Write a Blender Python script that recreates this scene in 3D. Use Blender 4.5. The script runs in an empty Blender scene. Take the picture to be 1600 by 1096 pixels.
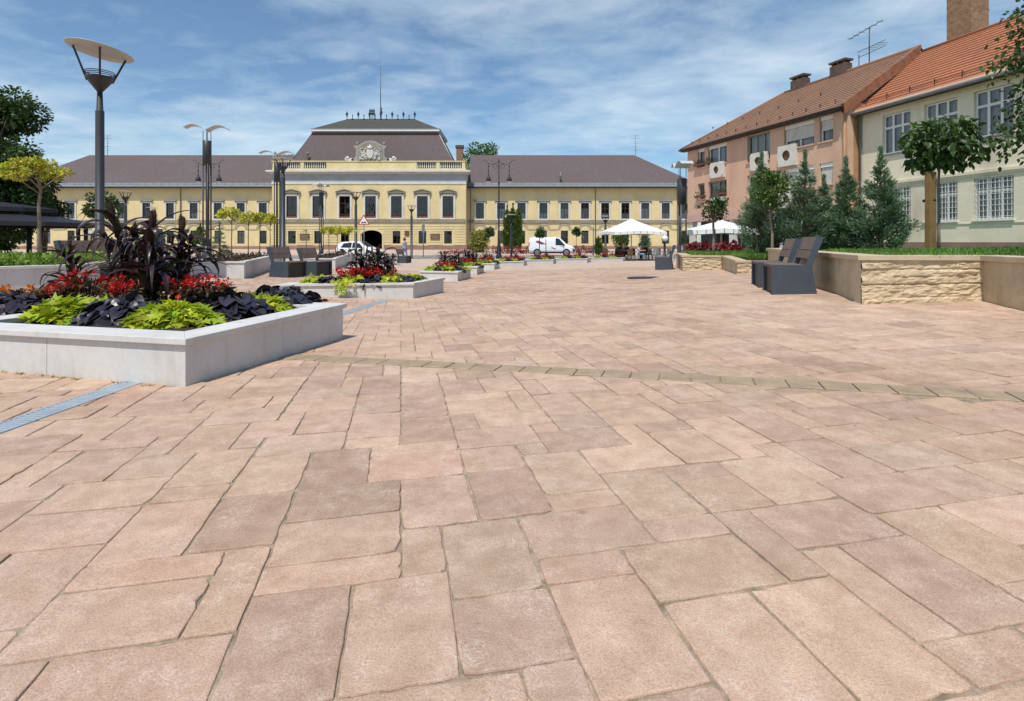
import bpy, bmesh, math, random
import numpy as np
from mathutils import Vector, Matrix, noise
random.seed(7); RNG = np.random.default_rng(11)
SC = bpy.context.scene
COL = SC.collection
PI = math.pi
R = math.radians
# ---------------------------------------------------------------- camera model
F, CX, HY, CZ = 850.0, 800.0, 378.0, 0.95      # focal length (px of a 1600 px wide frame), horizon row, eye height


def lerp_table(t, tab):
    if t <= tab[0][0]: return tab[0][1]
    for (a, va), (b, vb) in zip(tab, tab[1:]):
        if t <= b: return va + (vb - va) * (t - a) / (b - a)
    return tab[-1][1]


FALL = [(0, 0), (3.6, -.02), (6, -.07), (11, -.19), (18, -.33), (28, -.45), (38, -.52), (57, -.5), (70, -.2), (75, -.08), (90, -.05)]
TILT = [(0, .012), (4, .018), (8, .045), (20, .04), (34, .01), (42, 0)]


def ground(x, y):
    d = min(9.0, math.hypot(x + 2.0, .6) - .6)
    return lerp_table(y, FALL) + lerp_table(y, TILT) * d


def at(px, py, Y):
    return Vector(((px - CX) / F * Y, Y, CZ - (py - HY) / F * Y))


def gp(px, py):
    lo, hi = .4, .4
    while hi < 120:
        p = at(px, py, hi)
        if p.z < ground(p.x, p.y): break
        lo = hi; hi *= 1.03
    for _ in range(40):
        m = (lo + hi) / 2; p = at(px, py, m)
        if p.z < ground(p.x, p.y): hi = m
        else: lo = m
    p = at(px, py, lo); p.z = ground(p.x, p.y)
    return p


def gx(px, Y):
    x = (px - CX) / F * Y
    return Vector((x, Y, ground(x, Y)))


def zpx(py, Y): return CZ - (py - HY) / F * Y

# ---------------------------------------------------------------- scene helpers


def tag(o, label=None, cat=None, group=None, kind=None):
    if label: o['label'] = label
    if cat: o['category'] = cat
    if group: o['group'] = group
    if kind: o['kind'] = kind
    return o


def thing(name, label, cat, loc=(0, 0, 0), rz=0, group=None, scale=1):
    o = bpy.data.objects.new(name, None); COL.objects.link(o)
    o.empty_display_size = .2
    o.location = loc; o.rotation_euler = (0, 0, rz); o.scale = (scale,) * 3
    return tag(o, label, cat, group)


KIDS = {}


def link(name, me, parent=None, loc=(0, 0, 0), rot=(0, 0, 0)):
    o = bpy.data.objects.new(name, me); COL.objects.link(o)
    o.parent = parent; o.location = loc; o.rotation_euler = rot
    if parent is not None: KIDS.setdefault(parent.name, []).append(o)
    return o


def dup(o, loc=None, rz=None, label=None, group=None, parent=None, scale=None):
    c = o.copy(); COL.objects.link(c); c.parent = parent
    if parent is not None: KIDS.setdefault(parent.name, []).append(c)
    if loc is not None: c.location = loc
    if rz is not None: c.rotation_euler = (0, 0, rz)
    if scale is not None: c.scale = scale if hasattr(scale, '__len__') else (scale,) * 3
    if label: c['label'] = label
    if group: c['group'] = group
    for k in list(KIDS.get(o.name, [])): dup(k, parent=c)
    return c


class MB:
    """collects faces and links them as one mesh object"""

    def __init__(s): s.v = []; s.f = []; s.m = []; s.sm = []

    def add(s, verts, faces, mi=0, smooth=False):
        b = len(s.v); s.v.extend([tuple(p) for p in verts])
        for f in faces:
            s.f.append([b + i for i in f]); s.m.append(mi); s.sm.append(smooth)
        return s

    def box(s, c, size, rz=0, mi=0):
        x, y, z = [d / 2 for d in size]; cs, sn = math.cos(rz), math.sin(rz)
        vs = []
        for dz in (-z, z):
            for dx, dy in ((-x, -y), (x, -y), (x, y), (-x, y)):
                vs.append((c[0] + dx * cs - dy * sn, c[1] + dx * sn + dy * cs, c[2] + dz))
        return s.add(vs, [(3, 2, 1, 0), (4, 5, 6, 7), (0, 1, 5, 4), (1, 2, 6, 5), (2, 3, 7, 6), (3, 0, 4, 7)], mi)

    def span(s, a, b, mi=0):
        a, b = Vector(a), Vector(b); c = (a + b) / 2
        return s.box(c, [abs(q) for q in (b - a)], 0, mi)

    def prism(s, poly, z0, z1, mi=0):
        n = len(poly); z0 = z0 if hasattr(z0, '__len__') else [z0] * n; z1 = z1 if hasattr(z1, '__len__') else [z1] * n
        vs = [(p[0], p[1], z0[i]) for i, p in enumerate(poly)] + [(p[0], p[1], z1[i]) for i, p in enumerate(poly)]
        fs = [tuple(range(n - 1, -1, -1)), tuple(range(n, 2 * n))] + [(i, (i + 1) % n, n + (i + 1) % n, n + i) for i in range(n)]
        return s.add(vs, fs, mi)

    def plate(s, poly, y0, y1, mi=0):
        """outline in x,z extruded along y"""
        n = len(poly)
        vs = [(p[0], y0, p[1]) for p in poly] + [(p[0], y1, p[1]) for p in poly]
        fs = [tuple(range(n)), tuple(range(2 * n - 1, n - 1, -1))] + [(i, n + i, n + (i + 1) % n, (i + 1) % n) for i in range(n)]
        return s.add(vs, fs, mi)

    def tube(s, pts, rad, n=8, mi=0, cap=True, smooth=True):
        pts = [Vector(p) for p in pts]; m = len(pts)
        rad = rad if hasattr(rad, '__len__') else [rad] * m
        vs = []; up = None
        for i, p in enumerate(pts):
            d = (pts[min(i + 1, m - 1)] - pts[max(i - 1, 0)])
            d = d.normalized() if d.length > 1e-9 else Vector((0, 0, 1))
            if up is None: up = Vector((1, 0, 0)) if abs(d.x) < .8 else Vector((0, 1, 0))
            a = d.cross(up).normalized(); b = a.cross(d).normalized(); up = b
            for k in range(n):
                t = 2 * PI * k / n
                vs.append(p + (a * math.cos(t) + b * math.sin(t)) * rad[i])
        fs = [(i * n + k, i * n + (k + 1) % n, (i + 1) * n + (k + 1) % n, (i + 1) * n + k) for i in range(m - 1) for k in range(n)]
        s.add(vs, fs, mi, smooth)
        if cap:
            b = len(s.v) - m * n
            s.f.append([b + k for k in range(n - 1, -1, -1)]); s.m.append(mi); s.sm.append(False)
            s.f.append([b + (m - 1) * n + k for k in range(n)]); s.m.append(mi); s.sm.append(False)
        return s

    def lathe(s, prof, n=16, c=(0, 0, 0), mi=0, smooth=True, squash=1.0):
        vs = []
        for r, z in prof:
            for k in range(n):
                t = 2 * PI * k / n
                vs.append((c[0] + r * math.cos(t), c[1] + r * math.sin(t) * squash, c[2] + z))
        m = len(prof)
        fs = [(i * n + k, i * n + (k + 1) % n, (i + 1) * n + (k + 1) % n, (i + 1) * n + k) for i in range(m - 1) for k in range(n)]
        s.add(vs, fs, mi, smooth)
        b = len(s.v) - m * n
        if prof[0][0] > 1e-4: s.f.append([b + k for k in range(n - 1, -1, -1)]); s.m.append(mi); s.sm.append(False)
        if prof[-1][0] > 1e-4: s.f.append([b + (m - 1) * n + k for k in range(n)]); s.m.append(mi); s.sm.append(False)
        return s

    def ball(s, c, r, n=10, mi=0, sz=1.0):
        k = max(4, n // 2 + 1)
        return s.lathe([(max(1e-5, r * math.sin(PI * i / k)), -r * sz * math.cos(PI * i / k)) for i in range(k + 1)], n, c, mi)

    def mesh(s, name, mats):
        me = bpy.data.meshes.new(name); me.from_pydata(s.v, [], s.f)
        for m in (mats if isinstance(mats, (list, tuple)) else [mats]): me.materials.append(m)
        me.polygons.foreach_set('material_index', s.m); me.polygons.foreach_set('use_smooth', s.sm)
        me.update(); return me

    def build(s, name, mats, parent=None, loc=(0, 0, 0), rot=(0, 0, 0), bevel=0):
        o = link(name, s.mesh(name, mats), parent, loc, rot)
        if bevel:
            b = o.modifiers.new('bevel', 'BEVEL'); b.width = bevel; b.segments = 2; b.limit_method = 'ANGLE'; b.angle_limit = R(40)
        return o


def np_mesh(name, V, Fq, C, mat, smooth=False):
    """V (n,3), Fq (m,k) faces all of k corners, C (n,3) per-vertex tint"""
    me = bpy.data.meshes.new(name); n, m, k = len(V), len(Fq), Fq.shape[1]
    me.vertices.add(n); me.vertices.foreach_set('co', np.ascontiguousarray(V, np.float32).ravel())
    me.loops.add(m * k); me.loops.foreach_set('vertex_index', np.ascontiguousarray(Fq, np.int32).ravel())
    me.polygons.add(m); me.polygons.foreach_set('loop_start', np.arange(0, m * k, k, dtype=np.int32))
    me.polygons.foreach_set('use_smooth', np.full(m, smooth))
    if C is not None:
        a = me.color_attributes.new('tint', 'FLOAT_COLOR', 'POINT')
        a.data.foreach_set('color', np.concatenate([C, np.ones((n, 1))], 1).astype(np.float32).ravel())
    me.update(calc_edges=True); me.validate(); me.materials.append(mat)
    return me

# ---------------------------------------------------------------- materials


def lin(h):
    h = h.lstrip('#'); c = [int(h[i:i + 2], 16) / 255 for i in (0, 2, 4)]
    return tuple(x / 12.92 if x < .04045 else ((x + .055) / 1.055) ** 2.4 for x in c)


def c4(c, k=1.0):
    if isinstance(c, str): c = lin(c)
    return (c[0] * k, c[1] * k, c[2] * k, 1)


class NT:
    def __init__(s, name):
        s.mat = bpy.data.materials.new(name); s.mat.use_nodes = True
        s.t = s.mat.node_tree; s.n = s.t.nodes; s.p = s.n['Principled BSDF']

    def new(s, kind, **kw):
        n = s.n.new(kind)
        for k, v in kw.items(): setattr(n, k, v)
        return n

    def l(s, a, b): s.t.links.new(a, b)

    def coord(s, which='Object', scale=(1, 1, 1)):
        tc = s.new('ShaderNodeTexCoord'); mp = s.new('ShaderNodeMapping'); mp.inputs['Scale'].default_value = scale
        s.l(tc.outputs[which], mp.inputs['Vector']); return mp.outputs['Vector']

    def noise(s, vec, scale, detail=4, rough=.55, dist=0):
        n = s.new('ShaderNodeTexNoise'); n.inputs['Scale'].default_value = scale; n.inputs['Detail'].default_value = detail
        n.inputs['Roughness'].default_value = rough; n.inputs['Distortion'].default_value = dist
        s.l(vec, n.inputs['Vector']); return n.outputs['Fac']

    def ramp(s, fac, stops):
        r = s.new('ShaderNodeValToRGB'); e = r.color_ramp.elements
        while len(e) < len(stops): e.new(.5)
        for el, (p, c) in zip(e, stops):
            el.position = p; el.color = c if len(c) == 4 else (*c, 1)
        s.l(fac, r.inputs['Fac']); return r.outputs['Color']

    def mix(s, fac, a, b, mode='MIX'):
        m = s.new('ShaderNodeMix', data_type='RGBA', blend_type=mode)
        for sock, v in ((m.inputs[0], fac), (m.inputs[6], a), (m.inputs[7], b)):
            if hasattr(v, 'is_linked') or hasattr(v, 'links'): s.l(v, sock)
            else: sock.default_value = v
        return m.outputs[2]

    def math(s, op, a, b=0.0):
        m = s.new('ShaderNodeMath', operation=op)
        for sock, v in ((m.inputs[0], a), (m.inputs[1], b)):
            if hasattr(v, 'links'): s.l(v, sock)
            else: sock.default_value = v
        return m.outputs[0]

    def bump(s, h, strength=.3, dist=.01):
        b = s.new('ShaderNodeBump'); b.inputs['Strength'].default_value = strength; b.inputs['Distance'].default_value = dist
        s.l(h, b.inputs['Height']); s.l(b.outputs['Normal'], s.p.inputs['Normal'])

    def done(s, col=None, rough=.7, spec=.3, metal=0):
        if col is not None:
            if hasattr(col, 'links'): s.l(col, s.p.inputs['Base Color'])
            else: s.p.inputs['Base Color'].default_value = col
        if hasattr(rough, 'links'): s.l(rough, s.p.inputs['Roughness'])
        else: s.p.inputs['Roughness'].default_value = rough
        s.p.inputs['Specular IOR Level'].default_value = spec; s.p.inputs['Metallic'].default_value = metal
        return s.mat


G4 = lambda v: (v, v, v, 1)


def surface(name, col, var=.15, scale=3.0, rough=.75, spec=.25, metal=0, bump=.15, bscale=60, bdist=.004, stain=None, stain_amt=.3, stain_scale=(1, 1, .25)):
    """weathered plain surface: broad mottling, fine grain, optional vertical stains"""
    t = NT(name); v = t.coord(); c = c4(col)
    n1 = t.noise(v, scale, 5, .6); n2 = t.noise(v, scale * 9, 3, .6)
    m = t.ramp(n1, [(.3, G4(1 - var)), (.7, G4(1 + var * .6))])
    out = t.mix(1, c, m, 'MULTIPLY')
    out = t.mix(1, out, t.ramp(n2, [(.3, G4(1 - var * .5)), (.7, G4(1 + var * .3))]), 'MULTIPLY')
    if stain:
        vs = t.coord('Object', stain_scale)
        s1 = t.noise(vs, scale * .8, 6, .7)
        out = t.mix(t.ramp(s1, [(.52, G4(0)), (.75, G4(stain_amt))]), out, c4(stain))
    if bump: t.bump(t.noise(v, bscale, 4, .65), bump, bdist)
    return t.done(out, rough, spec, metal)


def leafmat(name, col, trans=.3, rough=.45, spec=.35):
    t = NT(name); a = t.new('ShaderNodeAttribute'); a.attribute_name = 'tint'
    c = t.mix(1, c4(col), a.outputs['Color'], 'MULTIPLY'); t.done(c, rough, spec)
    tr = t.new('ShaderNodeBsdfTranslucent'); t.l(t.mix(1, c, (1.3, 1.35, .7, 1), 'MULTIPLY'), tr.inputs['Color'])
    mx = t.new('ShaderNodeMixShader'); mx.inputs[0].default_value = trans
    t.l(t.p.outputs[0], mx.inputs[1]); t.l(tr.outputs[0], mx.inputs[2]); t.l(mx.outputs[0], t.n['Material Output'].inputs['Surface'])
    return t.mat


def paver_mat():
    t = NT('paving stone'); v = t.coord(); a = t.new('ShaderNodeAttribute'); a.attribute_name = 'tint'
    c = a.outputs['Color']
    n0 = t.noise(v, .45, 5, .6, .4); n1 = t.noise(v, 2.2, 6, .65); n2 = t.noise(v, 11, 5, .7); n3 = t.noise(v, 200, 3, .65)
    c = t.mix(1, c, t.ramp(n0, [(.30, (.88, .85, .82, 1)), (.5, (1, 1, 1, 1)), (.70, (1.07, 1.08, 1.09, 1))]), 'MULTIPLY')
    c = t.mix(1, c, t.ramp(n1, [(.3, (.86, .84, .82, 1)), (.7, (1.1, 1.1, 1.1, 1))]), 'MULTIPLY')
    c = t.mix(1, c, t.ramp(n2, [(.3, (.84, .80, .78, 1)), (.55, (1, 1, 1, 1)), (.75, (1.14, 1.13, 1.10, 1))]), 'MULTIPLY')
    c = t.mix(1, c, t.ramp(n3, [(.32, G4(.76)), (.5, G4(1)), (.68, G4(1.18))]), 'MULTIPLY')
    # pale scuffs and lime specks
    w = t.noise(v, 26, 4, .6, 1.6); band = t.math('ABSOLUTE', t.math('SUBTRACT', w, .5))
    line = t.ramp(band, [(0, G4(1)), (.022, G4(0))]); msk = t.ramp(t.noise(v, 5.5, 4, .65), [(.48, G4(0)), (.64, G4(.75))])
    c = t.mix(t.mix(1, line, msk, 'MULTIPLY'), c, c4((.70, .61, .52)))
    vo = t.new('ShaderNodeTexVoronoi'); vo.inputs['Scale'].default_value = 42; t.l(v, vo.inputs['Vector'])
    sp = t.ramp(vo.outputs['Distance'], [(.08, G4(.55)), (.16, G4(0))])
    c = t.mix(t.mix(1, sp, t.ramp(t.noise(v, 9, 3, .6), [(.47, G4(0)), (.62, G4(1))]), 'MULTIPLY'), c, c4((.60, .50, .42)))
    # dark spots: gum, drips and old stains
    vo2 = t.new('ShaderNodeTexVoronoi'); vo2.inputs['Scale'].default_value = 3.1; t.l(v, vo2.inputs['Vector'])
    spot = t.ramp(vo2.outputs['Distance'], [(.03, G4(.55)), (.07, G4(0))]); c = t.mix(t.mix(1, spot, t.ramp(n2, [(.45, G4(0)), (.55, G4(1))]), 'MULTIPLY'), c, c4((.20, .15, .12)))
    h = t.math('ADD', t.math('MULTIPLY', n3, .55), t.math('MULTIPLY', t.noise(v, 40, 5, .7), .8))
    t.bump(h, .7, .006)
    return t.done(c, .85, .2)


def glass_mat():
    t = NT('window glass'); t.p.inputs['Roughness'].default_value = .03
    gl = t.new('ShaderNodeBsdfGlossy'); gl.inputs['Roughness'].default_value = .02; gl.inputs['Color'].default_value = (.9, .93, .95, 1)
    tr = t.new('ShaderNodeBsdfTransparent'); tr.inputs['Color'].default_value = (.80, .84, .84, 1)
    fr = t.new('ShaderNodeFresnel'); fr.inputs['IOR'].default_value = 1.6
    v = t.coord(); b = t.new('ShaderNodeBump'); b.inputs['Strength'].default_value = .05; t.l(t.noise(v, 1.5, 2), b.inputs['Height'])
    t.l(b.outputs[0], gl.inputs['Normal'])
    mx = t.new('ShaderNodeMixShader'); t.l(t.math('ADD', fr.outputs[0], .02), mx.inputs[0]); t.l(tr.outputs[0], mx.inputs[1]); t.l(gl.outputs[0], mx.inputs[2])
    t.l(mx.outputs[0], t.n['Material Output'].inputs['Surface']); return t.mat


def tile_mat(name, c1, c2, c3, rows=3.2, cols=5.0, bump=.5, patch=.8):
    """roof tiles: u across, v down the slope come from the UV map in metres"""
    t = NT(name); v = t.coord('UV'); sx = t.new('ShaderNodeSeparateXYZ'); t.l(v, sx.inputs[0])
    r = t.math('FRACT', t.math('MULTIPLY', sx.outputs[1], rows))
    cb = t.new('ShaderNodeTexBrick'); cb.inputs['Scale'].default_value = 1; cb.inputs['Mortar Size'].default_value = .0
    cb.inputs['Brick Width'].default_value = 1 / cols; cb.inputs['Row Height'].default_value = 1 / rows
    cb.inputs['Color1'].default_value = c4(c1); cb.inputs['Color2'].default_value = c4(c2); t.l(v, cb.inputs['Vector'])
    n = t.noise(v, patch, 5, .65)
    c = t.mix(t.ramp(n, [(.42, G4(0)), (.72, G4(.75))]), cb.outputs['Color'], c4(c3))
    n2 = t.noise(v, 14, 3, .6); c = t.mix(1, c, t.ramp(n2, [(.3, G4(.8)), (.7, G4(1.15))]), 'MULTIPLY')
    u = t.math('FRACT', t.math('MULTIPLY', sx.outputs[0], cols))
    rnd = t.math('SINE', t.math('MULTIPLY', u, PI))
    t.bump(t.math('ADD', t.math('MULTIPLY', r, -.8), t.math('MULTIPLY', rnd, .5)), bump, .05)
    return t.done(c, .8, .25)


def brick_mat(name, c1, c2, cm, w=.25, h=.075):
    t = NT(name); v = t.coord(); sx = t.new('ShaderNodeSeparateXYZ'); t.l(v, sx.inputs[0])
    cx = t.new('ShaderNodeCombineXYZ'); t.l(t.math('ADD', sx.outputs[0], sx.outputs[1]), cx.inputs[0]); t.l(sx.outputs[2], cx.inputs[1])
    b = t.new('ShaderNodeTexBrick'); b.inputs['Scale'].default_value = 1; b.inputs['Brick Width'].default_value = w; b.inputs['Row Height'].default_value = h
    b.inputs['Mortar Size'].default_value = .008; b.inputs['Color1'].default_value = c4(c1); b.inputs['Color2'].default_value = c4(c2); b.inputs['Mortar'].default_value = c4(cm)
    t.l(cx.outputs[0], b.inputs['Vector'])
    c = t.mix(1, b.outputs['Color'], t.ramp(t.noise(v, 4, 5, .7), [(.3, G4(.65)), (.7, G4(1.25))]), 'MULTIPLY')
    t.bump(b.outputs['Fac'], -.4, .01); return t.done(c, .9, .15)


M = {}
M['paver'] = paver_mat()
M['joint'] = surface('joint sand', (.40, .31, .225), .45, 14, .95, .1, bump=.6, bscale=90, stain=(.06, .075, .025), stain_amt=.8, stain_scale=(1, 1, 1))
M['paving_far'] = surface('far paving', (.54, .415, .325), .16, 1.2, .9, .15, bump=.3, bscale=9, bdist=.01, stain=(.56, .46, .37), stain_amt=.6, stain_scale=(.5, 2.5, 1))
M['asphalt'] = surface('worn asphalt', (.27, .24, .22), .15, 1.5, .9, .15, bump=.2)
M['earth'] = surface('soil', (.06, .042, .03), .4, 8, .95, .1, bump=.8, bscale=30, bdist=.02)
M['field'] = surface('town ground', (.20, .19, .14), .3, .2, .95, .1, bump=0)
M['band'] = surface('kerb stone', (.37, .28, .185), .2, 7, .85, .2, bump=.5, bscale=70, stain=(.2, .16, .1), stain_amt=.4, stain_scale=(1, 1, 1))
M['white_conc'] = surface('pale cast concrete', (.615, .60, .57), .09, 2.6, .8, .25, bump=.3, bscale=120, bdist=.003, stain=(.42, .38, .31), stain_amt=.55, stain_scale=(3.2, 3.2, .5))
def dirt_foot(m):
    t = m.node_tree; N_ = t.nodes; p = N_['Principled BSDF']; src = p.inputs['Base Color'].links[0].from_socket
    tc = N_.new('ShaderNodeTexCoord'); sx = N_.new('ShaderNodeSeparateXYZ'); t.links.new(tc.outputs['Object'], sx.inputs[0])
    n = N_.new('ShaderNodeTexNoise'); n.inputs['Scale'].default_value = 5; n.inputs['Detail'].default_value = 7; n.inputs['Roughness'].default_value = .7; t.links.new(tc.outputs['Object'], n.inputs['Vector'])
    a = N_.new('ShaderNodeMath'); a.operation = 'MULTIPLY_ADD'; t.links.new(sx.outputs[2], a.inputs[0]); a.inputs[1].default_value = -2.6; t.links.new(n.outputs['Fac'], a.inputs[2])
    r = N_.new('ShaderNodeValToRGB'); r.color_ramp.elements[0].position = .38; r.color_ramp.elements[0].color = (0, 0, 0, 1); r.color_ramp.elements[1].position = .75; r.color_ramp.elements[1].color = (.6, .6, .6, 1); t.links.new(a.outputs[0], r.inputs['Fac'])
    mx = N_.new('ShaderNodeMix'); mx.data_type = 'RGBA'; t.links.new(r.outputs['Color'], mx.inputs[0]); t.links.new(src, mx.inputs[6]); mx.inputs[7].default_value = (.42, .36, .27, 1); t.links.new(mx.outputs[2], p.inputs['Base Color'])


dirt_foot(M['white_conc'])
M['limestone'] = surface('pale limestone coping', (.56, .46, .31), .14, 3, .8, .2, bump=.35, bscale=50, stain=(.34, .27, .18), stain_amt=.5, stain_scale=(1, 1, 1))
M['limestone_smooth'] = surface('sawn limestone', (.57, .46, .31), .2, 2.4, .85, .2, bump=.35, bscale=40, stain=(.30, .22, .14), stain_amt=.6, stain_scale=(1.4, 1.4, .5))
M['limestone_rock'] = surface('rock faced limestone', (.62, .50, .33), .22, 6, .9, .15, bump=.9, bscale=36, bdist=.012, stain=(.40, .27, .14), stain_amt=.6, stain_scale=(1, 1, 2))
M['anthracite'] = surface('anthracite painted steel', (.055, .068, .084), .12, 5, .5, .4, bump=.06, bscale=200)
M['pole'] = surface('dark grey painted pole', (.040, .043, .047), .14, 3, .45, .45, bump=.04, bscale=150)
M['wood'] = surface('greyed bench timber', (.21, .155, .125), .3, 5, .8, .2, bump=.3, bscale=40, stain=(.12, .09, .075), stain_amt=.5, stain_scale=(1, 6, 6))
M['disc'] = surface('lamp reflector white', (.50, .505, .50), .06, 3, .5, .4, bump=0)
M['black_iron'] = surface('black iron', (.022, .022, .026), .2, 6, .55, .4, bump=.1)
M['steel'] = surface('galvanised steel', (.42, .47, .52), .15, 8, .4, .5, .8, bump=.1)
M['drain'] = surface('blue grey drain grating', (.42, .50, .56), .15, 8, .45, .5, .25, bump=.1)
M['yellow'] = surface('ochre render', (.70, .58, .32), .12, .5, .9, .12, bump=.1, bscale=12, stain=(.40, .34, .2), stain_amt=.35, stain_scale=(1.2, 1.2, .22))
M['yellow_pale'] = surface('pale ochre render', (.70, .59, .33), .13, .6, .9, .12, bump=.1, bscale=12, stain=(.38, .33, .22), stain_amt=.4, stain_scale=(1.2, 1.2, .3))
M['plaster'] = surface('off white trim', (.62, .61, .57), .1, 1.2, .85, .15, bump=.1, stain=(.33, .32, .28), stain_amt=.45, stain_scale=(1.5, 1.5, .3))
M['grey_trim'] = surface('grey moulding', (.33, .33, .32), .14, 1.0, .85, .15, bump=.15, stain=(.14, .14, .13), stain_amt=.6, stain_scale=(1, 1, .4))
M['stone_trim'] = surface('dusty yellow moulding', (.45, .40, .285), .15, 1.2, .9, .1, bump=.1, stain=(.3, .27, .2), stain_amt=.5, stain_scale=(1, 1, 1))
M['dark_trim'] = surface('weathered moulding', (.30, .27, .21), .2, 1.2, .9, .1, bump=.15, stain=(.12, .11, .09), stain_amt=.6, stain_scale=(1, 1, 1))
M['frieze'] = surface('blue grey frieze', (.36, .385, .40), .08, .6, .9, .12, bump=.1, stain=(.15, .14, .12), stain_amt=.6, stain_scale=(.7, .7, 1.6))
M['plinth'] = surface('red stone plinth', (.30, .19, .155), .15, 1.2, .85, .2, bump=.2)
M['slate'] = tile_mat('mauve slate roof', (.138, .108, .110), (.118, .094, .095), (.122, .090, .078), 3.2, 4, .25, .12)
M['slate_dark'] = tile_mat('grey slate roof', (.085, .082, .075), (.072, .070, .064), (.062, .062, .05), 3.2, 4, .25, .3)
M['tin'] = surface('grey tin flashing', (.21, .22, .225), .15, 1.5, .55, .4, .2, bump=.1)
M['white'] = surface('white paint', (.78, .77, .74), .05, 2, .6, .3, bump=.03)
M['white_dirty'] = surface('weathered white panel', (.66, .63, .57), .1, 3, .8, .2, bump=.1, stain=(.30, .26, .2), stain_amt=.6, stain_scale=(2, 2, .5))
M['frame_dark'] = surface('dark brown window frame', (.055, .040, .032), .2, 4, .6, .3, bump=0)
M['frame_grey'] = surface('grey window frame', (.30, .30, .29), .1, 4, .6, .3, bump=0)
M['glass'] = glass_mat()
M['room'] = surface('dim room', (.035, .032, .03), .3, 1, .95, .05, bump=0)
M['curtain'] = surface('net curtain', (.60, .58, .53), .2, 9, .95, .05, bump=.2, bscale=30, bdist=.01)
M['curtain_red'] = surface('dark red drape', (.10, .035, .03), .3, 9, .95, .05, bump=0)
M['cream'] = surface('cream render', (.80, .71, .55), .08, .6, .92, .1, bump=.35, bscale=9, bdist=.015, stain=(.50, .43, .31), stain_amt=.75, stain_scale=(1, 1, .25))
M['pink'] = surface('salmon render', (.635, .415, .295), .09, .6, .92, .1, bump=.25, bscale=14, bdist=.01, stain=(.47, .285, .20), stain_amt=.7, stain_scale=(1.3, 1.3, .2))
M['pink_pale'] = surface('pale pink render', (.56, .375, .32), .08, .6, .92, .1, bump=.2, bscale=14)
M['rust'] = surface('rust brown render', (.46, .26, .14), .2, 1.5, .9, .1, bump=.2, stain=(.2, .1, .05), stain_amt=.5, stain_scale=(1, 1, .3))
M['tile_orange'] = tile_mat('orange clay tiles', (.47, .185, .09), (.40, .155, .08), (.31, .145, .09), 3.0, 4.5, .9, .5)
M['tile_brown'] = tile_mat('brown clay tiles', (.33, .185, .115), (.28, .155, .098), (.21, .13, .09), 3.0, 4.5, .8, .5)
M['copper'] = surface('rusty flashing', (.33, .155, .085), .35, 2.5, .55, .35, .3, bump=.15, stain=(.24, .24, .25), stain_amt=.9, stain_scale=(1, 1, 1))
M['brick'] = brick_mat('chimney brick', (.34, .20, .105), (.24, .13, .07), (.30, .25, .19))
M['brick_dark'] = brick_mat('dark brick', (.15, .10, .075), (.10, .07, .055), (.14, .12, .10))
M['dark_shop'] = surface('charcoal shop front', (.06, .065, .075), .15, 1, .6, .3, bump=.05)
M['canvas'] = surface('white canvas', (.80, .80, .79), .04, 2, .85, .15, bump=.05, bscale=30)
M['bark'] = surface('bark', (.15, .115, .08), .35, 9, .95, .1, bump=.8, bscale=26, bdist=.012)
M['bark_pale'] = surface('pale bark', (.26, .21, .15), .3, 9, .95, .1, bump=.6, bscale=26, bdist=.01)
M['stake'] = surface('brown timber stake', (.24, .145, .06), .25, 5, .85, .15, bump=.3, bscale=30, stain=(.12, .07, .03), stain_amt=.4, stain_scale=(3, 3, .4))
M['grass'] = leafmat('grass blades', (.13, .235, .045), .3)
M['lawn'] = surface('lawn turf', (.085, .14, .03), .3, 6, .95, .1, bump=.6, bscale=60, bdist=.02)
M['leaf_dark'] = leafmat('dark green leaves', (.058, .105, .027))
M['leaf_mid'] = leafmat('mid green leaves', (.095, .165, .034))
M['leaf_yellow'] = leafmat('golden leaves', (.60, .58, .085), .35)
M['leaf_conifer'] = leafmat('blue green needles', (.14, .225, .125), .15)
M['leaf_thuja'] = leafmat('thuja green', (.075, .14, .022), .2)
M['leaf_gold'] = leafmat('gold conifer', (.33, .32, .075), .2)
M['leaf_lime'] = leafmat('lime leaves', (.46, .52, .04), .35)
M['leaf_lime2'] = leafmat('fresh green leaves', (.20, .30, .045), .3)
M['leaf_black'] = leafmat('blackish purple leaves', (.027, .023, .032), .08, .36, .5)
M['leaf_purple'] = leafmat('purple millet blades', (.036, .018, .019), .14, .34, .5)
M['seed'] = surface('dusky seed head', (.062, .040, .026), .3, 60, .95, .1, bump=1, bscale=180, bdist=.01)
M['leaf_bronze'] = leafmat('bronze leaves', (.085, .050, .025), .25)
M['petal_red'] = leafmat('red petals', (.62, .022, .022), .25)
M['petal_orange'] = leafmat('orange petals', (.75, .22, .01), .25)
M['petal_violet'] = leafmat('violet petals', (.09, .03, .28), .2)
M['leaf_redbed'] = leafmat('red bedding leaves', (.33, .055, .065), .25)
M['car_white'] = surface('white car paint', (.76, .77, .78), .02, 2, .25, .5, bump=0)
M['car_dark'] = surface('black plastic trim', (.018, .018, .02), .1, 4, .5, .4, bump=0)
M['car_glass'] = surface('dark car glass', (.012, .016, .018), .05, 2, .06, .6, bump=0)
M['rubber'] = surface('rubber tyre', (.018, .018, .018), .1, 9, .85, .2, bump=0)
M['rim'] = surface('alloy rim', (.50, .51, .52), .05, 9, .35, .5, .6, bump=0)
M['red_paint'] = surface('red paint', (.50, .03, .03), .05, 2, .45, .4, bump=0)
M['blue_paint'] = surface('blue paint', (.03, .05, .22), .05, 2, .45, .4, bump=0)
M['lamp_glass'] = surface('clear headlight', (.62, .65, .68), .05, 4, .12, .6, bump=0)
M['skin'] = surface('skin', (.52, .31, .22), .05, 6, .6, .3, bump=0)
M['hair'] = surface('dark hair', (.035, .022, .015), .2, 20, .6, .3, bump=0)
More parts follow.
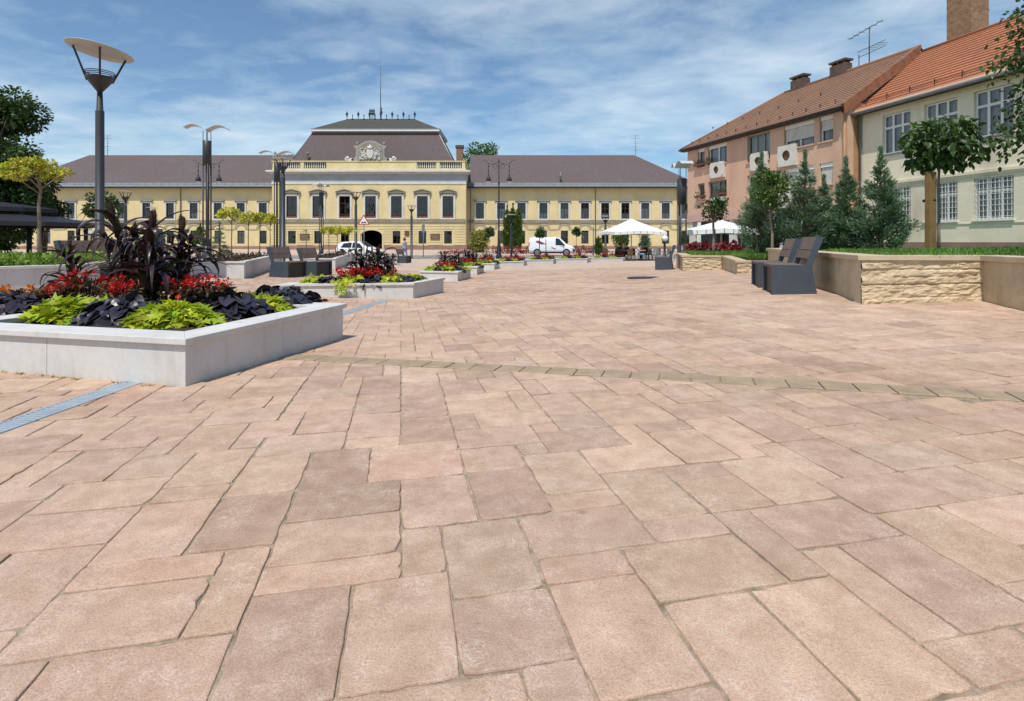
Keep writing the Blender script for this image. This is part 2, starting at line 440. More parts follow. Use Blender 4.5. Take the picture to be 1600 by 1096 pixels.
M['shirt_blue'] = surface('light blue shirt', (.30, .42, .62), .1, 6, .9, .1, bump=.2, bscale=20)
M['shirt_white'] = surface('white top', (.70, .69, .68), .06, 6, .9, .1, bump=.2, bscale=20)
M['shirt_black'] = surface('black top', (.022, .022, .028), .1, 6, .9, .1, bump=.2, bscale=20)
M['jeans'] = surface('pale denim', (.16, .23, .34), .15, 9, .95, .1, bump=.2, bscale=60)
M['trousers'] = surface('dark trousers', (.03, .032, .04), .15, 9, .95, .1, bump=.2, bscale=60)
M['chair'] = surface('brown wicker', (.13, .07, .04), .25, 20, .8, .2, bump=.4, bscale=60)
M['chair_grey'] = surface('grey metal chair', (.36, .37, .38), .1, 9, .4, .4, .5, bump=0)
M['bronze'] = surface('bronze plaque', (.16, .085, .05), .15, 4, .5, .4, .3, bump=.2)
# ================================================================ ground, paving
def ground_sheet():
    xs = sorted(set([-900, -500, -300, -180, -120] + [round(-100 + i * 4, 2) for i in range(18)] + [round(-30 + i * .75, 3) for i in range(81)] + [34 + i * 4 for i in range(18)] + [120, 180, 300, 500, 900]))
    ys = sorted(set([-60, -20, -5] + [round(-2 + i * .6, 3) for i in range(60)] + [34 + i * 1.5 for i in range(42)] + [100, 115, 140, 180, 260, 400, 700, 1200]))
    mb = MB()
    for y in ys:
        for x in xs: mb.v.append((x, y, ground(x, y) - .0065))
    n = len(xs)
    for j in range(len(ys) - 1):
        for i in range(n - 1):
            x, y = (xs[i] + xs[i + 1]) / 2, (ys[j] + ys[j + 1]) / 2
            mb.f.append((j * n + i, j * n + i + 1, (j + 1) * n + i + 1, (j + 1) * n + i))
            mb.m.append(2 if (y > 100 or abs(x) > 100 or y < -5) else (0 if y < 24.4 and abs(x) < 25 else 1)); mb.sm.append(True)
    tag(mb.build('ground', [M['joint'], M['paving_far'], M['field']]), kind='structure')


ground_sheet()
PD = Vector((-.2, .98)).normalized(); PC = Vector((PD.y, -PD.x))
BAND_A, BAND_B = gp(462, 558).xy, gp(1606, 621).xy
BAND_D = (BAND_B - BAND_A).normalized(); BAND_N = Vector((-BAND_D.y, BAND_D.x))


def band_off(p): return (p - BAND_A).dot(BAND_N)


TINTS = [(0.546, 0.384, 0.281), (0.504, 0.36, 0.259), (0.549, 0.38, 0.281), (0.464, 0.322, 0.239), (0.556, 0.398, 0.292), (0.538, 0.387, 0.287), (0.541, 0.38, 0.277), (0.541, 0.378, 0.276), (0.509, 0.359, 0.271)]


def pavers():
    u = .130; ni, nj = 400, 232; i0, j0 = -200, -22
    occ = np.zeros((nj, ni), bool); ids = np.full((nj + 4, ni + 8), -1); tops = np.zeros(ni + 8, int); tid = 0; rnd = random.Random(5)
    shapes = [(2, 3, 2.9), (3, 2, 5.2), (2, 2, 4.0), (2, 1, 2.4), (1, 2, .9)]
    V, T, Cc = [], [], []; quads = []
    vb = 0
    # random placement of the big stones first, then the gaps are filled with smaller ones
    def need(i, j):
        c_ = PC * ((i + i0 + 1) * u) + PD * ((j + j0 + 1) * u); return -2.6 < c_.y < 25 and abs(c_.x) < max(0, c_.y) + 6.6
    cells = [(i, j) for j in range(nj) for i in range(ni) if need(i, j)]
    tiles = []

    def put_tile(i, j, w, h):
        if i + w > ni or j + h > nj or occ[j:j + h, i:i + w].any(): return False
        occ[j:j + h, i:i + w] = True; tiles.append((i, j, w, h)); return True
    order = cells[:]; rnd.shuffle(order)
    for i, j in order: put_tile(i, j, *((3, 2) if rnd.random() < .58 else (2, 3)))
    rnd.shuffle(order)
    for i, j in order:
        if not occ[j, i]: put_tile(i, j, 2, 2)
    for i, j in cells:
        if occ[j, i]: continue
        for sh in ((3, 1), (2, 1), (1, 3), (1, 2), (1, 1)):
            if put_tile(i, j, *sh): break
    for i, j, w, h in tiles:
        if True:
            a, b = (i + i0) * u, (j + j0) * u
            cen = PC * (a + w * u / 2) + PD * (b + h * u / 2)
            if cen.y < -2.2 or cen.y > 24.6 or abs(cen.x) > max(0, cen.y) * .98 + 6: continue
            near = .4 < cen.y < 6.5; mid = cen.y < 12
            gap = rnd.uniform(.0016, .0042) if near else .004
            n = 7 if .4 < cen.y < 3.2 else (4 if near else 1)
            x0, x1, y0, y1 = a + gap, a + w * u - gap, b + gap, b + h * u - gap
            jr = .0035 if near else .002
            cor = [(x0 + rnd.uniform(-jr, jr), y0 + rnd.uniform(-jr, jr)), (x1 + rnd.uniform(-jr, jr), y0 + rnd.uniform(-jr, jr)),
                   (x1 + rnd.uniform(-jr, jr), y1 + rnd.uniform(-jr, jr)), (x0 + rnd.uniform(-jr, jr), y1 + rnd.uniform(-jr, jr))]
            ring = []
            for k in range(4):
                p, q = cor[k], cor[(k + 1) % 4]
                for s in range(n):
                    t = s / n; wob = 0
                    if near: wob = rnd.gauss(0, .0014) + (-.007 * rnd.random() if rnd.random() < .14 else 0)
                    cxx, cyy = (x0 + x1) / 2, (y0 + y1) / 2
                    px_, py_ = p[0] + (q[0] - p[0]) * t, p[1] + (q[1] - p[1]) * t
                    if near and s == 0: wob -= .003 + .009 * rnd.random() ** 3
                    f = 1 + wob / max(.1, math.hypot(px_ - cxx, py_ - cyy))
                    ring.append((cxx + (px_ - cxx) * f, cyy + (py_ - cyy) * f))
            bo = [band_off(PC * q[0] + PD * q[1]) for q in ring]
            if min(bo) < .104 and max(bo) > -.104:
                best = None
                for sgn in (1, -1):
                    out = []
                    for a_ in range(len(ring)):
                        p0, p1, d0, d1 = ring[a_], ring[(a_ + 1) % len(ring)], sgn * bo[a_] - .104, sgn * bo[(a_ + 1) % len(ring)] - .104
                        if d0 >= 0: out.append(p0)
                        if (d0 < 0) != (d1 < 0): t_ = d0 / (d0 - d1); out.append((p0[0] + (p1[0] - p0[0]) * t_, p0[1] + (p1[1] - p0[1]) * t_))
                    if len(out) > 2 and (best is None or len(out) > len(best)):
                        ar = abs(sum(out[q][0] * out[(q + 1) % len(out)][1] - out[(q + 1) % len(out)][0] * out[q][1] for q in range(len(out)))) / 2
                        if ar > .002 and (best is None or ar > bar): best, bar = out, ar
                if best is None: continue
                ring = best; x0, x1 = min(q[0] for q in ring), max(q[0] for q in ring); y0, y1 = min(q[1] for q in ring), max(q[1] for q in ring)
            m = len(ring); tilt = (rnd.gauss(0, .004), rnd.gauss(0, .004), rnd.gauss(0, .0010))
            cxx, cyy = sum(q[0] for q in ring) / m, sum(q[1] for q in ring) / m
            bev = .0045 if near else .005
            levels = [(0, -.03), (0, -.0045), (bev * .45, -.001), (bev * 1.3, 0)] if mid else [(0, -.02), (bev, 0)]
            gz = ground(cen.x, cen.y)
            col = rnd.choice(TINTS); f = rnd.uniform(.90, 1.09)
            col = [min(1, c * f * rnd.uniform(.985, 1.015)) for c in col]
            for ins, dz in levels:
                for (qx, qy) in ring:
                    L = max(.05, math.hypot(qx - cxx, qy - cyy)); k = 1 - ins / L
                    lx, ly = cxx + (qx - cxx) * k, cyy + (qy - cyy) * k
                    wx, wy = PC * lx + PD * ly, None
                    V.append((wx.x, wx.y, ground(wx.x, wx.y) + dz + tilt[0] * (lx - cxx) + tilt[1] * (ly - cyy) + tilt[2]))
                    Cc.append(col if dz > -.004 else [c * .9 for c in col])
            w_ = PC * cxx + PD * cyy; V.append((w_.x, w_.y, gz + tilt[2])); Cc.append(col)
            nl = len(levels)
            for l in range(nl - 1):
                for k in range(m):
                    quads.append((vb + l * m + k, vb + l * m + (k + 1) % m, vb + (l + 1) * m + (k + 1) % m, vb + (l + 1) * m + k))
            top = vb + (nl - 1) * m
            T.append((top, m, vb + nl * m))
            vb += nl * m + 1
    # centre fans as triangles stored as quads are avoided: separate meshes joined through from_pydata
    faces = [list(q) for q in quads]
    for top, m, c in T:
        for k in range(m): faces.append([top + k, top + (k + 1) % m, c])
    me = bpy.data.meshes.new('plaza_paving'); me.from_pydata(V, [], faces)
    at_ = me.color_attributes.new('tint', 'FLOAT_COLOR', 'POINT')
    at_.data.foreach_set('color', np.concatenate([np.array(Cc), np.ones((len(Cc), 1))], 1).astype(np.float32).ravel())
    me.materials.append(M['paver']); me.update()
    tag(link('plaza_paving', me), kind='structure')


pavers()


def band():
    mb = MB(); L = (BAND_B - BAND_A).length + 1.2; w = .20; s = -.5; rnd = random.Random(3)
    skew = .0
    while s < L:
        l = rnd.uniform(.185, .205)
        for (a0, a1) in ((s + .004, s + l - .004),):
            P = [BAND_A + BAND_D * q + BAND_N * o for q, o in ((a0, -w / 2), (a1, -w / 2), (a1, w / 2), (a0, w / 2))]
            zz = [ground(p.x, p.y) for p in P]; dz = rnd.uniform(.004, .007)
            c = sum(P, Vector((0, 0))) / 4
            inn = [c + (p - c) * .93 for p in P]
            vs = [(p.x, p.y, z - .02) for p, z in zip(P, zz)] + [(p.x, p.y, z + dz - .004) for p, z in zip(P, zz)] + [(p.x, p.y, z + dz) for p, z in zip(inn, zz)]
            fs = [(8, 9, 10, 11)] + [(r * 4 + k, r * 4 + (k + 1) % 4, r * 4 + 4 + (k + 1) % 4, r * 4 + 4 + k) for r in (0, 1) for k in range(4)]
            mb.add(vs, fs)
        s += l
    tag(mb.build('paving_band', M['band']), kind='structure')


band()


def drain():
    A, B = gp(-40, 684).xy, gp(604, 469).xy
    d = (B - A).normalized(); n = Vector((-d.y, d.x)); L = (B - A).length; w = .062
    mb = MB(); s = 0

    def q(s0, s1, o0, o1, dz, mi):
        P = [A + d * a + n * o for a, o in ((s0, o0), (s1, o0), (s1, o1), (s0, o1))]
        mb.prism([(p.x, p.y) for p in P], [ground(p.x, p.y) - .02 for p in P], [ground(p.x, p.y) + dz for p in P], mi)
    while s < L:
        e = min(s + .5, L)
        q(s, e, w, w + .012, .006, 0); q(s, e, -w - .012, -w, .006, 0); q(s, e, -w, w, -.006, 1)
        s = e
    s = 0
    while s < min(L, 9):
        q(s, s + .019, -w, w, .0045, 0); s += .032
    if s < L: q(s, L, -w, w, .0035, 0)
    tag(mb.build('drain_channel', [M['drain'], M['car_dark']]), 'narrow blue-grey slotted drain channel passing under the nearest planter', 'drain')


drain()
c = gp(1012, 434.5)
mb = MB(); mb.lathe([(.56, -.02), (.56, .006), (.5, .010), (1e-4, .010)], 28)  # black disc standing in for a ground shadow whose caster is not modelled
tag(mb.build('shadow_disc', M['black_iron'], None, c), 'dark round cover lying flush in the open paving', 'manhole cover')  # no real cover: the disc stands in for a shadow on the paving
# road in front of the palace
mb = MB(); Y0, Y1 = 46.5, 57.5
for x in range(-90, 60, 3):
    P = [(x, Y0), (x + 3, Y0), (x + 3, Y1), (x, Y1)]
    mb.add([(a, b, ground(a, b) + .002) for a, b in P], [(0, 1, 2, 3)])
tag(mb.build('road', M['asphalt']), kind='structure')


def weeds():
    """tiny tufts of grass in the joints and along the foot of the nearest planter"""
    r = np.random.default_rng(33); P = []
    a, b, c = gp(-1, 581), gp(290, 606.5), gp(542, 529)
    for A, B, n in ((a, b, 26), (b, c, 12)):
        for k in range(n):
            t = r.random() ** (1 if A is a else 1.5); q = A.lerp(B, t); q.y -= .012; m = int(r.integers(3, 16)); P += [(q.x + r.normal(0, .014), q.y - abs(r.normal(0, .008))) for _ in range(m)]
    for k in range(0):
        y = .9 + 8 * r.random() ** 1.6; x = r.uniform(-1, 1) * (y * .95 + .3); g = .149
        u = (Vector((x, y)).dot(PC)); v = (Vector((x, y)).dot(PD))
        if r.random() < .5: u = round(u / g) * g
        else: v = round(v / g) * g
        q = PC * u + PD * v; m = int(r.integers(1, 6)); P += [(q.x + r.normal(0, .007), q.y + r.normal(0, .004)) for _ in range(m)]
    P = np.array([(x, y, ground(x, y) - .006) for x, y in P]); n = len(P); D = r.normal(0, .6, (n, 3)); D[:, 2] = abs(D[:, 2]) + .5
    tall = np.where(np.arange(n) < n * .35, 2.0, .8)
    o = link('weeds', leaves('weeds', P, D, r.normal(0, 1, (n, 3)), r.uniform(.008, .017, n) * tall, tints(n, .6, 1.3, .3, r), M['grass'], NEEDLE)); tag(o, 'tiny tufts of weeds in the paving joints and at the foot of the nearest planter', 'weeds', kind='stuff')
# ================================================================ vegetation helpers
# leaf outlines: (x across, y along, z lift); each is a fan of quads
KITE = (np.array([(0, 0, 0), (.28, .45, .05), (0, 1, -.06), (-.28, .45, .05)]), [(0, 1, 2, 3)])
OVAL = (np.array([(0, 0, 0), (.27, .25, .05), (.25, .65, .03), (0, 1, -.12), (-.25, .65, .03), (-.27, .25, .05), (0, .45, -.02)]), [(0, 1, 2, 6), (6, 2, 3, 3), (0, 6, 4, 5), (6, 3, 4, 4)])
HEART = (np.array([(0, .06, 0), (.20, -.06, .05), (.40, .02, .09), (.50, .24, .08), (.46, .48, .02), (.28, .76, -.06), (0, 1.0, -.20), (-.28, .76, -.06), (-.46, .48, .02), (-.50, .24, .08), (-.40, .02, .09), (-.20, -.06, .05), (0, .40, -.02), (.24, .32, .07), (-.24, .32, .07), (0, .72, -.08)]),
         [(0, 1, 13, 12), (1, 2, 3, 13), (13, 3, 4, 5), (12, 13, 5, 15), (0, 12, 14, 11), (11, 14, 9, 10), (14, 7, 8, 9), (12, 15, 7, 14), (15, 5, 6, 7)])
STAR = (np.array([(0, 0, 0), (.42, .02, .06), (.24, .28, .02), (.56, .55, .02), (.17, .58, -.02), (0, 1.1, -.12), (-.17, .58, -.02), (-.56, .55, .02), (-.24, .28, .02), (-.42, .02, .06), (0, .35, -.03)]),
        [(0, 1, 2, 10), (10, 2, 3, 4), (10, 4, 5, 6), (10, 6, 7, 8), (0, 10, 8, 9)])
NEEDLE = (np.array([(0, 0, 0), (.13, .35, .03), (0, 1, 0), (-.13, .35, .03)]), [(0, 1, 2, 3)])


def unit(a): return a / np.maximum(1e-9, np.linalg.norm(a, axis=-1, keepdims=True))


def leaves(name, P, D, Nn, size, tint, mat, shape=KITE):
    """P positions, D growth direction, Nn face normal hint, size (n,), tint (n,3)"""
    tv, tf = shape; n = len(P); D = unit(D); X = np.cross(D, Nn); X = unit(X + 1e-6); Z = np.cross(X, D)
    V = P[:, None, :] + size[:, None, None] * (tv[None, :, 0, None] * X[:, None, :] + tv[None, :, 1, None] * D[:, None, :] + tv[None, :, 2, None] * Z[:, None, :])
    k = len(tv); off = (np.arange(n) * k)[:, None]
    if any(len(set(f)) < 4 for f in tf):
        faces = []
        for f in tf:
            f = list(dict.fromkeys(f))
            if len(f) == 4: faces += [(f[0], f[1], f[2]), (f[0], f[2], f[3])]
            else: faces.append(tuple(f))
        Fq = np.concatenate([off + np.array(f)[None] for f in faces])
    else: Fq = np.concatenate([off + np.array(f)[None] for f in tf])
    return np_mesh(name, V.reshape(-1, 3), Fq, np.repeat(tint, k, 0), mat, shape is HEART or shape is STAR)


def tints(n, lo, hi, hue=.12, rng=None):
    rng = rng or RNG; b = rng.uniform(lo, hi, n); h = rng.normal(0, hue, n)
    return np.stack([b * (1 + h), b, b * (1 - .5 * h)], 1).clip(.02, 3)


def flower_heap(w, d, h, n, matname, seed=1):
    r = np.random.default_rng(seed); P = np.stack([r.uniform(-w, w, n), r.uniform(-d, d, n), r.uniform(0, h, n)], 1)
    D = r.normal(0, 1, (n, 3)); D[:, 2] = abs(D[:, 2])
    return leaves('flowers', P, D, r.normal(0, 1, (n, 3)), r.uniform(.10, .2, n), tints(n, .5, 1.1, .1, r), M[matname])


def crown_points(r, n, rx, ry, rz, k, clump, flat=0.0, shell=.75, lowcut=-1.0):
    """leaf positions in k clumps spread through an ellipsoid; returns points, outward directions, clump ids"""
    c = []
    while len(c) < k:
        v = r.normal(0, 1, 3); v /= np.linalg.norm(v)
        if v[2] < lowcut: continue
        q = v * (r.uniform(.45, 1) ** .6)
        c.append(q)
    c = np.array(c); rad = r.uniform(.6, 1.25, k) * clump
    ci = r.choice(k, n, p=rad ** 2 / (rad ** 2).sum())
    v = unit(r.normal(0, 1, (n, 3))); dist = r.uniform(shell ** 3, 1, n) ** (1 / 3) * r.uniform(.75, 1.08, n)
    scale = np.array([rx, ry, rz]); m = min(rx, ry, rz)
    P = c[ci] * scale + v * (rad[ci] * dist)[:, None] * m
    P[:, 2] -= flat * np.abs(v[:, 2])
    return P, v, ci, c * scale, rad * m


def tree_parts(root, seed, trunk_h, trunk_r, cz, rx, rz, k, clump, n, size, matname, shape=OVAL, bark='bark', droop=.2, lo=.55, hi=1.25, ry=None, lowcut=-1, limbs=8, hue=.12, lean=(0, 0), shell=.6, layers=None):
    r = np.random.default_rng(seed); ry = ry or rx
    P, v, ci, C, rad = crown_points(r, n, rx, ry, rz, k, clump, 0, shell, lowcut)
    D = v * .8 + r.normal(0, .5, (n, 3)); D[:, 2] -= droop
    Nn = v * .6 + r.normal(0, .45, (n, 3)) + np.array([0, 0, .8])
    per = r.uniform(.8, 1.2, k)[ci]
    T = tints(n, lo, hi, hue, r) * per[:, None]
    sz = r.uniform(.7, 1.2, n) * size
    me = leaves('crown', P + np.array([lean[0], lean[1], cz]), D, Nn, sz, T, M[matname], shape)
    link('crown', me, root)
    mb = MB(); top = Vector((lean[0], lean[1], cz - rz * .35)); rr = random.Random(seed)
    pts = [Vector((0, 0, -.08))]
    for t in (.25, .5, .75, 1):
        pts.append(Vector((lean[0] * t + rr.gauss(0, trunk_r * .4), lean[1] * t + rr.gauss(0, trunk_r * .4), trunk_h * t)))
    mb.tube(pts, [trunk_r * 1.35, trunk_r, trunk_r * .92, trunk_r * .85, trunk_r * .75], 9)
    for j in range(min(limbs, k)):
        e = Vector(C[j]) + Vector((lean[0], lean[1], cz)); b = pts[-1] - Vector((0, 0, rr.random() * trunk_h * .12))
        m1 = b.lerp(e, .5) + Vector((rr.gauss(0, .06), rr.gauss(0, .06), .10)) * rx
        mb.tube([b, m1, e], [trunk_r * .42, trunk_r * .26, trunk_r * .1], 6)
    mb.build('trunk', M[bark], root)
    return root


def conifer_parts(root, seed, h, rad, n, size, matname='leaf_conifer', kind='juniper', bark='bark'):
    r = np.random.default_rng(seed)
    nb = 150; bz = r.uniform(.0, 1, nb) ** 1.15; ang = r.uniform(0, 2 * PI, nb); L = []
    if kind == 'juniper':
        prof = np.minimum(1, (bz + .12) * 5) * (1 - bz) ** .95 * r.uniform(.6, 1.2, nb) + .045
    elif kind == 'spruce':
        bz = np.floor(bz * 9 + r.uniform(-.12, .12, nb)) / 9 + .02; bz = np.clip(bz, 0, .985); prof = (1 - bz) ** .9 * r.uniform(.8, 1.1, nb) + .03
    else:
        prof = (1 - bz ** 2.5) ** .6 * r.uniform(.8, 1.08, nb) * np.minimum(1, (bz + .08) * 6) + .02
    bi = r.choice(nb, n, p=(prof ** 1.3 + .05) / (prof ** 1.3 + .05).sum()); t = r.uniform(.25, 1, n) ** .7
    out = np.stack([np.cos(ang), np.sin(ang), np.zeros(nb)], 1)
    rise = {'juniper': .75, 'spruce': -.28, 'column': 2.6}[kind]
    ln = prof * rad
    base = np.stack([np.zeros(nb), np.zeros(nb), bz * h * (.88 if kind != 'spruce' else .94)], 1)
    P = base[bi] + out[bi] * (t * ln[bi])[:, None]; P[:, 2] += t * ln[bi] * rise * (.6 if kind == 'column' else 1)
    w = ln[bi] * (.30 if kind == 'juniper' else .22) * (1.25 - t)
    P += r.normal(0, 1, (n, 3)) * (w * .55 + size * .25)[:, None] * np.array([1, 1, .8])
    P[:, 2] = np.clip(P[:, 2], .02, h)
    D = out[bi] * 1.0 + r.normal(0, .45, (n, 3)); D[:, 2] += {'juniper': .75, 'spruce': -.15, 'column': 1.6}[kind]
    Nn = r.normal(0, 1, (n, 3)) + np.array([0, 0, .5])
    per = r.uniform(.7, 1.25, nb)[bi]
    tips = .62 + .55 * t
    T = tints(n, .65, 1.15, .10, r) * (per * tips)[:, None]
    # leading shoot
    m = max(12, n // 26); ps = np.stack([r.normal(0, .022, m), r.normal(0, .022, m), h - h * .2 * r.uniform(0, 1, m) ** 1.3], 1)
    P = np.concatenate([P, ps]); D = np.concatenate([D, r.normal(0, .35, (m, 3)) + np.array([0, 0, 1.2])]); Nn = np.concatenate([Nn, r.normal(0, 1, (m, 3))]); T = np.concatenate([T, tints(m, .8, 1.2, .1, r)])
    link('crown', leaves('crown', P, D, Nn, r.uniform(.7, 1.3, len(P)) * size, T, M[matname], NEEDLE if kind != 'column' else KITE), root)
    mb = MB(); mb.tube([(0, 0, -.08), (0, 0, h * .4), (0, 0, h * .93)], [rad * .10, rad * .07, .008], 7)
    for j in range(0, nb, 3):
        b = Vector(base[j]); mb.tube([b, b + Vector(out[j]) * ln[j] * .85 + Vector((0, 0, ln[j] * rise * .8))], [.012 + rad * .012, .004], 4, cap=False)
    mb.build('trunk', M[bark], root)
    return root


def strap(P0, az, L, w, up, curl, r, seg=9):
    """arching strap blade: centre line rises then droops; returns verts (2 per row + keel) rows"""
    rows = []; p = np.array(P0, float); el = up; d2 = np.array([math.cos(az), math.sin(az)]); tw = r.normal(0, .25)
    for s in range(seg + 1):
        t = s / seg; d = np.array([d2[0] * math.cos(el), d2[1] * math.cos(el), math.sin(el)])
        side = np.array([-d2[1], d2[0], 0]) * math.cos(tw * t * 3) + np.cross(d, np.array([-d2[1], d2[0], 0])) * math.sin(tw * t * 3)
        ww = w * min(1, .45 + t * 2.2) * (1 - t ** 2.2) + .001
        lift = np.cross(side, d) * ww * -.35
        rows.append((p + side * ww + lift, p.copy(), p - side * ww + lift))
        p = p + d * L / seg; el -= curl / seg * (1.0 + 1.0 * t); a_ = r.normal(0, .06); d2 = np.array([d2[0] * math.cos(a_) - d2[1] * math.sin(a_), d2[0] * math.sin(a_) + d2[1] * math.cos(a_)])
    return rows


def millet_parts(root, seed, h=.9, stems=4, blades=9, heads=3, head_scale=1.0, wide=1.0):
    r = np.random.default_rng(seed); V, Q, T = [], [], []; stem = MB(); sh = []
    for s in range(stems):
        bx, by = r.normal(0, .06, 2) * h / .9; tilt = r.normal(0, .10, 2); hh = h * (r.uniform(.62, .9) if s >= heads else r.uniform(.86, 1.02))
        S0, S1 = Vector((bx, by, -.02)), Vector((bx + tilt[0] * hh, by + tilt[1] * hh, hh)); stem.tube([S0, S0.lerp(S1, .5), S1], [.011 * h, .010 * h, .006 * h], 6)
        for b in range(blades):
            t = r.uniform(.08, .97); p = S0.lerp(S1, t); L = h * r.uniform(.45, .95) * (1.1 - .35 * t)
            rows = strap(p, r.uniform(0, 2 * PI), L, wide * h * r.uniform(.018, .030), r.uniform(.8, 1.4), r.uniform(1.0, 2.8), r)
            b0 = len(V)
            col = r.uniform(.6, 1.35); g = r.random() < .16
            for a in rows:
                V += list(a); T += [[col * (1.0 if not g else 1.0), col * (1.0 if not g else 2.0), col * (1.0 if not g else .8)]] * 3
            for k in range(len(rows) - 1):
                q = b0 + k * 3; Q += [(q, q + 1, q + 4, q + 3), (q + 1, q + 2, q + 5, q + 4)]
        if s < heads: sh.append((S1, Vector((tilt[0], tilt[1], 1)).normalized()))
    link('blades', np_mesh('blades', np.array(V), np.array(Q), np.array(T), M['leaf_purple'], True), root)
    stem.build('stem', M['leaf_purple'], root)
    for p, d in sh:
        L = h * r.uniform(.18, .26) * head_scale; w = h * .026 * head_scale; mb = MB()
        mb.lathe([(w * .3, 0), (w * .85, L * .1), (w, L * .3), (w * .95, L * .7), (w * .6, L * .92), (.002, L)], 9)
        o = mb.build('seed_head', M['seed'], root, p); o.rotation_euler = d.to_track_quat('Z', 'Y').to_euler()
        m = 240; t = r.uniform(0, 1, m); a = r.uniform(0, 2 * PI, m); rr_ = w * np.interp(t, [0, .1, .3, .7, .92, 1], [.3, .85, 1, .95, .6, .05])
        PP = np.stack([rr_ * np.cos(a), rr_ * np.sin(a), t * L], 1); DD = np.stack([np.cos(a), np.sin(a), np.full(m, .7)], 1)
        link('bristles', leaves('bristles', PP, DD, r.normal(0, 1, (m, 3)), np.full(m, w * .7), tints(m, 1.2, 3.2, .15, r), M['leaf_purple'], NEEDLE), o)
    return root


def mound_parts(root, seed, w, d, h, n, size, matname, shape, lo=.6, hi=1.3, hue=.12, part='leaves', flop=.25):
    """low spreading foliage mound with layered, outward hanging leaves"""
    r = np.random.default_rng(seed); a = r.uniform(0, 2 * PI, n); q = r.uniform(0, 1, n) ** .6
    lump = 1 + .18 * np.sin(a * 3 + seed) + .12 * np.sin(a * 5 + 2 * seed)
    x, y = np.cos(a) * q * w * lump, np.sin(a) * q * d * lump
    z = h * (1 - q ** 2.2) * r.uniform(.55, 1.05, n) + .02 + h * .12 * np.sin(x * 9 / w + seed) * np.cos(y * 7 / d)
    D = np.stack([np.cos(a) * (.5 + q), np.sin(a) * (.5 + q), r.normal(-.05, .3, n) - flop * q], 1) + r.normal(0, .45, (n, 3)) * np.array([1, 1, .4])
    Nn = np.stack([np.cos(a) * q * .5, np.sin(a) * q * .5, np.full(n, 1.0)], 1) + r.normal(0, .38, (n, 3))
    me = leaves(part, np.stack([x, y, np.maximum(.015, z)], 1), D, Nn, r.uniform(.6, 1.2, n) * size, tints(n, lo, hi, hue, r), M[matname], shape)
    link(part, me, root)
    # stems under the leaves
    mb = MB()
    for k in range(14):
        b = r.uniform(0, 2 * PI); e = r.uniform(.3, .85); mb.tube([(0, 0, -.02), (math.cos(b) * w * e * .5, math.sin(b) * d * e * .5, h * .45), (math.cos(b) * w * e, math.sin(b) * d * e, h * .25)], [.006, .004, .003], 4, cap=False)
    mb.build('stem', M['leaf_bronze'], root)
    return root


def redflower_parts(root, seed, w, h, nl, size, heads, petal='petal_red'):
    r = np.random.default_rng(seed); a = r.uniform(0, 2 * PI, nl); q = r.uniform(0, 1, nl) ** .5; z = h * r.uniform(.1, .82, nl)
    P = np.stack([np.cos(a) * q * w * .85, np.sin(a) * q * w * .85, z], 1); D = np.stack([np.cos(a), np.sin(a), r.normal(.2, .4, nl)], 1)
    link('leaves', leaves('leaves', P, D, r.normal(0, .5, (nl, 3)) + np.array([0, 0, 1]), r.uniform(.7, 1.2, nl) * size, tints(nl, .6, 1.4, .2, r), M['leaf_bronze'], OVAL), root)
    PP, DD, TT = [], [], []
    for k in range(heads):
        b = r.uniform(0, 2 * PI); e = r.uniform(0, 1) ** .5; c = np.array([math.cos(b) * e * w, math.sin(b) * e * w, h * (r.uniform(.72, 1.12) - .22 * e)])
        m = 26; v = unit(r.normal(0, 1, (m, 3))); PP.append(c + v * np.array([1, 1, .7]) * size * .55 * r.uniform(.3, 1, (m, 1))); DD.append(v + np.array([0, 0, .3])); TT.append(tints(m, .6, 1.25, .08, r) * r.uniform(.8, 1.15))
    PP, DD, TT = map(np.concatenate, (PP, DD, TT))
    link('blossom', leaves('blossom', PP, DD, r.normal(0, 1, (len(PP), 3)), r.uniform(.35, .62, len(PP)) * size, TT, M[petal], KITE), root)
    mb = MB()
    for k in range(10):
        b = r.uniform(0, 2 * PI); e = r.uniform(.1, .8); mb.tube([(0, 0, -.02), (math.cos(b) * w * e * .6, math.sin(b) * w * e * .6, h * .5), (math.cos(b) * w * e, math.sin(b) * w * e, h * .85)], [.008, .006, .004], 5, cap=False)
    mb.build('stem', M['leaf_bronze'], root)
    return root
# ================================================================ buildings: shared helpers
def wall_panel(mb, x0, x1, z0, z1, holes, depth, mi=0, y=0.0, mr=None):
    """front face in the x,z plane at y, with real openings; reveals go to y+depth"""
    mr = mi if mr is None else mr
    xs = sorted({x0, x1, *[v for h in holes for v in (h[0], h[1])]}); zs = sorted({z0, z1, *[v for h in holes for v in (h[2], h[3])]})
    xs = [v for v in xs if x0 - 1e-6 <= v <= x1 + 1e-6]; zs = [v for v in zs if z0 - 1e-6 <= v <= z1 + 1e-6]
    for a, b in zip(xs, xs[1:]):
        for c, d in zip(zs, zs[1:]):
            m, k = (a + b) / 2, (c + d) / 2
            if any(h[0] < m < h[1] and h[2] < k < h[3] for h in holes): continue
            mb.add([(a, y, c), (b, y, c), (b, y, d), (a, y, d)], [(0, 1, 2, 3)], mi)
    for a, b, c, d in holes:
        e = y + depth
        mb.add([(a, y, c), (b, y, c), (b, y, d), (a, y, d), (a, e, c), (b, e, c), (b, e, d), (a, e, d)],
               [(0, 4, 5, 1), (1, 5, 6, 2), (2, 6, 7, 3), (3, 7, 4, 0)], mr)


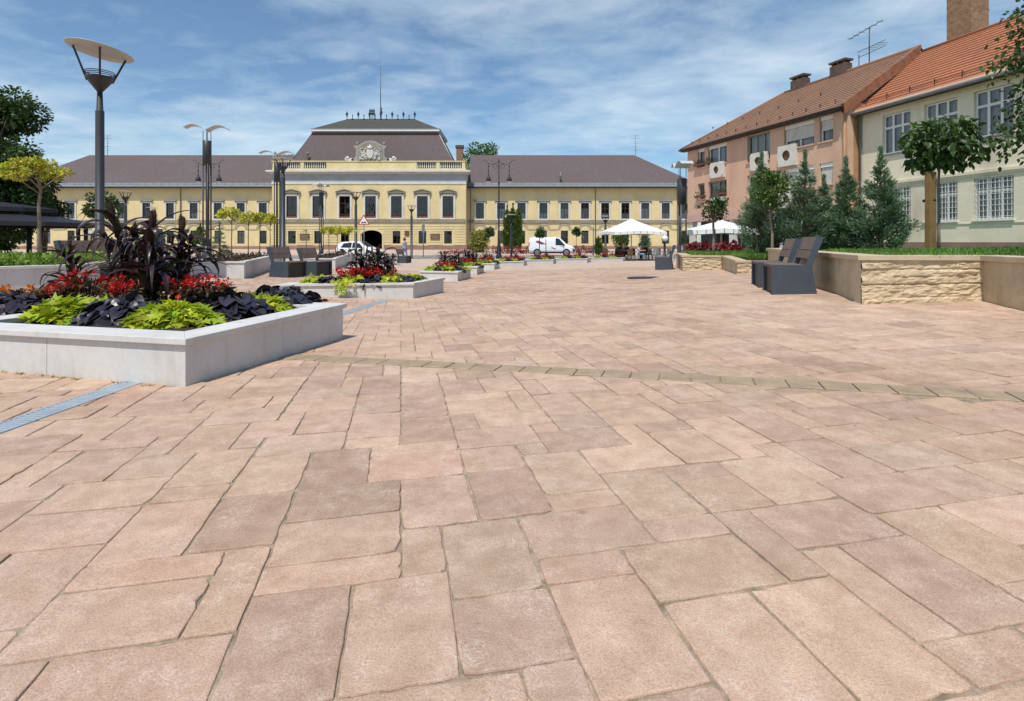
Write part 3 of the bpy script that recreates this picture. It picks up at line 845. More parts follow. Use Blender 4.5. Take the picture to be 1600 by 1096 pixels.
def roof_mesh(name, faces, mat, parent, thick=0):
    """faces: list of 3d polygons; UV = metres along the eave and up the slope"""
    V, Fc, UV = [], [], []
    for poly in faces:
        P = [Vector(p) for p in poly]; nrm = (P[1] - P[0]).cross(P[2] - P[0]).normalized()
        hz = Vector((0, 0, 1)).cross(nrm); hz = hz.normalized() if hz.length > 1e-4 else Vector((1, 0, 0)); up = nrm.cross(hz)
        b = len(V); V += P; Fc.append(list(range(b, b + len(P)))); UV += [(p.dot(hz), p.dot(up)) for p in P]
    me = bpy.data.meshes.new(name); me.from_pydata([tuple(v) for v in V], [], Fc)
    uv = me.uv_layers.new(name='UVMap')
    for i, l in enumerate(me.loops): uv.data[i].uv = UV[l.vertex_index]
    for m in (mat if isinstance(mat, list) else [mat]): me.materials.append(m)
    me.update(); return link(name, me, parent)


def win_frame(w, h, bars_x, bars_z, t=.06, dep=.07):
    mb = MB(); mb.span((-w / 2, 0, 0), (-w / 2 + t, dep, h)); mb.span((w / 2 - t, 0, 0), (w / 2, dep, h))
    mb.span((-w / 2 + t, 0, 0), (w / 2 - t, dep, t)); mb.span((-w / 2 + t, 0, h - t), (w / 2 - t, dep, h))
    for x, bw in bars_x: mb.span((x - bw / 2, .008, t), (x + bw / 2, dep - .008, h - t))
    for z, bw in bars_z: mb.span((-w / 2 + t, .004, z - bw / 2), (w / 2 - t, dep - .004, z + bw / 2))
    return mb


def pane_mesh(w, h):
    mb = MB(); mb.add([(-w / 2, 0, 0), (w / 2, 0, 0), (w / 2, 0, h), (-w / 2, 0, h)], [(0, 1, 2, 3)]); return mb


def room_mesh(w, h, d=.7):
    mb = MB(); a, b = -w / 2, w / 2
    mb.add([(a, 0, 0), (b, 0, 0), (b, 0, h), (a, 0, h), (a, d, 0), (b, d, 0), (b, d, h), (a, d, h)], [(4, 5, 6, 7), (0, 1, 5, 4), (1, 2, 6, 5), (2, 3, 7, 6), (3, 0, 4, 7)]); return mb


# ================================================================ the palace
def palace():
    Y = 76.0; K = Y / F
    X = lambda px: (px - CX) * K
    Z = lambda py: CZ - (py - HY) * K
    root = thing('palace', 'long yellow two-storey palace with mauve slate roofs and crested centre block', 'palace', (0, Y, 0))
    base = -.4
    PJ = 2.6                                     # projection of the centre block
    bx0, bx1 = X(425) * (Y - PJ) / Y, X(728) * (Y - PJ) / Y
    Kc = (Y - PJ) / F; Xc = lambda px: (px - CX) * Kc; Zc = lambda py: CZ - (py - HY) * Kc
    wl0, wr1 = -70.0, X(1090)
    # windows -----------------------------------------------------------------
    left_c = [X(p) for p in (-3, 35, 73, 111, 150, 190, 229, 266, 303, 340.6, 376.5, 411)]
    right_c = [X(p) for p in (750, 783, 815, 849, 882, 914, 945.5, 977, 1008, 1040, 1071)]
    cen_c = [Xc(p) for p in (456, 497, 538.5, 579, 619.5, 660, 700)]
    up0, up1 = Z(342), Z(317.3); lo0, lo1 = Z(381), Z(360.5)
    ww = 1.13
    lh = [];
    for c in left_c: lh += [(c - ww / 2, c + ww / 2, up0, up1), (c - .5, c + .5, lo0, lo1)]
    rh = []
    for c in right_c: rh += [(c - ww / 2, c + ww / 2, up0, up1), (c - .5, c + .5, lo0, lo1)]
    ch = []; cu0, cu1 = Zc(340.5), Zc(306.5); cw = 1.48
    arch = (Xc(563.5), Xc(597), Zc(392), Zc(360.0))
    for i, c in enumerate(cen_c):
        ch.append((c - cw / 2, c + cw / 2, cu0, cu1))
        if i != 3: ch.append((c - .53, c + .53, Zc(381), Zc(361)))
    ch.append((arch[0], arch[1], base, arch[3]))
    eave = Z(292.5)
    mb = MB(); wall_panel(mb, wl0, bx0 + .02, base, eave, lh, .16); mb.span((wl0, .4, base), (wl0 + .3, 13, eave)); mb.build('wall', M['yellow'], root)
    mb = MB(); wall_panel(mb, bx1 - .02, wr1, base, eave, rh, .16); mb.span((wr1 - .3, .4, base), (wr1, 13, eave)); mb.build('wall', M['yellow'], root)
    mb = MB(); zt = Zc(288)
    wall_panel(mb, bx0, bx1, base, zt, ch, .2, 0, -PJ)
    for xx in (bx0, bx1): mb.add([(xx, -PJ, base), (xx, 6, base), (xx, 6, Zc(252)), (xx, -PJ, Zc(252))], [(0, 1, 2, 3)])
    mb.build('wall', M['yellow'], root)
    # rusticated ground floor bands on the centre block (open joints between proud courses)
    mb = MB(); z = Zc(383)
    hb = sorted([h for h in ch if h[2] < Zc(358)])
    while z < Zc(352):
        segs = []; x = bx0 + .05
        for h in hb:
            if h[2] - .1 < z + .2 and h[3] + .15 > z:
                if h[0] - .18 > x: segs.append((x, h[0] - .18))
                x = h[1] + .18
        segs.append((x, bx1 - .05))
        for a, b in segs: mb.span((a, -PJ - .05, z), (b, -PJ - .002, z + .27))
        z += .36
    mb.build('rusticated_courses', M['yellow_pale'], root)
    # plinths
    mb = MB(); pz = Z(385)
    mb.span((wl0, -.12, base), (bx0 - .01, -.002, pz)); mb.span((bx1 + .01, -.12, base), (wr1, -.002, pz))
    mb.span((bx0 - .08, -PJ - .14, base), (arch[0] - .25, -PJ - .003, Zc(384))); mb.span((arch[1] + .25, -PJ - .14, base), (bx1 + .08, -PJ - .003, Zc(384)))
    mb.build('plinth', M['plinth'], root)
    # string courses on the wings
    mb = MB()
    for a, b in ((wl0, bx0 - .01), (bx1 + .01, wr1)):
        mb.span((a, -.16, Z(348.6)), (b, -.002, Z(345.6))); mb.span((a, -.10, Z(345.5)), (b, -.003, Z(344.2)))
    mb.span((bx0 - .1, -PJ - .2, Zc(347.5)), (bx1 + .1, -PJ - .06, Zc(344.5))); mb.span((bx0 - .05, -PJ - .1, Zc(344.4)), (bx1 + .05, -PJ - .055, Zc(342.6)))
    mb.build('string_course', M['dark_trim'], root)
    for cs, a, b in ((left_c, wl0, bx0), (right_c, bx1, wr1)):
        mb = MB(); x = a
        for c in cs:
            mb.span((x + .01, -.07, Z(359.4)), (c - .95, -.002, Z(358.0))); x = c + .95
            n = 14
            for r0, r1, yy in ((.62, .80, -.08), (.86, .95, -.06)):
                for k in range(n):
                    t0, t1 = PI * k / n, PI * (k + 1) / n
                    zc = Z(358.8)
                    P = [(c + r0 * math.cos(t0), zc + r0 * math.sin(t0)), (c + r1 * math.cos(t0), zc + r1 * math.sin(t0)), (c + r1 * math.cos(t1), zc + r1 * math.sin(t1)), (c + r0 * math.cos(t1), zc + r0 * math.sin(t1))]
                    mb.plate(P, yy, -.003)
        mb.span((x + .01, -.07, Z(359.4)), (b - .01, -.002, Z(358.0)))
        mb.build('arch_moulding', M['stone_trim'], root)
    # pale frieze band under the eaves of the wings
    for xx in (wl0 + .3, X(283), bx0 - .35, bx1 + .45, X(930), X(1058)):
        mb = MB(); mb.tube([(xx, -.16, base), (xx, -.16, eave - .25), (xx, -.6, eave - .08)], .065, 6); mb.build('downpipe', M['tin'], root)
    # one window of each kind, then copies -------------------------------------
    rnd = random.Random(4)
    def fit(kind, w, h, loc, hood=None, box=False, curtain=True, grille=False):
        fr = win_frame(w, h, [(0, .07)], [(h * .66, .07)], .07).build('window', M[kind], root, loc)
        pane_mesh(w - .1, h - .1).build('pane', M['glass'], fr, (0, .035, .05))
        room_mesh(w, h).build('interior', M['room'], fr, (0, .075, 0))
        if curtain:
            hh = h * (.34 if curtain is True else curtain); m = MB(); n = 12
            for k in range(n):
                a, b = -w / 2 + w * k / n, -w / 2 + w * (k + 1) / n
                m.add([(a, .1 + .03 * (k % 2), .05), (b, .1 + .03 * ((k + 1) % 2), .05), (b, .1 + .03 * ((k + 1) % 2), hh), (a, .1 + .03 * (k % 2), hh)], [(0, 1, 2, 3)])
            m.build('curtain', M['curtain'], fr)
        if hood == 'wing':
            m = MB(); q = .2
            m.span((-w / 2 - q, -.19, -.22), (-w / 2 - .002, -.1, h + .02)); m.span((w / 2 + .002, -.19, -.22), (w / 2 + q, -.1, h + .02)); m.span((-w / 2 - .001, -.19, -.22), (w / 2 + .001, -.1, -.01)); m.span((-w / 2 - .001, -.19, h + .005), (w / 2 + .001, -.1, h + .15))
            m.build('surround', M['plaster'], fr)
            m = MB(); m.span((-w / 2 - .36, -.34, h + .30), (w / 2 + .36, -.1, h + .42)); m.span((-w / 2 - .27, -.24, h + .155), (w / 2 + .27, -.1, h + .298))
            m.build('hood', M['grey_trim'], fr)
        if hood == 'centre':
            m = MB(); q = .27
            m.span((-w / 2 - q, -.26, -.08), (-w / 2 - .002, -.17, h + .04)); m.span((w / 2 + .002, -.26, -.08), (w / 2 + q, -.17, h + .04)); m.span((-w / 2 - .001, -.26, h + .003), (w / 2 + .001, -.17, h + .28))
            m.span((-w / 2 - .3, -.3, -.24), (w / 2 + .3, -.17, -.085))
            m.build('surround', M['plaster'], fr)
            m = MB(); e = w / 2 + .48
            m.span((-e, -.44, h + .42), (e, -.17, h + .52)); m.span((-e + .1, -.3, h + .285), (e - .1, -.17, h + .415))
            m.plate([(-e, h + .525), (e, h + .525), (e * .5, h + .70), (0, h + .84), (-e * .5, h + .70)], -.36, -.17)
            m.plate([(-e, h + .525), (-e + .02, h + .60), (-e * .5, h + .79), (0, h + .93), (e * .5, h + .79), (e - .02, h + .60), (e, h + .525), (e * .5, h + .705), (0, h + .845), (-e * .5, h + .705)], -.46, -.361)
            for s in (-1, 1): m.box((s * (e - .16), -.27, h + .16), (.16, .18, .46))
            m.build('pediment', M['dark_trim'], fr)
        if box:
            b = MB(); b.span((-w / 2 + .06, -.20, .02), (w / 2 - .06, -.02, .2)); b.build('flower_box', M['bronze'], fr)
            link('flowers', flower_heap(.6, .12, .2, 60, 'leaf_redbed'), fr, (0, -.12, .22))
            m = MB(); m.span((-w / 2 + .02, .12, 0.1), (-w / 2 + .34, .13, h - .1)); m.span((w / 2 - .34, .12, .1), (w / 2 - .02, .13, h - .1)); m.build('drape', M['curtain_red'], fr)
        return fr
    uw = fit('frame_dark', ww - .02, up1 - up0 - .02, (left_c[0], .10, up0 + .01), 'wing')
    uv_ = fit('frame_dark', ww - .02, up1 - up0 - .02, (left_c[1], .10, up0 + .01), 'wing', curtain=.62); un = fit('frame_dark', ww - .02, up1 - up0 - .02, (left_c[2], .10, up0 + .01), 'wing', curtain=False)
    for c in left_c[3:] + right_c: dup(rnd.choice((uw, uw, uv_, un)), (c, .10, up0 + .01), parent=root)
    lw = fit('frame_dark', .98, lo1 - lo0 - .02, (left_c[0], .10, lo0 + .01), None, False, False)
    lv = fit('frame_dark', .98, lo1 - lo0 - .02, (left_c[1], .10, lo0 + .01), None, False, .9)
    for c in left_c[2:] + right_c: dup(rnd.choice((lw, lw, lv)), (c, .10, lo0 + .01), parent=root)
    cwn = fit('frame_dark', cw - .02, cu1 - cu0 - .02, (cen_c[0], .17 - PJ, cu0 + .01), 'centre', True, False)
    for c in cen_c[1:]: dup(cwn, (c, .17 - PJ, cu0 + .01), parent=root)
    zl0, zl1 = Zc(381), Zc(361)
    cl = fit('frame_dark', 1.04, zl1 - zl0 - .02, (cen_c[0], .15 - PJ, zl0 + .01), None, False, False)
    for c in (cen_c[1], cen_c[2], cen_c[4], cen_c[5], cen_c[6]): dup(cl, (c, .15 - PJ, zl0 + .01), parent=root)
    # gateway: arched head filled in around the opening, dark passage behind
    ax, ar = (arch[0] + arch[1]) / 2, (arch[1] - arch[0]) / 2; zs = arch[3] - .75
    mb = MB(); n = 18
    for k in range(n):
        t0, t1 = PI * k / n, PI * (k + 1) / n
        P = [(ax + ar * math.cos(t0), zs + .75 * math.sin(t0)), (ax + ar * math.cos(t0), arch[3] + .001), (ax + ar * math.cos(t1), arch[3] + .001), (ax + ar * math.cos(t1), zs + .75 * math.sin(t1))]
        mb.plate(P, -PJ + .004, -PJ + .5)
    mb.build('gate_arch', M['yellow_pale'], root)
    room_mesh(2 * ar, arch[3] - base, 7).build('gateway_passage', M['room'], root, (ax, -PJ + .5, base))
    mb = MB();
    for s in (-1, 1): mb.span((ax + s * (ar + .02), -PJ - .09, base), (ax + s * (ar + .24), -PJ - .004, zs))
    for k in range(n):
        t0, t1 = PI * k / n, PI * (k + 1) / n; e = ar + .24; e2 = .99
        mb.plate([(ax + (ar + .02) * math.cos(t0), zs + .76 * math.sin(t0)), (ax + e * math.cos(t0), zs + e2 * math.sin(t0)), (ax + e * math.cos(t1), zs + e2 * math.sin(t1)), (ax + (ar + .02) * math.cos(t1), zs + .76 * math.sin(t1))], -PJ - .09, -PJ - .004)
    mb.build('gate_surround', M['yellow_pale'], root)
    for px in (476.5, 680):
        m = MB(); m.span((-.62, -.11, 0), (.62, 0, .78)); pl = m.build('plaque', M['bronze'], root, (Xc(px), -PJ - .055, Zc(374.5)))
        m = MB()
        for k in range(4): m.span((-.48, -.118, .14 + k * .14), (.48 - .1 * (k % 2), -.111, .19 + k * .14))
        m.build('plaque_relief', M['dark_trim'], pl)
    m = MB(); m.span((-.3, -.1, 0), (.3, 0, .7)); m.build('notice_board', M['bronze'], root, (Xc(636), -PJ - .055, Zc(369)))
    # entablature of the centre block
    mb = MB(); mb.span((bx0 - .03, -PJ - .08, Zc(288)), (bx1 + .03, -PJ + .3, Zc(284.4))); mb.build('architrave', M['plaster'], root)
    mb = MB(); mb.span((bx0 - .01, -PJ - .03, Zc(284.4)), (bx1 + .01, -PJ + .3, Zc(272.5))); mb.build('frieze', M['frieze'], root)
    mb = MB(); o = .62
    for k, (pa, pb, oo) in enumerate(((272.5, 270.6, .18), (270.6, 269.4, .38), (269.4, 266.8, .62))):
        mb.span((bx0 - oo, -PJ - oo, Zc(pa) + .001), (bx1 + oo, -PJ + 2, Zc(pb)))
    x = bx0 + .1
    while x < bx1 - .1: mb.span((x, -PJ - .34, Zc(271.6)), (x + .16, -PJ - .19, Zc(270.6) - .002)); x += .34
    mb.build('cornice', M['plaster'], root)
    # balustrade
    mb = MB(); zb0, zb1 = Zc(266.8), Zc(251.5); yb = -PJ + .05
    mb.span((bx0, yb, zb0), (bx1, yb + .4, Zc(263.4)))
    px_post = [425, 437, 470.5, 474, 512, 516, 646, 650, 683, 686, 721, 728]
    mb.span((Xc(512), yb + .02, Zc(263.4)), (Xc(647), yb + .38, Zc(252.9)))
    for a in (425.5, 469, 509.5, 645.5, 681.5, 721.5): mb.span((Xc(a), yb + .0, Zc(263.4)), (Xc(a + 5.5), yb + .4, Zc(252.9)))
    mb.span((bx0 - .06, yb - .08, Zc(252.9)), (bx1 + .06, yb + .48, Zc(251.5)))
    bal = mb.build('parapet', M['yellow_pale'], root)
    for a, b in ((431, 469), (474.5, 509.5), (651, 681.5), (687, 721.5)):
        mb = MB(); x = Xc(a) + .14
        while x < Xc(b) - .08:
            mb.lathe([(.07, 0), (.085, .05), (.06, .1), (.105, .3), (.055, .68), (.08, .75), (.07, .90)], 8, (x, yb + .2, Zc(263.4))); x += .29
        mb.build('balusters', M['plaster'], bal)
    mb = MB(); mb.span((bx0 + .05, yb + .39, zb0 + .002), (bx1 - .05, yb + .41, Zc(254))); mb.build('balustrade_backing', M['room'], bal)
    # corner urn
    for px in (428.5,):
        mb = MB(); mb.lathe([(.12, 0), (.1, .12), (.3, .3), (.36, .55), (.22, .75), (.1, .85), (.2, 1.0), (.1, 1.2), (.01, 1.35)], 12); mb.build('urn', M['dark_trim'], root, (Xc(px), yb + .2, Zc(251.5)))
    mb = MB(); mb.lathe([(.08, 0), (.05, 1.0), (.18, 1.1), (.18, 1.3), (.02, 1.45)], 8); mb.build('roof_finial', M['dark_trim'], root, (Xc(462.5), 1.6, Zc(246)))
    # crested pediment
    cx = Xc(578.5); z0 = Zc(251.5); kk = Kc
    P = lambda px, py: ((px - 578.5) * kk, (251.5 - py) * kk)
    out = [(549, 251.4), (549, 249), (553, 248), (556, 244), (556, 232), (553, 231), (553, 228), (560, 227), (565, 224), (571, 221), (578.5, 219.8)]
    poly = [P(*q) for q in out]; poly = poly + [(-x, z) for x, z in reversed(poly[:-1])]
    mb = MB(); mb.plate(list(reversed(poly)), 0, .5); ped = mb.build('crest_gable', M['grey_trim'], root, (cx, yb - .05, z0))
    inn = [(559, 251), (559, 233), (562, 229), (566, 226.5), (571, 224), (578.5, 222.6)]
    poly = [P(*q) for q in inn]; poly = poly + [(-x, z) for x, z in reversed(poly[:-1])]
    mb = MB(); mb.plate(list(reversed(poly)), -.05, -.002); mb.build('crest_field', M['dark_trim'], ped)
    mb = MB(); r = random.Random(2)
    sh = [(-.42, 1.5), (.42, 1.5), (.44, .8), (.25, .42), (0, .25), (-.25, .42), (-.44, .8)]
    mb.plate(sh, -.22, -.052)
    mb.lathe([(.3, 0), (.34, .15), (.4, .36), (.1, .42), (.06, .6)], 10, (0, -.14, 1.55), 0, True, .5)
    for s in (-1, 1):
        for k in range(46):
            a = r.uniform(.1, 3.0); d = r.uniform(.5, 1.3)
            x, zz = .55 + r.random() * .85, .15 + r.random() * 1.75
            if zz > 2.1 - x * .7: continue
            mb.ball((s * x, -.09, zz), r.uniform(.06, .13), 6)
        for k in range(5):
            pts = [(s * (.6 + .22 * math.cos(t + k) + k * .13), -.12, .35 + k * .27 + .2 * math.sin(t + k)) for t in np.linspace(0, 4.2, 8)]
            mb.tube(pts, .055, 5)
    mb.build('coat_of_arms', M['plaster'], ped)
    for s in (-1, 1):
        mb = MB(); bxx = 24.2 * kk
        mb.lathe([(.12, 0), (.08, .1), (.2, .25), (.23, .4), (.15, .55), (.01, .62)], 10, (s * 21 * kk, .25, 23.2 * kk)); mb.build('finial', M['dark_trim'], ped)
        mb = MB(); pts = [(s * (36 * kk - 3.2 * kk * t / 3 * math.cos(t)), .2, 3.1 * kk + (.9 - .11 * t) * .28 * math.sin(t) * 1.2) for t in np.linspace(0, 7.5, 22)]
        mb.tube(pts, [.17 - .004 * i for i in range(22)], 7); mb.span((s * 30 * kk - .35, 0, 0), (s * 30 * kk + .35, .4, .22)); mb.build('scroll', M['plaster'], ped)
    # roofs ---------------------------------------------------------------------
    er = 292.0; ze = Z(293.0); ov = .75; yr = 6.0; zr = 14.0
    ye = -ov
    hx = -63.7
    lf = [(wl0 - ov, ye, ze), (bx0 + .0, ye, ze), (bx0, yr, zr), (hx, yr, zr)]
    roof_mesh('roof', [lf, [(wl0 - ov, yr * 2 + ov, ze), (wl0 - ov, ye, ze), (hx, yr, zr)], [(bx0, 2 * yr + ov, ze), (wl0 - ov, 2 * yr + ov, ze), (hx, yr, zr), (bx0, yr, zr)]], M['slate'], root)
    rx = 18.4
    rr = roof_mesh('roof', [[(bx1, ye, ze), (wr1 + ov, ye, ze), (rx, yr, zr), (bx1, yr, zr)], [(wr1 + ov, ye, ze), (wr1 + ov, 2 * yr + ov, ze), (rx, yr, zr)], [(wr1 + ov, 2 * yr + ov, ze), (bx1, 2 * yr + ov, ze), (bx1, yr, zr), (rx, yr, zr)]], M['slate'], root)
    sl = (zr - ze) / (yr - ye)
    for a, b in ((wl0 - ov, bx0 - .02), (bx1 + .02, wr1 + ov)):
        mb = MB()
        mb.add([(a, ye - .02, ze + .03), (b, ye - .02, ze + .03), (b, ye + .75, ze + .03 + .77 * sl), (a, ye + .75, ze + .03 + .77 * sl)], [(0, 1, 2, 3)])
        x = a
        while x < b: mb.span((x, ye + .3, ze + .3), (x + .04, ye + .34, ze + .62)); x += 1.1
        mb.span((a, ye + .3, ze + .58), (b, ye + .335, ze + .61))
        mb.build('snow_guard', M['tin'], root)
    for a, b in ((wl0 - ov, bx0 - .02), (bx1 + .02, wr1 + ov)):
        mb = MB(); mb.span((a, ye - .14, ze - .17), (b, ye - .02, ze)); mb.span((a, ye - .01, ze - .12), (b, -.002, ze - .04))
        mb.build('gutter', M['car_dark'], root)
    # mansard of the centre block
    y1, y2, y3 = 1.75 - 0, 3.7, 6.9
    def row(Yd, pa, pb, py): k = (Y + Yd) / F; return ((pa - CX) * k, (pb - CX) * k, CZ - (py - HY) * k)
    a0, a1, az = row(y1, 454.5, 708, 253); b0, b1, bz = row(y2, 488.5, 685, 207.5); c0, c1, cz = row(y2 - .15, 487.5, 686, 203.5); d0, d1, dz = row(y3, 541, 649, 187)
    yb_ = 14.5; q = y2 - y1
    roof_mesh('mansard_roof', [[(a0, y1, az), (a1, y1, az), (b1, y2, bz), (b0, y2, bz)], [(a1, y1, az), (a1, yb_, az), (b1, yb_ - q, bz), (b1, y2, bz)], [(a0, yb_, az), (a0, y1, az), (b0, y2, bz), (b0, yb_ - q, bz)],
                               [(a1, yb_, az), (a0, yb_, az), (b0, yb_ - q, bz), (b1, yb_ - q, bz)]], M['slate'], root)
    mb = MB(); mb.span((b0 - .2, y2 - .48, bz + .13), (b1 + .2, yb_ - q + .3, cz - .02)); mb.build('roof_band', M['white'], root)
    mb = MB(); mb.span((c0 - .15, y2 - .3, cz - .018), (c1 + .15, yb_ - q + .3, cz + .2)); mb.build('roof_gutter', M['tin'], root)
    zc_ = cz + .201
    top = roof_mesh('top_roof', [[(c0, y2 - .15, zc_), (c1, y2 - .15, zc_), (d1, y3, dz), (d0, y3, dz)], [(c1, y2 - .15, zc_), (c1, 11.9, zc_), (d1, 8.6, dz), (d1, y3, dz)], [(c0, 11.9, zc_), (c0, y2 - .15, zc_), (d0, y3, dz), (d0, 8.6, dz)],
                                 [(c1, 11.9, zc_), (c0, 11.9, zc_), (d0, 8.6, dz), (d1, 8.6, dz)], [(d0, y3, dz), (d1, y3, dz), (d1, 8.6, dz), (d0, 8.6, dz)]], M['slate_dark'], root)
    # hip ridges in pale tin
    mb = MB(); mb.tube([(a0, y1, az + .02), (b0, y2, bz + .02)], .05, 6); mb.build('hip_ridge', M['tin'], root); mb = MB(); mb.tube([(a1, y1, az + .02), (b1, y2, bz + .02)], .05, 6); mb.build('hip_ridge', M['plaster'], root)
    # roof cresting: plain iron stems and tall flowers
    mb = MB(); n = 13
    for i in range(n):
        x = d0 + .1 + (d1 - d0 - .2) * i / (n - 1)
        if i % 2 == 0: mb.lathe([(.09, 0), (.04, .12), (.04, .42), (.17, .5), (.06, .6), (.22, .78), (.20, .9), (.05, 1.0), (.12, 1.1), (.01, 1.25)], 7, (x, y3 + .05, dz))
        else: mb.lathe([(.2, 0), (.05, .18), (.04, .5), (.11, .58), (.01, .8)], 7, (x, y3 + .05, dz))
    for k, dx in enumerate((-.75, -.45, -.15)): mb.lathe([(.05, 0), (.05, .6), (.2, .9), (.08, 1.1), (.16, 1.3), (.01, 1.7)], 7, ((d0 + d1) / 2 - .9 + dx, y3 + .06, dz))
    mb.lathe([(.16, 0), (.05, .2), (.05, .9), (.24, 1.1), (.05, 1.4), (.14, 1.6), (.01, 1.9)], 8, ((d0 + d1) / 2 + .05, y3 + .04, dz))
    mb.span((d0, y3, dz + .02), (d1, y3 + .05, dz + .09)); mb.build('roof_cresting', M['black_iron'], root)
    mb = MB(); mb.tube([((594 - CX) / F * (Y + y3), y3 + .3, dz), ((594 - CX) / F * (Y + y3), y3 + .3, dz + 8.3)], [.075, .03], 6); mb.build('flagpole', M['pole'], root)
    # chimney, antenna, dormer vent on the wings
    mb = MB(); xx = (718.5 - CX) / F * (Y + 7); mb.span((xx - .5, 6.5, 12.6), (xx + .5, 7.5, 15.2)); mb.build('chimney', M['brick'], root)
    mb = MB(); mb.span((xx - .62, 6.4, 15.202), (xx + .62, 7.6, 15.6)); mb.build('chimney_cap', M['brick_dark'], root)
    for px, top_ in ((993, 3.0), (168, 3.0)):
        mb = MB(); mb.tube([(0, 0, 0), (0, 0, top_)], .035, 5)
        for k, (zz, w) in enumerate(((.7, .7), (1.3, .6), (1.8, .5), (2.5, .9), (2.9, .7))): mb.tube([(-w * (.4 + .4 * (k % 2)), 0, zz), (w * .7, 0, zz + .05)], .022, 4)
        mb.build('antenna', M['tin'], root, ((px - CX) / F * (Y + yr), yr, zr - .02))
    xx = X(876); mb = MB(); mb.lathe([(.12, 0), (.12, .9), (.2, 1.0), (.12, 1.15), (.12, 1.5), (.02, 1.6)], 8); mb.build('roof_vent', M['tin'], root, (xx, .1, ze + .55))
    mb = MB()
    for k in range(9): mb.box((X(588) + .01 * k, -PJ - .02 - .05 * k, Zc(329) + .12 * k), (.09, .05, .13))
    mb.box((X(588), -PJ - .15, Zc(327)), (.1, .3, .1)); mb.build('flag_bracket', M['pole'], root)


# ================================================================ the two buildings on the right (local x runs along the facade from the far end towards the camera,
# local y goes into the building, so walls face -y)
class Facade:
    def __init__(s, far, near):
        s.far, s.near = Vector(far), Vector(near); s.u = (s.near - s.far).normalized(); s.n = Vector((-s.u.y, s.u.x))
        if s.n.x < 0: s.n = -s.n
        s.rz = math.atan2(s.u.y, s.u.x); s.L = (s.near - s.far).length

    def hit(s, px, py):
        """facade coordinate and height of the picture point on the facade plane"""
        k = (px - CX) / F; Y = s.far.dot(s.n) / (k * s.n.x + s.n.y); p = Vector((k * Y, Y))
        return (p - s.far).dot(s.u), CZ - (py - HY) / F * Y

    def rect(s, x0, x1, y0, y1):
        m = (y0 + y1) / 2; a, _ = s.hit(x0, m); b, _ = s.hit(x1, m); _, t = s.hit((x0 + x1) / 2, y0); _, d = s.hit((x0 + x1) / 2, y1)
        return [min(a, b), max(a, b), d, t]


def snow_hooks(mb, L, y, z, step=1.25, h=.28):
    x = .4
    while x < L: mb.plate([(x - .015, z), (x + .015, z), (x + .015, z + h), (x - .015, z + h)], y, y + .03); mb.tube([(x, y, z + h), (x, y + .2, z + h * .3)], .012, 4); x += step


def casement(root, r, dep, kind, nx, transom, room=True, blind=0, grille=False, curtain='curtain', bars=.07, name='window', sill=True, cz=None):
    w, h = r[1] - r[0], r[3] - r[2]
    bx = [(-w / 2 + w * k / nx, bars * 1.5) for k in range(1, nx)]; bz = [(h * transom, bars * 1.6)] if transom else []
    fr = win_frame(w - .02, h - .02, bx, bz, bars).build(name, M[kind], root, ((r[0] + r[1]) / 2, dep, r[2] + .01))
    pane_mesh(w - .1, h - .1).build('pane', M['glass'], fr, (0, .035, .05))
    room_mesh(w, h, .9).build('interior', M['room'], fr, (0, .078, 0))
    if curtain:
        m = MB(); n = 36; rr = random.Random(int(w * 1000))
        for side in range(nx):
            a = -w / 2 + w * side / nx; b = a + w / nx; cut = rr.uniform(.25, .6)
            for k in range(n // nx):
                p, q = a + (b - a) * k / (n // nx), a + (b - a) * (k + 1) / (n // nx)
                if (k / (n // nx)) > cut and rr.random() < .85: continue
                y0, y1 = .16 + .04 * (k % 2), .16 + .04 * ((k + 1) % 2)
                m.add([(p, y0, .06), (q, y1, .06), (q, y1, h - .06), (p, y0, h - .06)], [(0, 1, 2, 3)])
        if m.v: m.build('curtain', M[curtain], fr)
    if sill:
        m = MB(); m.span((-w / 2 - .06, -dep - .09, -.075), (w / 2 + .06, -.003, -.012)); m.build('sill', M[sill if isinstance(sill, str) else 'tin'], fr)
    if blind:
        m = MB(); m.span((-w / 2 + .03, -.11, h - .24), (w / 2 - .03, -.005, h - .02)); m.build('blind_box', M['white'], fr)
        m = MB(); hh = h * blind; z = h - .26
        while z > h - hh: m.span((-w / 2 + .05, -.05, z - .05), (w / 2 - .05, -.02, z - .004)); z -= .055
        m.build('roller_blind', M['white_dirty'], fr)
    if grille:
        m = MB(); y = -.10
        x = -w / 2 + .06
        while x < w / 2: m.span((x - .009, y, -.01), (x + .009, y + .018, h - .02)); x += .155
        z = .12
        while z < h: m.span((-w / 2 + .02, y - .012, z - .009), (w / 2 - .02, y - .001, z + .009)); z += .235
        m.build('grille', M['white'], fr)
    return fr


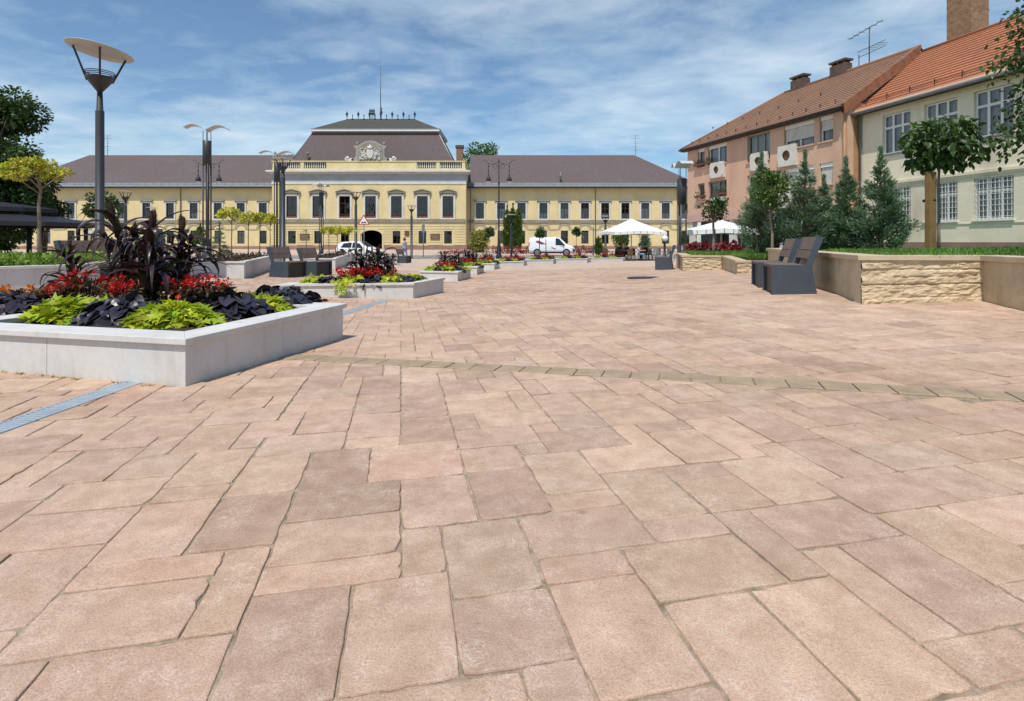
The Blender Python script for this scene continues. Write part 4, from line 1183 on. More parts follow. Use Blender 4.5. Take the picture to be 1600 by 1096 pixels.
def cream_building():
    f = Facade((18.5, 29.1), (18.5 + .207 * 17, 29.1 - .978 * 17)); L = f.L
    root = thing('cream_building', 'cream rendered building with orange tiled roof at the right edge', 'building', (f.far.x, f.far.y, 0), f.rz)
    z0, ze = .45, 8.0; dep = .17
    up = [f.rect(1379.5, 1422, 176.5, 240), f.rect(1442.5, 1495, 159, 224), f.rect(1521.5, 1584, 135.5, 213)]
    lo = [f.rect(1392, 1420, 291, 348.5), f.rect(1439.5, 1491, 287, 346), f.rect(1515, 1579.5, 275, 344)]
    uw = sum(r[1] - r[0] for r in up) / 3; ub = sum(r[2] for r in up) / 3; ut = sum(r[3] for r in up) / 3
    lb = sum(r[2] for r in lo) / 3; lt = sum(r[3] for r in lo) / 3
    cs = [(r[0] + r[1]) / 2 for r in up]; st = (cs[2] - cs[0]) / 2
    C = [cs[0] + st * k for k in range(5) if cs[0] + st * k < L - 1.2]
    holes = []
    for c in C: holes += [(c - uw / 2, c + uw / 2, ub, ut), (c - uw / 2, c + uw / 2, lb, lt)]
    mb = MB(); wall_panel(mb, 0, L, z0, ze, holes, dep); mb.span((L - .02, .2, z0), (L, 9, ze)); mb.span((0, .3, z0), (.1, 9, ze)); mb.build('wall', M['cream'], root)
    _, zs = f.hit(1500, 274.5)
    mb = MB(); mb.span((0.02, -.09, zs - .02), (L, -.002, zs + .11)); mb.span((0.02, -.045, zs - .12), (L, -.002, zs - .025)); mb.span((.02, -.03, lb - .16), (L, -.003, lb - .11)); mb.build('string_course', M['cream'], root)
    mb = MB(); mb.span((.02, -.05, z0), (L, -.004, .93)); mb.build('plinth', M['plinth'], root)
    mb = MB(); mb.span((.02, -.32, ze - .28), (L, -.002, ze - .10)); mb.build('eave_cornice', M['cream'], root)
    a = casement(root, [C[0] - uw / 2, C[0] + uw / 2, ub, ut], dep - .06, 'white', 3, .66)
    b = casement(root, [C[0] - uw / 2, C[0] + uw / 2, lb, lt], dep - .06, 'white', 3, .66, grille=True, sill='white')
    for c in C[1:]:
        dup(a, (c, dep - .06, ub + .01), parent=root); dup(b, (c, dep - .06, lb + .01), parent=root)
    # roof
    ov = .45; w = 4.5; zr = 11.5; sl = (zr - ze) / w; ya, za = -ov, ze - ov * sl + .06; ze2 = za
    e = .28
    roof_mesh('roof', [[(-e, ya, za), (L, ya, za), (L, w, zr), (-e, w, zr)], [(L, 2 * w + ov, za), (-e, 2 * w + ov, za), (-e, w, zr), (L, w, zr)], [(-e + .01, ya, za - .06), (-e + .01, w, zr - .06), (-e + .01, 2 * w + ov, za - .06)]], M['tile_orange'], root)
    mb = MB(); n = 14
    for i in range(n):   # courses of tile edges catch the light: thin raised laths along the slope
        pass
    k = 0; s = .0; Ls = math.hypot(w + ov, zr - za); nx_, nz_ = -(zr - za) / Ls, (w + ov) / Ls
    while s < Ls - .1:
        y, z = ya + (w + ov) * s / Ls, za + (zr - za) * s / Ls
        mb.add([(-e, y, z + .002), (L, y, z + .002), (L, y + nx_ * .035, z + nz_ * .035), (-e, y + nx_ * .035, z + nz_ * .035), (-e, y + .30 * (w + ov) / Ls, z + .30 * (zr - za) / Ls + .004), (L, y + .30 * (w + ov) / Ls, z + .30 * (zr - za) / Ls + .004)], [(0, 1, 2, 3), (3, 2, 5, 4)])
        s += .33
    o = mb.build('tile_courses', M['tile_orange'], root); uvl = o.data.uv_layers.new(name='UVMap')
    for i, l in enumerate(o.data.loops):
        v = o.data.vertices[l.vertex_index].co; uvl.data[i].uv = (v.x, v.y * 1.28)
    mb = MB(); mb.tube([(-e, w, zr + .03), (L, w, zr + .03)], .11, 8); mb.build('ridge', M['tile_orange'], root)
    mb = MB(); mb.tube([(-e - .03, ya - .1, za - .02), (-e - .03, w, zr + .09)], .075, 6); mb.build('verge', M['plaster'], root)
    for xx in (.25, 10.4): mb = MB(); mb.tube([(xx, -.1, z0), (xx, -.1, ze - .5), (xx, ya - .05, za - .1)], .055, 7); mb.build('downpipe', M['tin'], root)
    mb = MB(); mb.tube([(-.3, ya - .09, za - .05), (L, ya - .09, za - .05)], .085, 8); mb.build('gutter', M['tin'], root)
    mb = MB(); mb.span((-.2, ya + .02, za - .16), (L, -.33, za - .02)); mb.build('soffit', M['frame_dark'], root)
    mb = MB(); snow_hooks(mb, L, ya + .55, za + .55 * sl + .04); mb.tube([(.2, ya + .6, za + .55 * sl + .2), (L, ya + .6, za + .55 * sl + .2)], .012, 4); mb.build('snow_guard', M['black_iron'], root)
    x, _ = 2.1, 0
    mb = MB(); mb.box((1.75, w + .55, 13.0), (1.25, 1.15, 5.0)); mb.build('chimney', M['brick'], root)


def pink_building():
    far, near = Vector((13.72, 42.5)), Vector((17.8, 28.8)); f = Facade(far, near); L = f.L
    root = thing('pink_building', 'salmon pink three-storey block with brown tiled roof beside the cream building', 'building', (far.x, far.y, 0), f.rz)
    ze = 8.35; z0 = -.5
    _, zb = f.hit(1120, 344.7); _, zp = f.hit(1120, 333.0)
    dep = .24
    up = [f.rect(1090, 1100.7, 237, 261), f.rect(1106, 1135.3, 226.5, 256.5), f.rect(1168, 1203, 209, 247), f.rect(1225, 1272, 187, 228.5), f.rect(1280.5, 1301.5, 180, 221)]
    lo = [f.rect(1090.3, 1101, 288, 309.5), f.rect(1107, 1135.3, 285, 306), f.rect(1167, 1203, 275, 306), f.rect(1225, 1272, 257, 296), f.rect(1280.5, 1301.5, 252, 288)]
    def lvl(rs):
        b = sum(r[2] for r in rs) / 5; t = sum(r[3] for r in rs) / 5
        return b, t
    ub, ut = lvl(up); lb, lt = lvl(lo)
    holes = []; W = []
    for i, (r, q) in enumerate(zip(up, lo)):
        x0, x1 = (r[0] + q[0]) / 2, (r[1] + q[1]) / 2
        b = ub - (.35 if i == 2 else 0); d = lb - (.35 if i == 2 else 0)
        holes += [(x0, x1, b, ut), (x0, x1, d, lt)]; W.append(((x0, x1, b, ut), (x0, x1, d, lt)))
    mb = MB(); wall_panel(mb, 0, L, zp, ze, holes, dep); mb.add([(L, 0, zb), (L, 8, zb), (L, 8, ze), (L, 0, ze)], [(0, 1, 2, 3)]); mb.add([(0, 8, zb), (0, 0, zb), (0, 0, ze), (0, 8, ze)], [(0, 1, 2, 3)]); mb.build('wall', M['pink'], root)
    mb = MB(); wall_panel(mb, 0, L, zb, zp, [], .1, 0, -.04); mb.add([(0, -.04, zb), (L, -.04, zb), (L, 2.5, zb), (0, 2.5, zb)], [(0, 1, 2, 3)]); mb.add([(0, -.04, zp), (L, -.04, zp), (L, 0, zp), (0, 0, zp)], [(0, 1, 2, 3)]); mb.add([(0, -.04, zb), (0, 0.02, zb), (0, .02, zp), (0, -.04, zp)], [(0, 1, 2, 3)]); mb.build('band', M['pink_pale'], root)
    mb = MB(); mb.span((L + .002, .35, zb), (L + .012, 1.0, ze - .1)); mb.tube([(L - .12, -.12, zb - 1.5), (L - .12, -.12, ze - .2)], .055, 8); mb.build('downpipe', M['rust'], root)
    mb = MB(); mb.span((0.3, 1.6, z0), (L, 1.9, zb - .002)); mb.span((.3, 1.0, z0), (2.2, 1.598, zb - .003)); mb.build('shop_wall', M['dark_shop'], root)
    for k in range(4):
        x = 3.2 + k * 2.6; sf = win_frame(2.2, 2.5, [(0, .08)], [], .1).build('shop_window', M['frame_grey'], root, (x, 1.5, z0 + .35)); pane_mesh(2.0, 2.3).build('pane', M['glass'], sf, (0, .035, .1))
    for x in (.35, 5.0, 9.6): mb = MB(); mb.span((x - .2, .05, z0), (x + .2, .45, zb - .002)); mb.build('pillar', M['plaster'], root)
    spec = [(1, 0, 'white', 0, .16), (2, 0, 'white', 0, .14), (3, .0, 'frame_grey', 0, 0), (2, 0, 'white', .66, 0), (1, 0, 'white', .55, 0)]
    spec2 = [(1, 0, 'frame_grey', 0, 0), (2, 0, 'frame_grey', 0, 0), (3, 0, 'white', 0, 0), (2, 0, 'white', .97, 0), (1, 0, 'white', .97, 0)]
    for (a, b), s1, s2 in zip(W, spec, spec2):
        for r, s in ((a, s1), (b, s2)): casement(root, list(r), dep - .08, s[2], s[0], 0, blind=s[3] or s[4], sill='pink', bars=.075)
    # panels with a round opening in front of the sills
    def panel(x0, x1, y0, y1, name='opening_panel'):
        r = f.rect(x0, x1, y0, y1); w, h = (r[1] - r[0]) * .9, r[3] - r[2]; mb = MB(); n = 24; rad = min(w, h) * .25; yy0, yy1 = -.29, -.22
        sq = lambda t: (max(-w / 2, min(w / 2, math.cos(t) * 9)), 0)
        ring = [];
        for k in range(n):
            t = 2 * PI * k / n; c, s_ = math.cos(t), math.sin(t); g = 1 / max(abs(c) / (w / 2), abs(s_) / (h / 2)); ring.append(((c * g, s_ * g), (c * rad, s_ * rad)))
        for y, fl in ((yy0, 1), (yy1, -1)):
            for k in range(n):
                (o0, i0), (o1, i1) = ring[k], ring[(k + 1) % n]
                mb.add([(o0[0], y, o0[1]), (o1[0], y, o1[1]), (i1[0], y, i1[1]), (i0[0], y, i0[1])], [(0, 1, 2, 3)])
        for k in range(n):
            (o0, i0), (o1, i1) = ring[k], ring[(k + 1) % n]
            mb.add([(i0[0], yy0, i0[1]), (i1[0], yy0, i1[1]), (i1[0], yy1, i1[1]), (i0[0], yy1, i0[1])], [(0, 1, 2, 3)])
            mb.add([(o0[0], yy0, o0[1]), (o1[0], yy0, o1[1]), (o1[0], yy1, o1[1]), (o0[0], yy1, o0[1])], [(0, 1, 2, 3)])
        mb.span((-w / 2, yy1 + .001, -h / 2), (-w / 2 + .06, -.003, h / 2)); mb.span((w / 2 - .06, yy1 + .001, -h / 2), (w / 2, -.003, h / 2)); mb.span((-w / 2 + .061, yy1 + .001, -h / 2), (w / 2 - .061, -.003, -h / 2 + .06))
        p = mb.build(name, M['white_dirty'], root, ((r[0] + r[1]) / 2, 0, (r[2] + r[3]) / 2))
        m = MB(); m.box((0, -.10, 0), (w * .7, .16, h * .7)); m.build('unit', M['bronze'], p)
    for q in ((1113, 1134.5, 254, 278), (1176, 1202.5, 239, 266), (1219.5, 1248.5, 227.5, 260), (1115, 1134.5, 309, 329), (1176, 1203, 304, 326), (1219.5, 1248.5, 298, 325)): panel(*q)
    for i, (x0, x1, py) in enumerate(((1088, 1102, 261), (1104, 1114, 257), (1089, 1103, 310), (1118, 1136, 306))):
        a, z = f.hit(x0, py); b, _ = f.hit(x1, py); m = MB(); m.span((-abs(b - a) / 2, -.26, -.02), (abs(b - a) / 2, -.02, .13)); o = m.build('flower_box', M['bronze'], root, ((a + b) / 2, 0, z + .02))
        link('flowers', flower_heap(abs(b - a) / 2, .14, .25, 34, 'leaf_bronze' if i % 2 == 0 else 'leaf_mid', i + 3), o, (0, -.13, .12))
    # roof with a hip at the far end
    ov = .42; w = 5.0; zr = 11.75; sl = (zr - ze) / w; ya, za = -ov, ze - ov * sl + .06; rx = 4.6
    roof_mesh('roof', [[(-ov, ya, za), (L + .1, ya, za), (L + .1, w, zr), (rx, w, zr)], [(-ov, 2 * w + ov, za), (-ov, ya, za), (rx, w, zr)], [(L + .1, 2 * w + ov, za), (-ov, 2 * w + ov, za), (rx, w, zr), (L + .1, w, zr)]], M['tile_brown'], root)
    mb = MB(); Ls = math.hypot(w + ov, zr - za); nx_, nz_ = -(zr - za) / Ls, (w + ov) / Ls; s = 0
    while s < Ls - .1:
        y, z = ya + (w + ov) * s / Ls, za + (zr - za) * s / Ls; xl = -ov + (rx + ov) * s / Ls
        e = min(.3, Ls - s)
        mb.add([(xl, y, z + .002), (L + .1, y, z + .002), (L + .1, y + nx_ * .03, z + nz_ * .03), (xl, y + nx_ * .03, z + nz_ * .03), (xl + .28, y + e * (w + ov) / Ls, z + e * (zr - za) / Ls + .004), (L + .1, y + e * (w + ov) / Ls, z + e * (zr - za) / Ls + .004)], [(0, 1, 2, 3), (3, 2, 5, 4)]); s += .33
    o = mb.build('tile_courses', M['tile_brown'], root); uvl = o.data.uv_layers.new(name='UVMap')
    for i, l in enumerate(o.data.loops):
        v = o.data.vertices[l.vertex_index].co; uvl.data[i].uv = (v.x, v.y * 1.2)
    mb = MB(); mb.tube([(rx, w, zr + .03), (L + .1, w, zr + .03)], .10, 8); mb.tube([(-ov, ya, za + .02), (rx, w, zr + .03)], .09, 8); mb.build('ridge', M['tile_brown'], root)
    # rusty flashing at the gable end, standing above the neighbour's lower roof
    mb = MB(); A = Vector((L + .1, ya, za)); B = Vector((L + .1, w, zr)); up_ = Vector((0, 0, 1))
    mb.add([A + Vector((.012, 0, -.5)), B + Vector((.012, 0, -.55)), B + Vector((.012, 0, .10)), A + Vector((.012, 0, .10)), A + Vector((-.30, 0, .115)), B + Vector((-.30, 0, .115))], [(0, 1, 2, 3), (3, 2, 5, 4)])
    mb.build('flashing', M['copper'], root)
    mb = MB(); mb.tube([(-ov, ya - .08, za - .04), (L + .1, ya - .08, za - .04)], .07, 8); mb.tube([(L - .12, ya - .08, za - .1), (L - .12, -.14, ze - .55)], .05, 7); mb.build('gutter', M['frame_dark'], root)
    mb = MB(); mb.span((-ov + .05, ya + .02, za - .16), (L, -.003, za - .03)); mb.build('soffit', M['frame_dark'], root)
    mb = MB(); snow_hooks(mb, L, ya + .5, za + .5 * sl + .03, 1.0, .22); snow_hooks(mb, L - 3, ya + 2.4, za + 2.4 * sl + .03, 1.7, .2); mb.build('snow_guard', M['black_iron'], root)
    for x in (5.9, 9.2):
        mb = MB(); mb.box((x, w + .1, zr + .1), (1.15, .6, 1.0)); c = mb.build('chimney', M['brick_dark'], root)
        mb = MB(); mb.box((x, w + .1, zr + .82), (1.25, .7, .12))
        for q in (-.4, 0, .4): mb.box((x + q, w + .1, zr + .68), (.12, .5, .158))
        mb.build('chimney_cap', M['brick_dark'], c)
    mb = MB(); xx = 11.3; mb.tube([(xx, w, zr - .05), (xx, w, zr + 2.3)], .03, 6); mb.tube([(xx + .9, w, zr + 2.35), (xx - 1.4, w, zr + 2.0)], .022, 5); mb.tube([(xx - .7, w, zr - .05), (xx - .7, w, zr + .8)], .025, 5)
    for k in range(6): mb.tube([(xx - 1.3 + .4 * k, w - .25, zr + 2.0 + .06 * k), (xx - 1.3 + .4 * k, w + .25, zr + 2.03 + .06 * k)], .014, 4)
    for zz in (.6, .95): mb.tube([(xx - .7, w - .1, zr + zz), (xx + .9, w + .2, zr + zz + .25)], .018, 4)
    for k in range(5): mb.tube([(xx + .1 + .2 * k, w - .35, zr + .85 + .03 * k), (xx + .1 + .2 * k, w + .35, zr + .9 + .03 * k)], .012, 4)
    mb.build('antenna', M['pole'], root)
# ================================================================ retaining wall and lawn
WALL = [Vector(p) for p in ((6.65, 22.0), (5.8, 18.5), (7.16, 18.5), (6.2, 15.0), (7.05, 15.0), (4.55, 7.1), (6.05, 7.0), (5.1, 3.6))]
WTOP = [.50, .50, .48, .44, .44, .775, .775, .775]
STEP_AT = 4


def lawn_z(x, y):
    a = .745 - .285 * max(0, min(1, (y - 9.5) / 5.5))
    return a + .02 * max(0, x - 6) * (1 if y < 18 else .6) * .8


def wall_x(y):
    for a, b in ((7, 6), (5, 4), (3, 2), (1, 0)):
        p, q = WALL[a], WALL[b]
        if p.y <= y <= q.y: return p.x + (q.x - p.x) * (y - p.y) / (q.y - p.y)
    return WALL[0].x + (y - 22) * .25 if y > 22 else WALL[7].x


def offset_poly(P, d):
    """shift a polyline to its right hand side (behind the wall) by d with mitres"""
    out = []
    for i, p in enumerate(P):
        ns = []
        for a, b in ((i - 1, i), (i, i + 1)):
            if 0 <= a and b < len(P):
                t = (P[b] - P[a]).normalized(); ns.append(Vector((-t.y, t.x)))
        n = sum(ns, Vector((0, 0))).normalized(); out.append(p + n * d / max(.3, n.dot(ns[0])))
    return out


def retaining_wall():
    root = thing('retaining_wall', 'stepped pale limestone retaining wall with rock faced ends holding the lawn', 'wall', (0, 0, 0))
    B = offset_poly(WALL, .25)
    for i in range(7):
        p, q = WALL[i], WALL[i + 1]; d = (q - p); L = d.length; d = d.normalized(); n = Vector((-d.y, d.x))
        rock = i in (1, 3, 5); za, zb = (WTOP[i + 1] if i == STEP_AT else WTOP[i]) - .07, (WTOP[i] if i == 3 else WTOP[i + 1]) - .07
        if i == 4: za = .70; zb = .705
        if i == 3: za = zb = .37 if False else .37
        if rock:
            nx, nz = int(L / .022), 30; V = []; Fc = []
            rr = random.Random(i); courses = [0]
            while courses[-1] < 1: courses.append(courses[-1] + rr.uniform(.09, .18))
            courses[-1] = 1.0001
            joints = [[rr.uniform(.3, 1.2) + k * 1.7 for k in range(-1, 4)] for _ in courses]
            for k in range(nz + 1):
                t = k / nz; ci = max(j for j in range(len(courses)) if courses[j] <= t + 1e-9); ci = min(ci, len(courses) - 2)
                ft = (t - courses[ci]) / (courses[ci + 1] - courses[ci])
                for j in range(nx + 1):
                    s = j / nx * L; g0 = ground(p.x + d.x * s, p.y + d.y * s) - .03; z = g0 + (za + (zb - za) * j / nx - g0) * t
                    a = noise.fractal(Vector((s * 4.5, z * 7 + ci * 9.3, i * 7.1)), .8, 2.1, 5); b = noise.noise(Vector((s * 2.1, ci * 3.7, i)))
                    prof = (max(0, 1 - abs(2 * ft - 1) ** 3)) ** .7
                    o = .010 + prof * (.010 + .010 * b) + .024 * a * (.5 + .5 * prof) + .02 * abs(noise.noise(Vector((s * 9, z * 26, i)))) - (.018 if ft < .06 else 0)
                    ck = .035 if (t > .985) else 0
                    for jt in joints[ci]:
                        if abs(s - jt) < .012: o -= .012
                    o = max(-.012, o); zz = z + .018 * noise.noise(Vector((s * 6, ci * 5.0, 3))) * (1 if 0 < k < nz else 0)
                    V.append((p.x + d.x * s - n.x * o, p.y + d.y * s - n.y * o, zz))
            w = nx + 1
            for k in range(nz):
                for j in range(nx): Fc.append((k * w + j, k * w + j + 1, (k + 1) * w + j + 1, (k + 1) * w + j))
            mb = MB(); mb.add(V, Fc, 0, False)
            back = [p.lerp(q, .02) + n * .02, p.lerp(q, .98) + n * .02, p.lerp(q, .9) + n * .24, p.lerp(q, .1) + n * .24]
            mb.prism([tuple(v) for v in back], [ground(v.x, v.y) - .05 for v in back], [za - .004, zb - .004, zb - .004, za - .004])
            mb.build('rock_face', M['limestone_rock'], root)
        else:
            k = max(1, round(L / 1.6)); mb = MB()
            for j in range(k):
                a, b = p + d * (L * j / k + (.003 if j else 0)), p + d * (L * (j + 1) / k - (.003 if j < k - 1 else 0)); P4 = [a, b, B[i].lerp(B[i + 1], (j + 1) / k), B[i].lerp(B[i + 1], j / k)]
                z1 = [za + (zb - za) * (j / k), za + (zb - za) * ((j + 1) / k)]
                mb.prism([tuple(v) for v in P4], [ground(v.x, v.y) - .05 for v in P4], [z1[0], z1[1], z1[1], z1[0]])
            mb.build('smooth_face', M['limestone_smooth'], root)

    def coping(P, tops):
        A, Bk = offset_poly(P, -.045), offset_poly(P, .33)
        for i in range(len(P) - 1):
            L = (P[i + 1] - P[i]).length; k = max(1, round(L / 1.25)); mb = MB()
            for j in range(k):
                t0, t1 = j / k, (j + 1) / k; g = .0025 / L
                q = [A[i].lerp(A[i + 1], t0 + (g if j else 0)), A[i].lerp(A[i + 1], t1 - g), Bk[i].lerp(Bk[i + 1], t1 - g), Bk[i].lerp(Bk[i + 1], t0 + (g if j else 0))]
                z0, z1 = tops[i] + (tops[i + 1] - tops[i]) * t0, tops[i] + (tops[i + 1] - tops[i]) * t1
                zz = [z0, z1, z1, z0]; mb.prism([tuple(v) for v in q], [z - .068 for z in zz], zz)
            mb.build('coping', M['limestone'], root, bevel=.006)
    coping(WALL[:5], [.50, .50, .48, .44, .44]); coping(WALL[4:], [.775, .775, .775, .775])


retaining_wall()


def lawn():
    ys = [3.6, 4.5, 5.5, 6.3, 6.99, 7.0, 7.11, 8, 9, 10, 11, 12, 13, 14, 14.99, 15.01, 16, 17, 18, 18.49, 18.51, 20, 22, 24, 26, 29, 32]
    mb = MB(); nx = 14
    for y in ys:
        x0 = wall_x(y) + .3; x1 = 18.5 + .207 / .978 * (29.1 - y) + .5 if y < 29 else 17.5
        if y > 22: x0 = 7.2 + (y - 22) * .35
        for i in range(nx + 1): x = x0 + (x1 - x0) * (i / nx) ** 1.3; mb.v.append((x, y, lawn_z(x, y)))
    w = nx + 1
    for j in range(len(ys) - 1):
        for i in range(nx): mb.f.append((j * w + i, j * w + i + 1, (j + 1) * w + i + 1, (j + 1) * w + i)); mb.m.append(0); mb.sm.append(True)
    tag(mb.build('lawn', M['lawn']), kind='structure')
    n = 60000; r = np.random.default_rng(8); P = []
    while len(P) < n:
        y = 4 + 19 * r.random() ** 1.35; x = wall_x(y) + .34 + 9 * r.random() ** 1.6
        if x > y * 1.02: continue
        P.append((x, y, lawn_z(x, y) - .005))
    P = np.array(P); D = r.normal(0, .45, (n, 3)); D[:, 2] = 1
    patch = 1 + .25 * np.sin(P[:, 0] * 3.1) * np.cos(P[:, 1] * 2.3)
    o = link('grass', leaves('grass', P, D, r.normal(0, 1, (n, 3)), r.uniform(.05, .115, n) * np.clip(P[:, 1] / 9, .8, 1.6), tints(n, .6, 1.35, .16, r) * patch[:, None], M['grass'], NEEDLE)); tag(o, 'short green grass growing on the lawn behind the limestone wall', 'grass', kind='stuff')


lawn()

# ================================================================ planters
LEFT_PLANTER = []


def planter(name, label, C, L, Rr, top, cat='planter', group='white flower planters along the plaza', capw=.20, capt=.045, soil=.05, panel=1.6, mat='white_conc'):
    """C front right corner, L front left corner, Rr back right corner, all on the ground (xy)"""
    C, L, Rr = Vector(C).xy, Vector(L).xy, Vector(Rr).xy; Q = L + Rr - C
    P = [L, C, Rr, Q]; cen = sum(P, Vector((0, 0))) / 4; z0 = min(ground(p.x, p.y) for p in P) - .05
    root = thing(name, label, cat, (C.x, C.y, ground(C.x, C.y)), 0, group); o = Vector((C.x, C.y)); gz = ground(C.x, C.y)

    def inset(d):
        out = []
        for i in range(4):
            a, b, c = P[i - 1], P[i], P[(i + 1) % 4]; u1, u2 = (b - a).normalized(), (c - b).normalized(); n1, n2 = Vector((-u1.y, u1.x)), Vector((-u2.y, u2.x)); n = (n1 + n2).normalized(); out.append(b + n * d / max(.25, n.dot(n1)))
        return out
    A, B, Cc = inset(.03), inset(capw), inset(.0)
    mb = MB(); t = top - capt
    for i in range(4):
        a, b, c, d = A[i], A[(i + 1) % 4], B[(i + 1) % 4], B[i]; Ls = (b - a).length; k = max(1, round(Ls / panel))
        for j in range(k):
            g = .0022 / Ls; s0, s1 = j / k + (g if j else 0), (j + 1) / k - (g if j < k - 1 else 0)
            q = [a.lerp(b, s0), a.lerp(b, s1), d.lerp(c, s1), d.lerp(c, s0)]
            mb.prism([(v.x - o.x, v.y - o.y) for v in q], z0 - gz, t - gz)
    mb.build('side_panel', M[mat], root)
    mb = MB()
    for i in range(4):
        a, b, c, d = Cc[i], Cc[(i + 1) % 4], B[(i + 1) % 4], B[i]; Ls = (b - a).length; k = max(1, round(Ls / (panel * 1.25)))
        for j in range(k):
            g = .0025 / Ls; s0, s1 = j / k + (g if j else 0), (j + 1) / k - (g if j < k - 1 else 0)
            q = [a.lerp(b, s0), a.lerp(b, s1), d.lerp(c, s1), d.lerp(c, s0)]
            mb.prism([(v.x - o.x, v.y - o.y) for v in q], t + .0015 - gz, top - gz)
    mb.build('coping', M[mat], root, bevel=.004)
    mb = MB(); S = inset(capw + .002); mb.prism([(v.x - o.x, v.y - o.y) for v in S], z0 - gz + .03, top - soil - gz); mb.build('soil', M['earth'], root)
    return root, P, top - soil


def P_(px, py): return gp(px, py)


def hgt(p, yb, yt): return ground(p.x, p.y) + (yb - yt) / F * p.y


PL = []
specs = [('nearest', (290, 606.5), (-1, 581), (542, 529), 530, 'white planter nearest the camera, full of purple millet, red flowers and lime leaves'),
         ('2', (647, 467), (430, 462), (696, 457), 442.5, 'low white planter with a lime plant trailing over its front edge'),
         ('3', (716, 440), (655, 438), (737, 434.5), 425, 'white planter with red flowers just behind the one with the trailing lime plant'),
         ('4', (746, 429.7), (706, 428.8), (757, 425.7), 417, 'small white planter fourth along the row from the camera'),
         ('5', (773, 421.4), (738, 421.4), (781.5, 418.6), 411.9, 'small white planter fifth along the row, in front of the thin ball tree'),
         ('6', (819, 415.5), (772, 416.8), (824, 413.5), 408.5, 'far white planter just left of the white van'),
         ('7', (865, 412.6), (821, 413.4), (870.5, 410.8), 405.9, 'far white planter in front of the white van'),
         ('8', (918, 410.8), (867, 411.6), (924, 409.2), 404.2, 'far white planter between the van and the big parasol'),
         ('9', (974, 408.4), (920, 409), (982, 406.9), 402.8, 'farthest white planter, ending beside the parasol tables')]
for nm, c, l, r_, yt, lab in specs:
    c, l, r_ = gp(*c), gp(*l), gp(*r_)
    if nm == 'nearest': l = c + (l - c) * 1.5
    top = hgt(c, CZ, CZ) if False else CZ - (yt - HY) / F * c.y
    PL.append(planter('flower_planter', lab, c, l, r_, top, capw=.26 if nm == 'nearest' else .2))
G1 = planter('raised_bed', 'long pale raised bed of ground cover at the left edge behind the nearest planter', gp(128, 463), gp(-260, 482), gp(285, 424), .10 + .48, group='raised beds left of the plaza', capw=.22)
G2 = planter('raised_bed', 'white raised bed holding the golden standard trees beside the pair of benches', gp(383, 436), gp(282, 431.5), gp(440, 417), CZ - (409 - HY) / F * gp(383, 436).y, group='raised beds left of the plaza', capw=.22)
G3 = planter('raised_bed', 'white raised bed behind the benches, below the white and black car', gp(525, 421), gp(468, 419), gp(552, 411), CZ - (404 - HY) / F * gp(525, 421).y, group='raised beds left of the plaza', capw=.2)
G4_ = planter('raised_bed', 'far white raised bed beside the pedestrian in a blue shirt', gp(600, 412), gp(548, 411.5), gp(620, 407), CZ - (401 - HY) / F * gp(600, 412).y, group='raised beds left of the plaza', capw=.2)

# ================================================================ benches
def make_bench(label, loc, rz, length=1.05):
    """length along local y, seat faces local -x"""
    root = thing('bench', label, 'bench', loc, rz, 'grey steel and timber benches')
    prof = [(0, 0), (.64, 0), (.565, .45), (.73, .90), (.63, .915), (.485, .475), (0, .475)]
    for y0 in (0, length - .05):
        mb = MB(); mb.plate([(x, z) for x, z in prof], y0, y0 + .05); mb.build('end_panel', M['anthracite'], root, bevel=.004)
    mb = MB(); mb.span((.05, .051, .0), (.07, length - .051, .40)); mb.span((.02, .051, .41), (.49, length - .051, .428)); mb.build('front_plate', M['car_dark'], root)
    mb = MB()
    for k in range(5): mb.span((.005 + k * .097, .054, .43), (.093 + k * .097, length - .054, .468))
    mb.build('seat', M['wood'], root)
    mb = MB(); d = Vector((.145, 0, .44)).normalized(); nrm = Vector((-d.z, 0, d.x))
    for s0, s1 in ((.10, .235), (.245, .46)):
        a = Vector((.49, 0, .475)) + d * s0; b = Vector((.49, 0, .475)) + d * s1
        P = [a, b, b - nrm * .04, a - nrm * .04]; mb.plate([(p.x, p.z) for p in reversed(P)], .054, length - .054)
    mb.build('backrest', M['wood'], root)
    return root


b1 = gp(1206, 461); ax = math.atan2(-.30, .954)
make_bench('timber and steel bench on the right, nearest the camera, end panel facing us', b1, ax)
b2 = Vector((b1.x + .30 * 1.62, b1.y + .954 * 1.62)); make_bench('timber bench on the right, half hidden behind the nearest one by the limestone wall', (b2.x, b2.y, ground(*b2)), ax)
b3 = gp(1023.5, 422.4); make_bench('dark bench seen end on near the far end of the limestone wall', b3, ax)
lx = math.atan2(.19, -.98)   # facing right: local -x points to world +x, rotated half a turn
l1 = gp(450, 434.5); k = .985
def left_bench(label, p, length=1.0): make_bench(label, (p.x + .19 * length, p.y + .98 * length, ground(p.x, p.y)), PI - math.atan2(.19, .98), length)
left_bench('left one of the two grey benches beside the white raised bed', l1)
p = Vector((l1.x + .19 * 1.55, l1.y + .98 * 1.55)); left_bench('right one of the two grey benches beside the white raised bed', p)
p = gp(136, 457); left_bench('timber backed bench behind the tall purple millet on the left', p, 1.7)
p = gp(634, 411.5); left_bench('far bench next to the pedestrian in a blue shirt', p, 1.0)

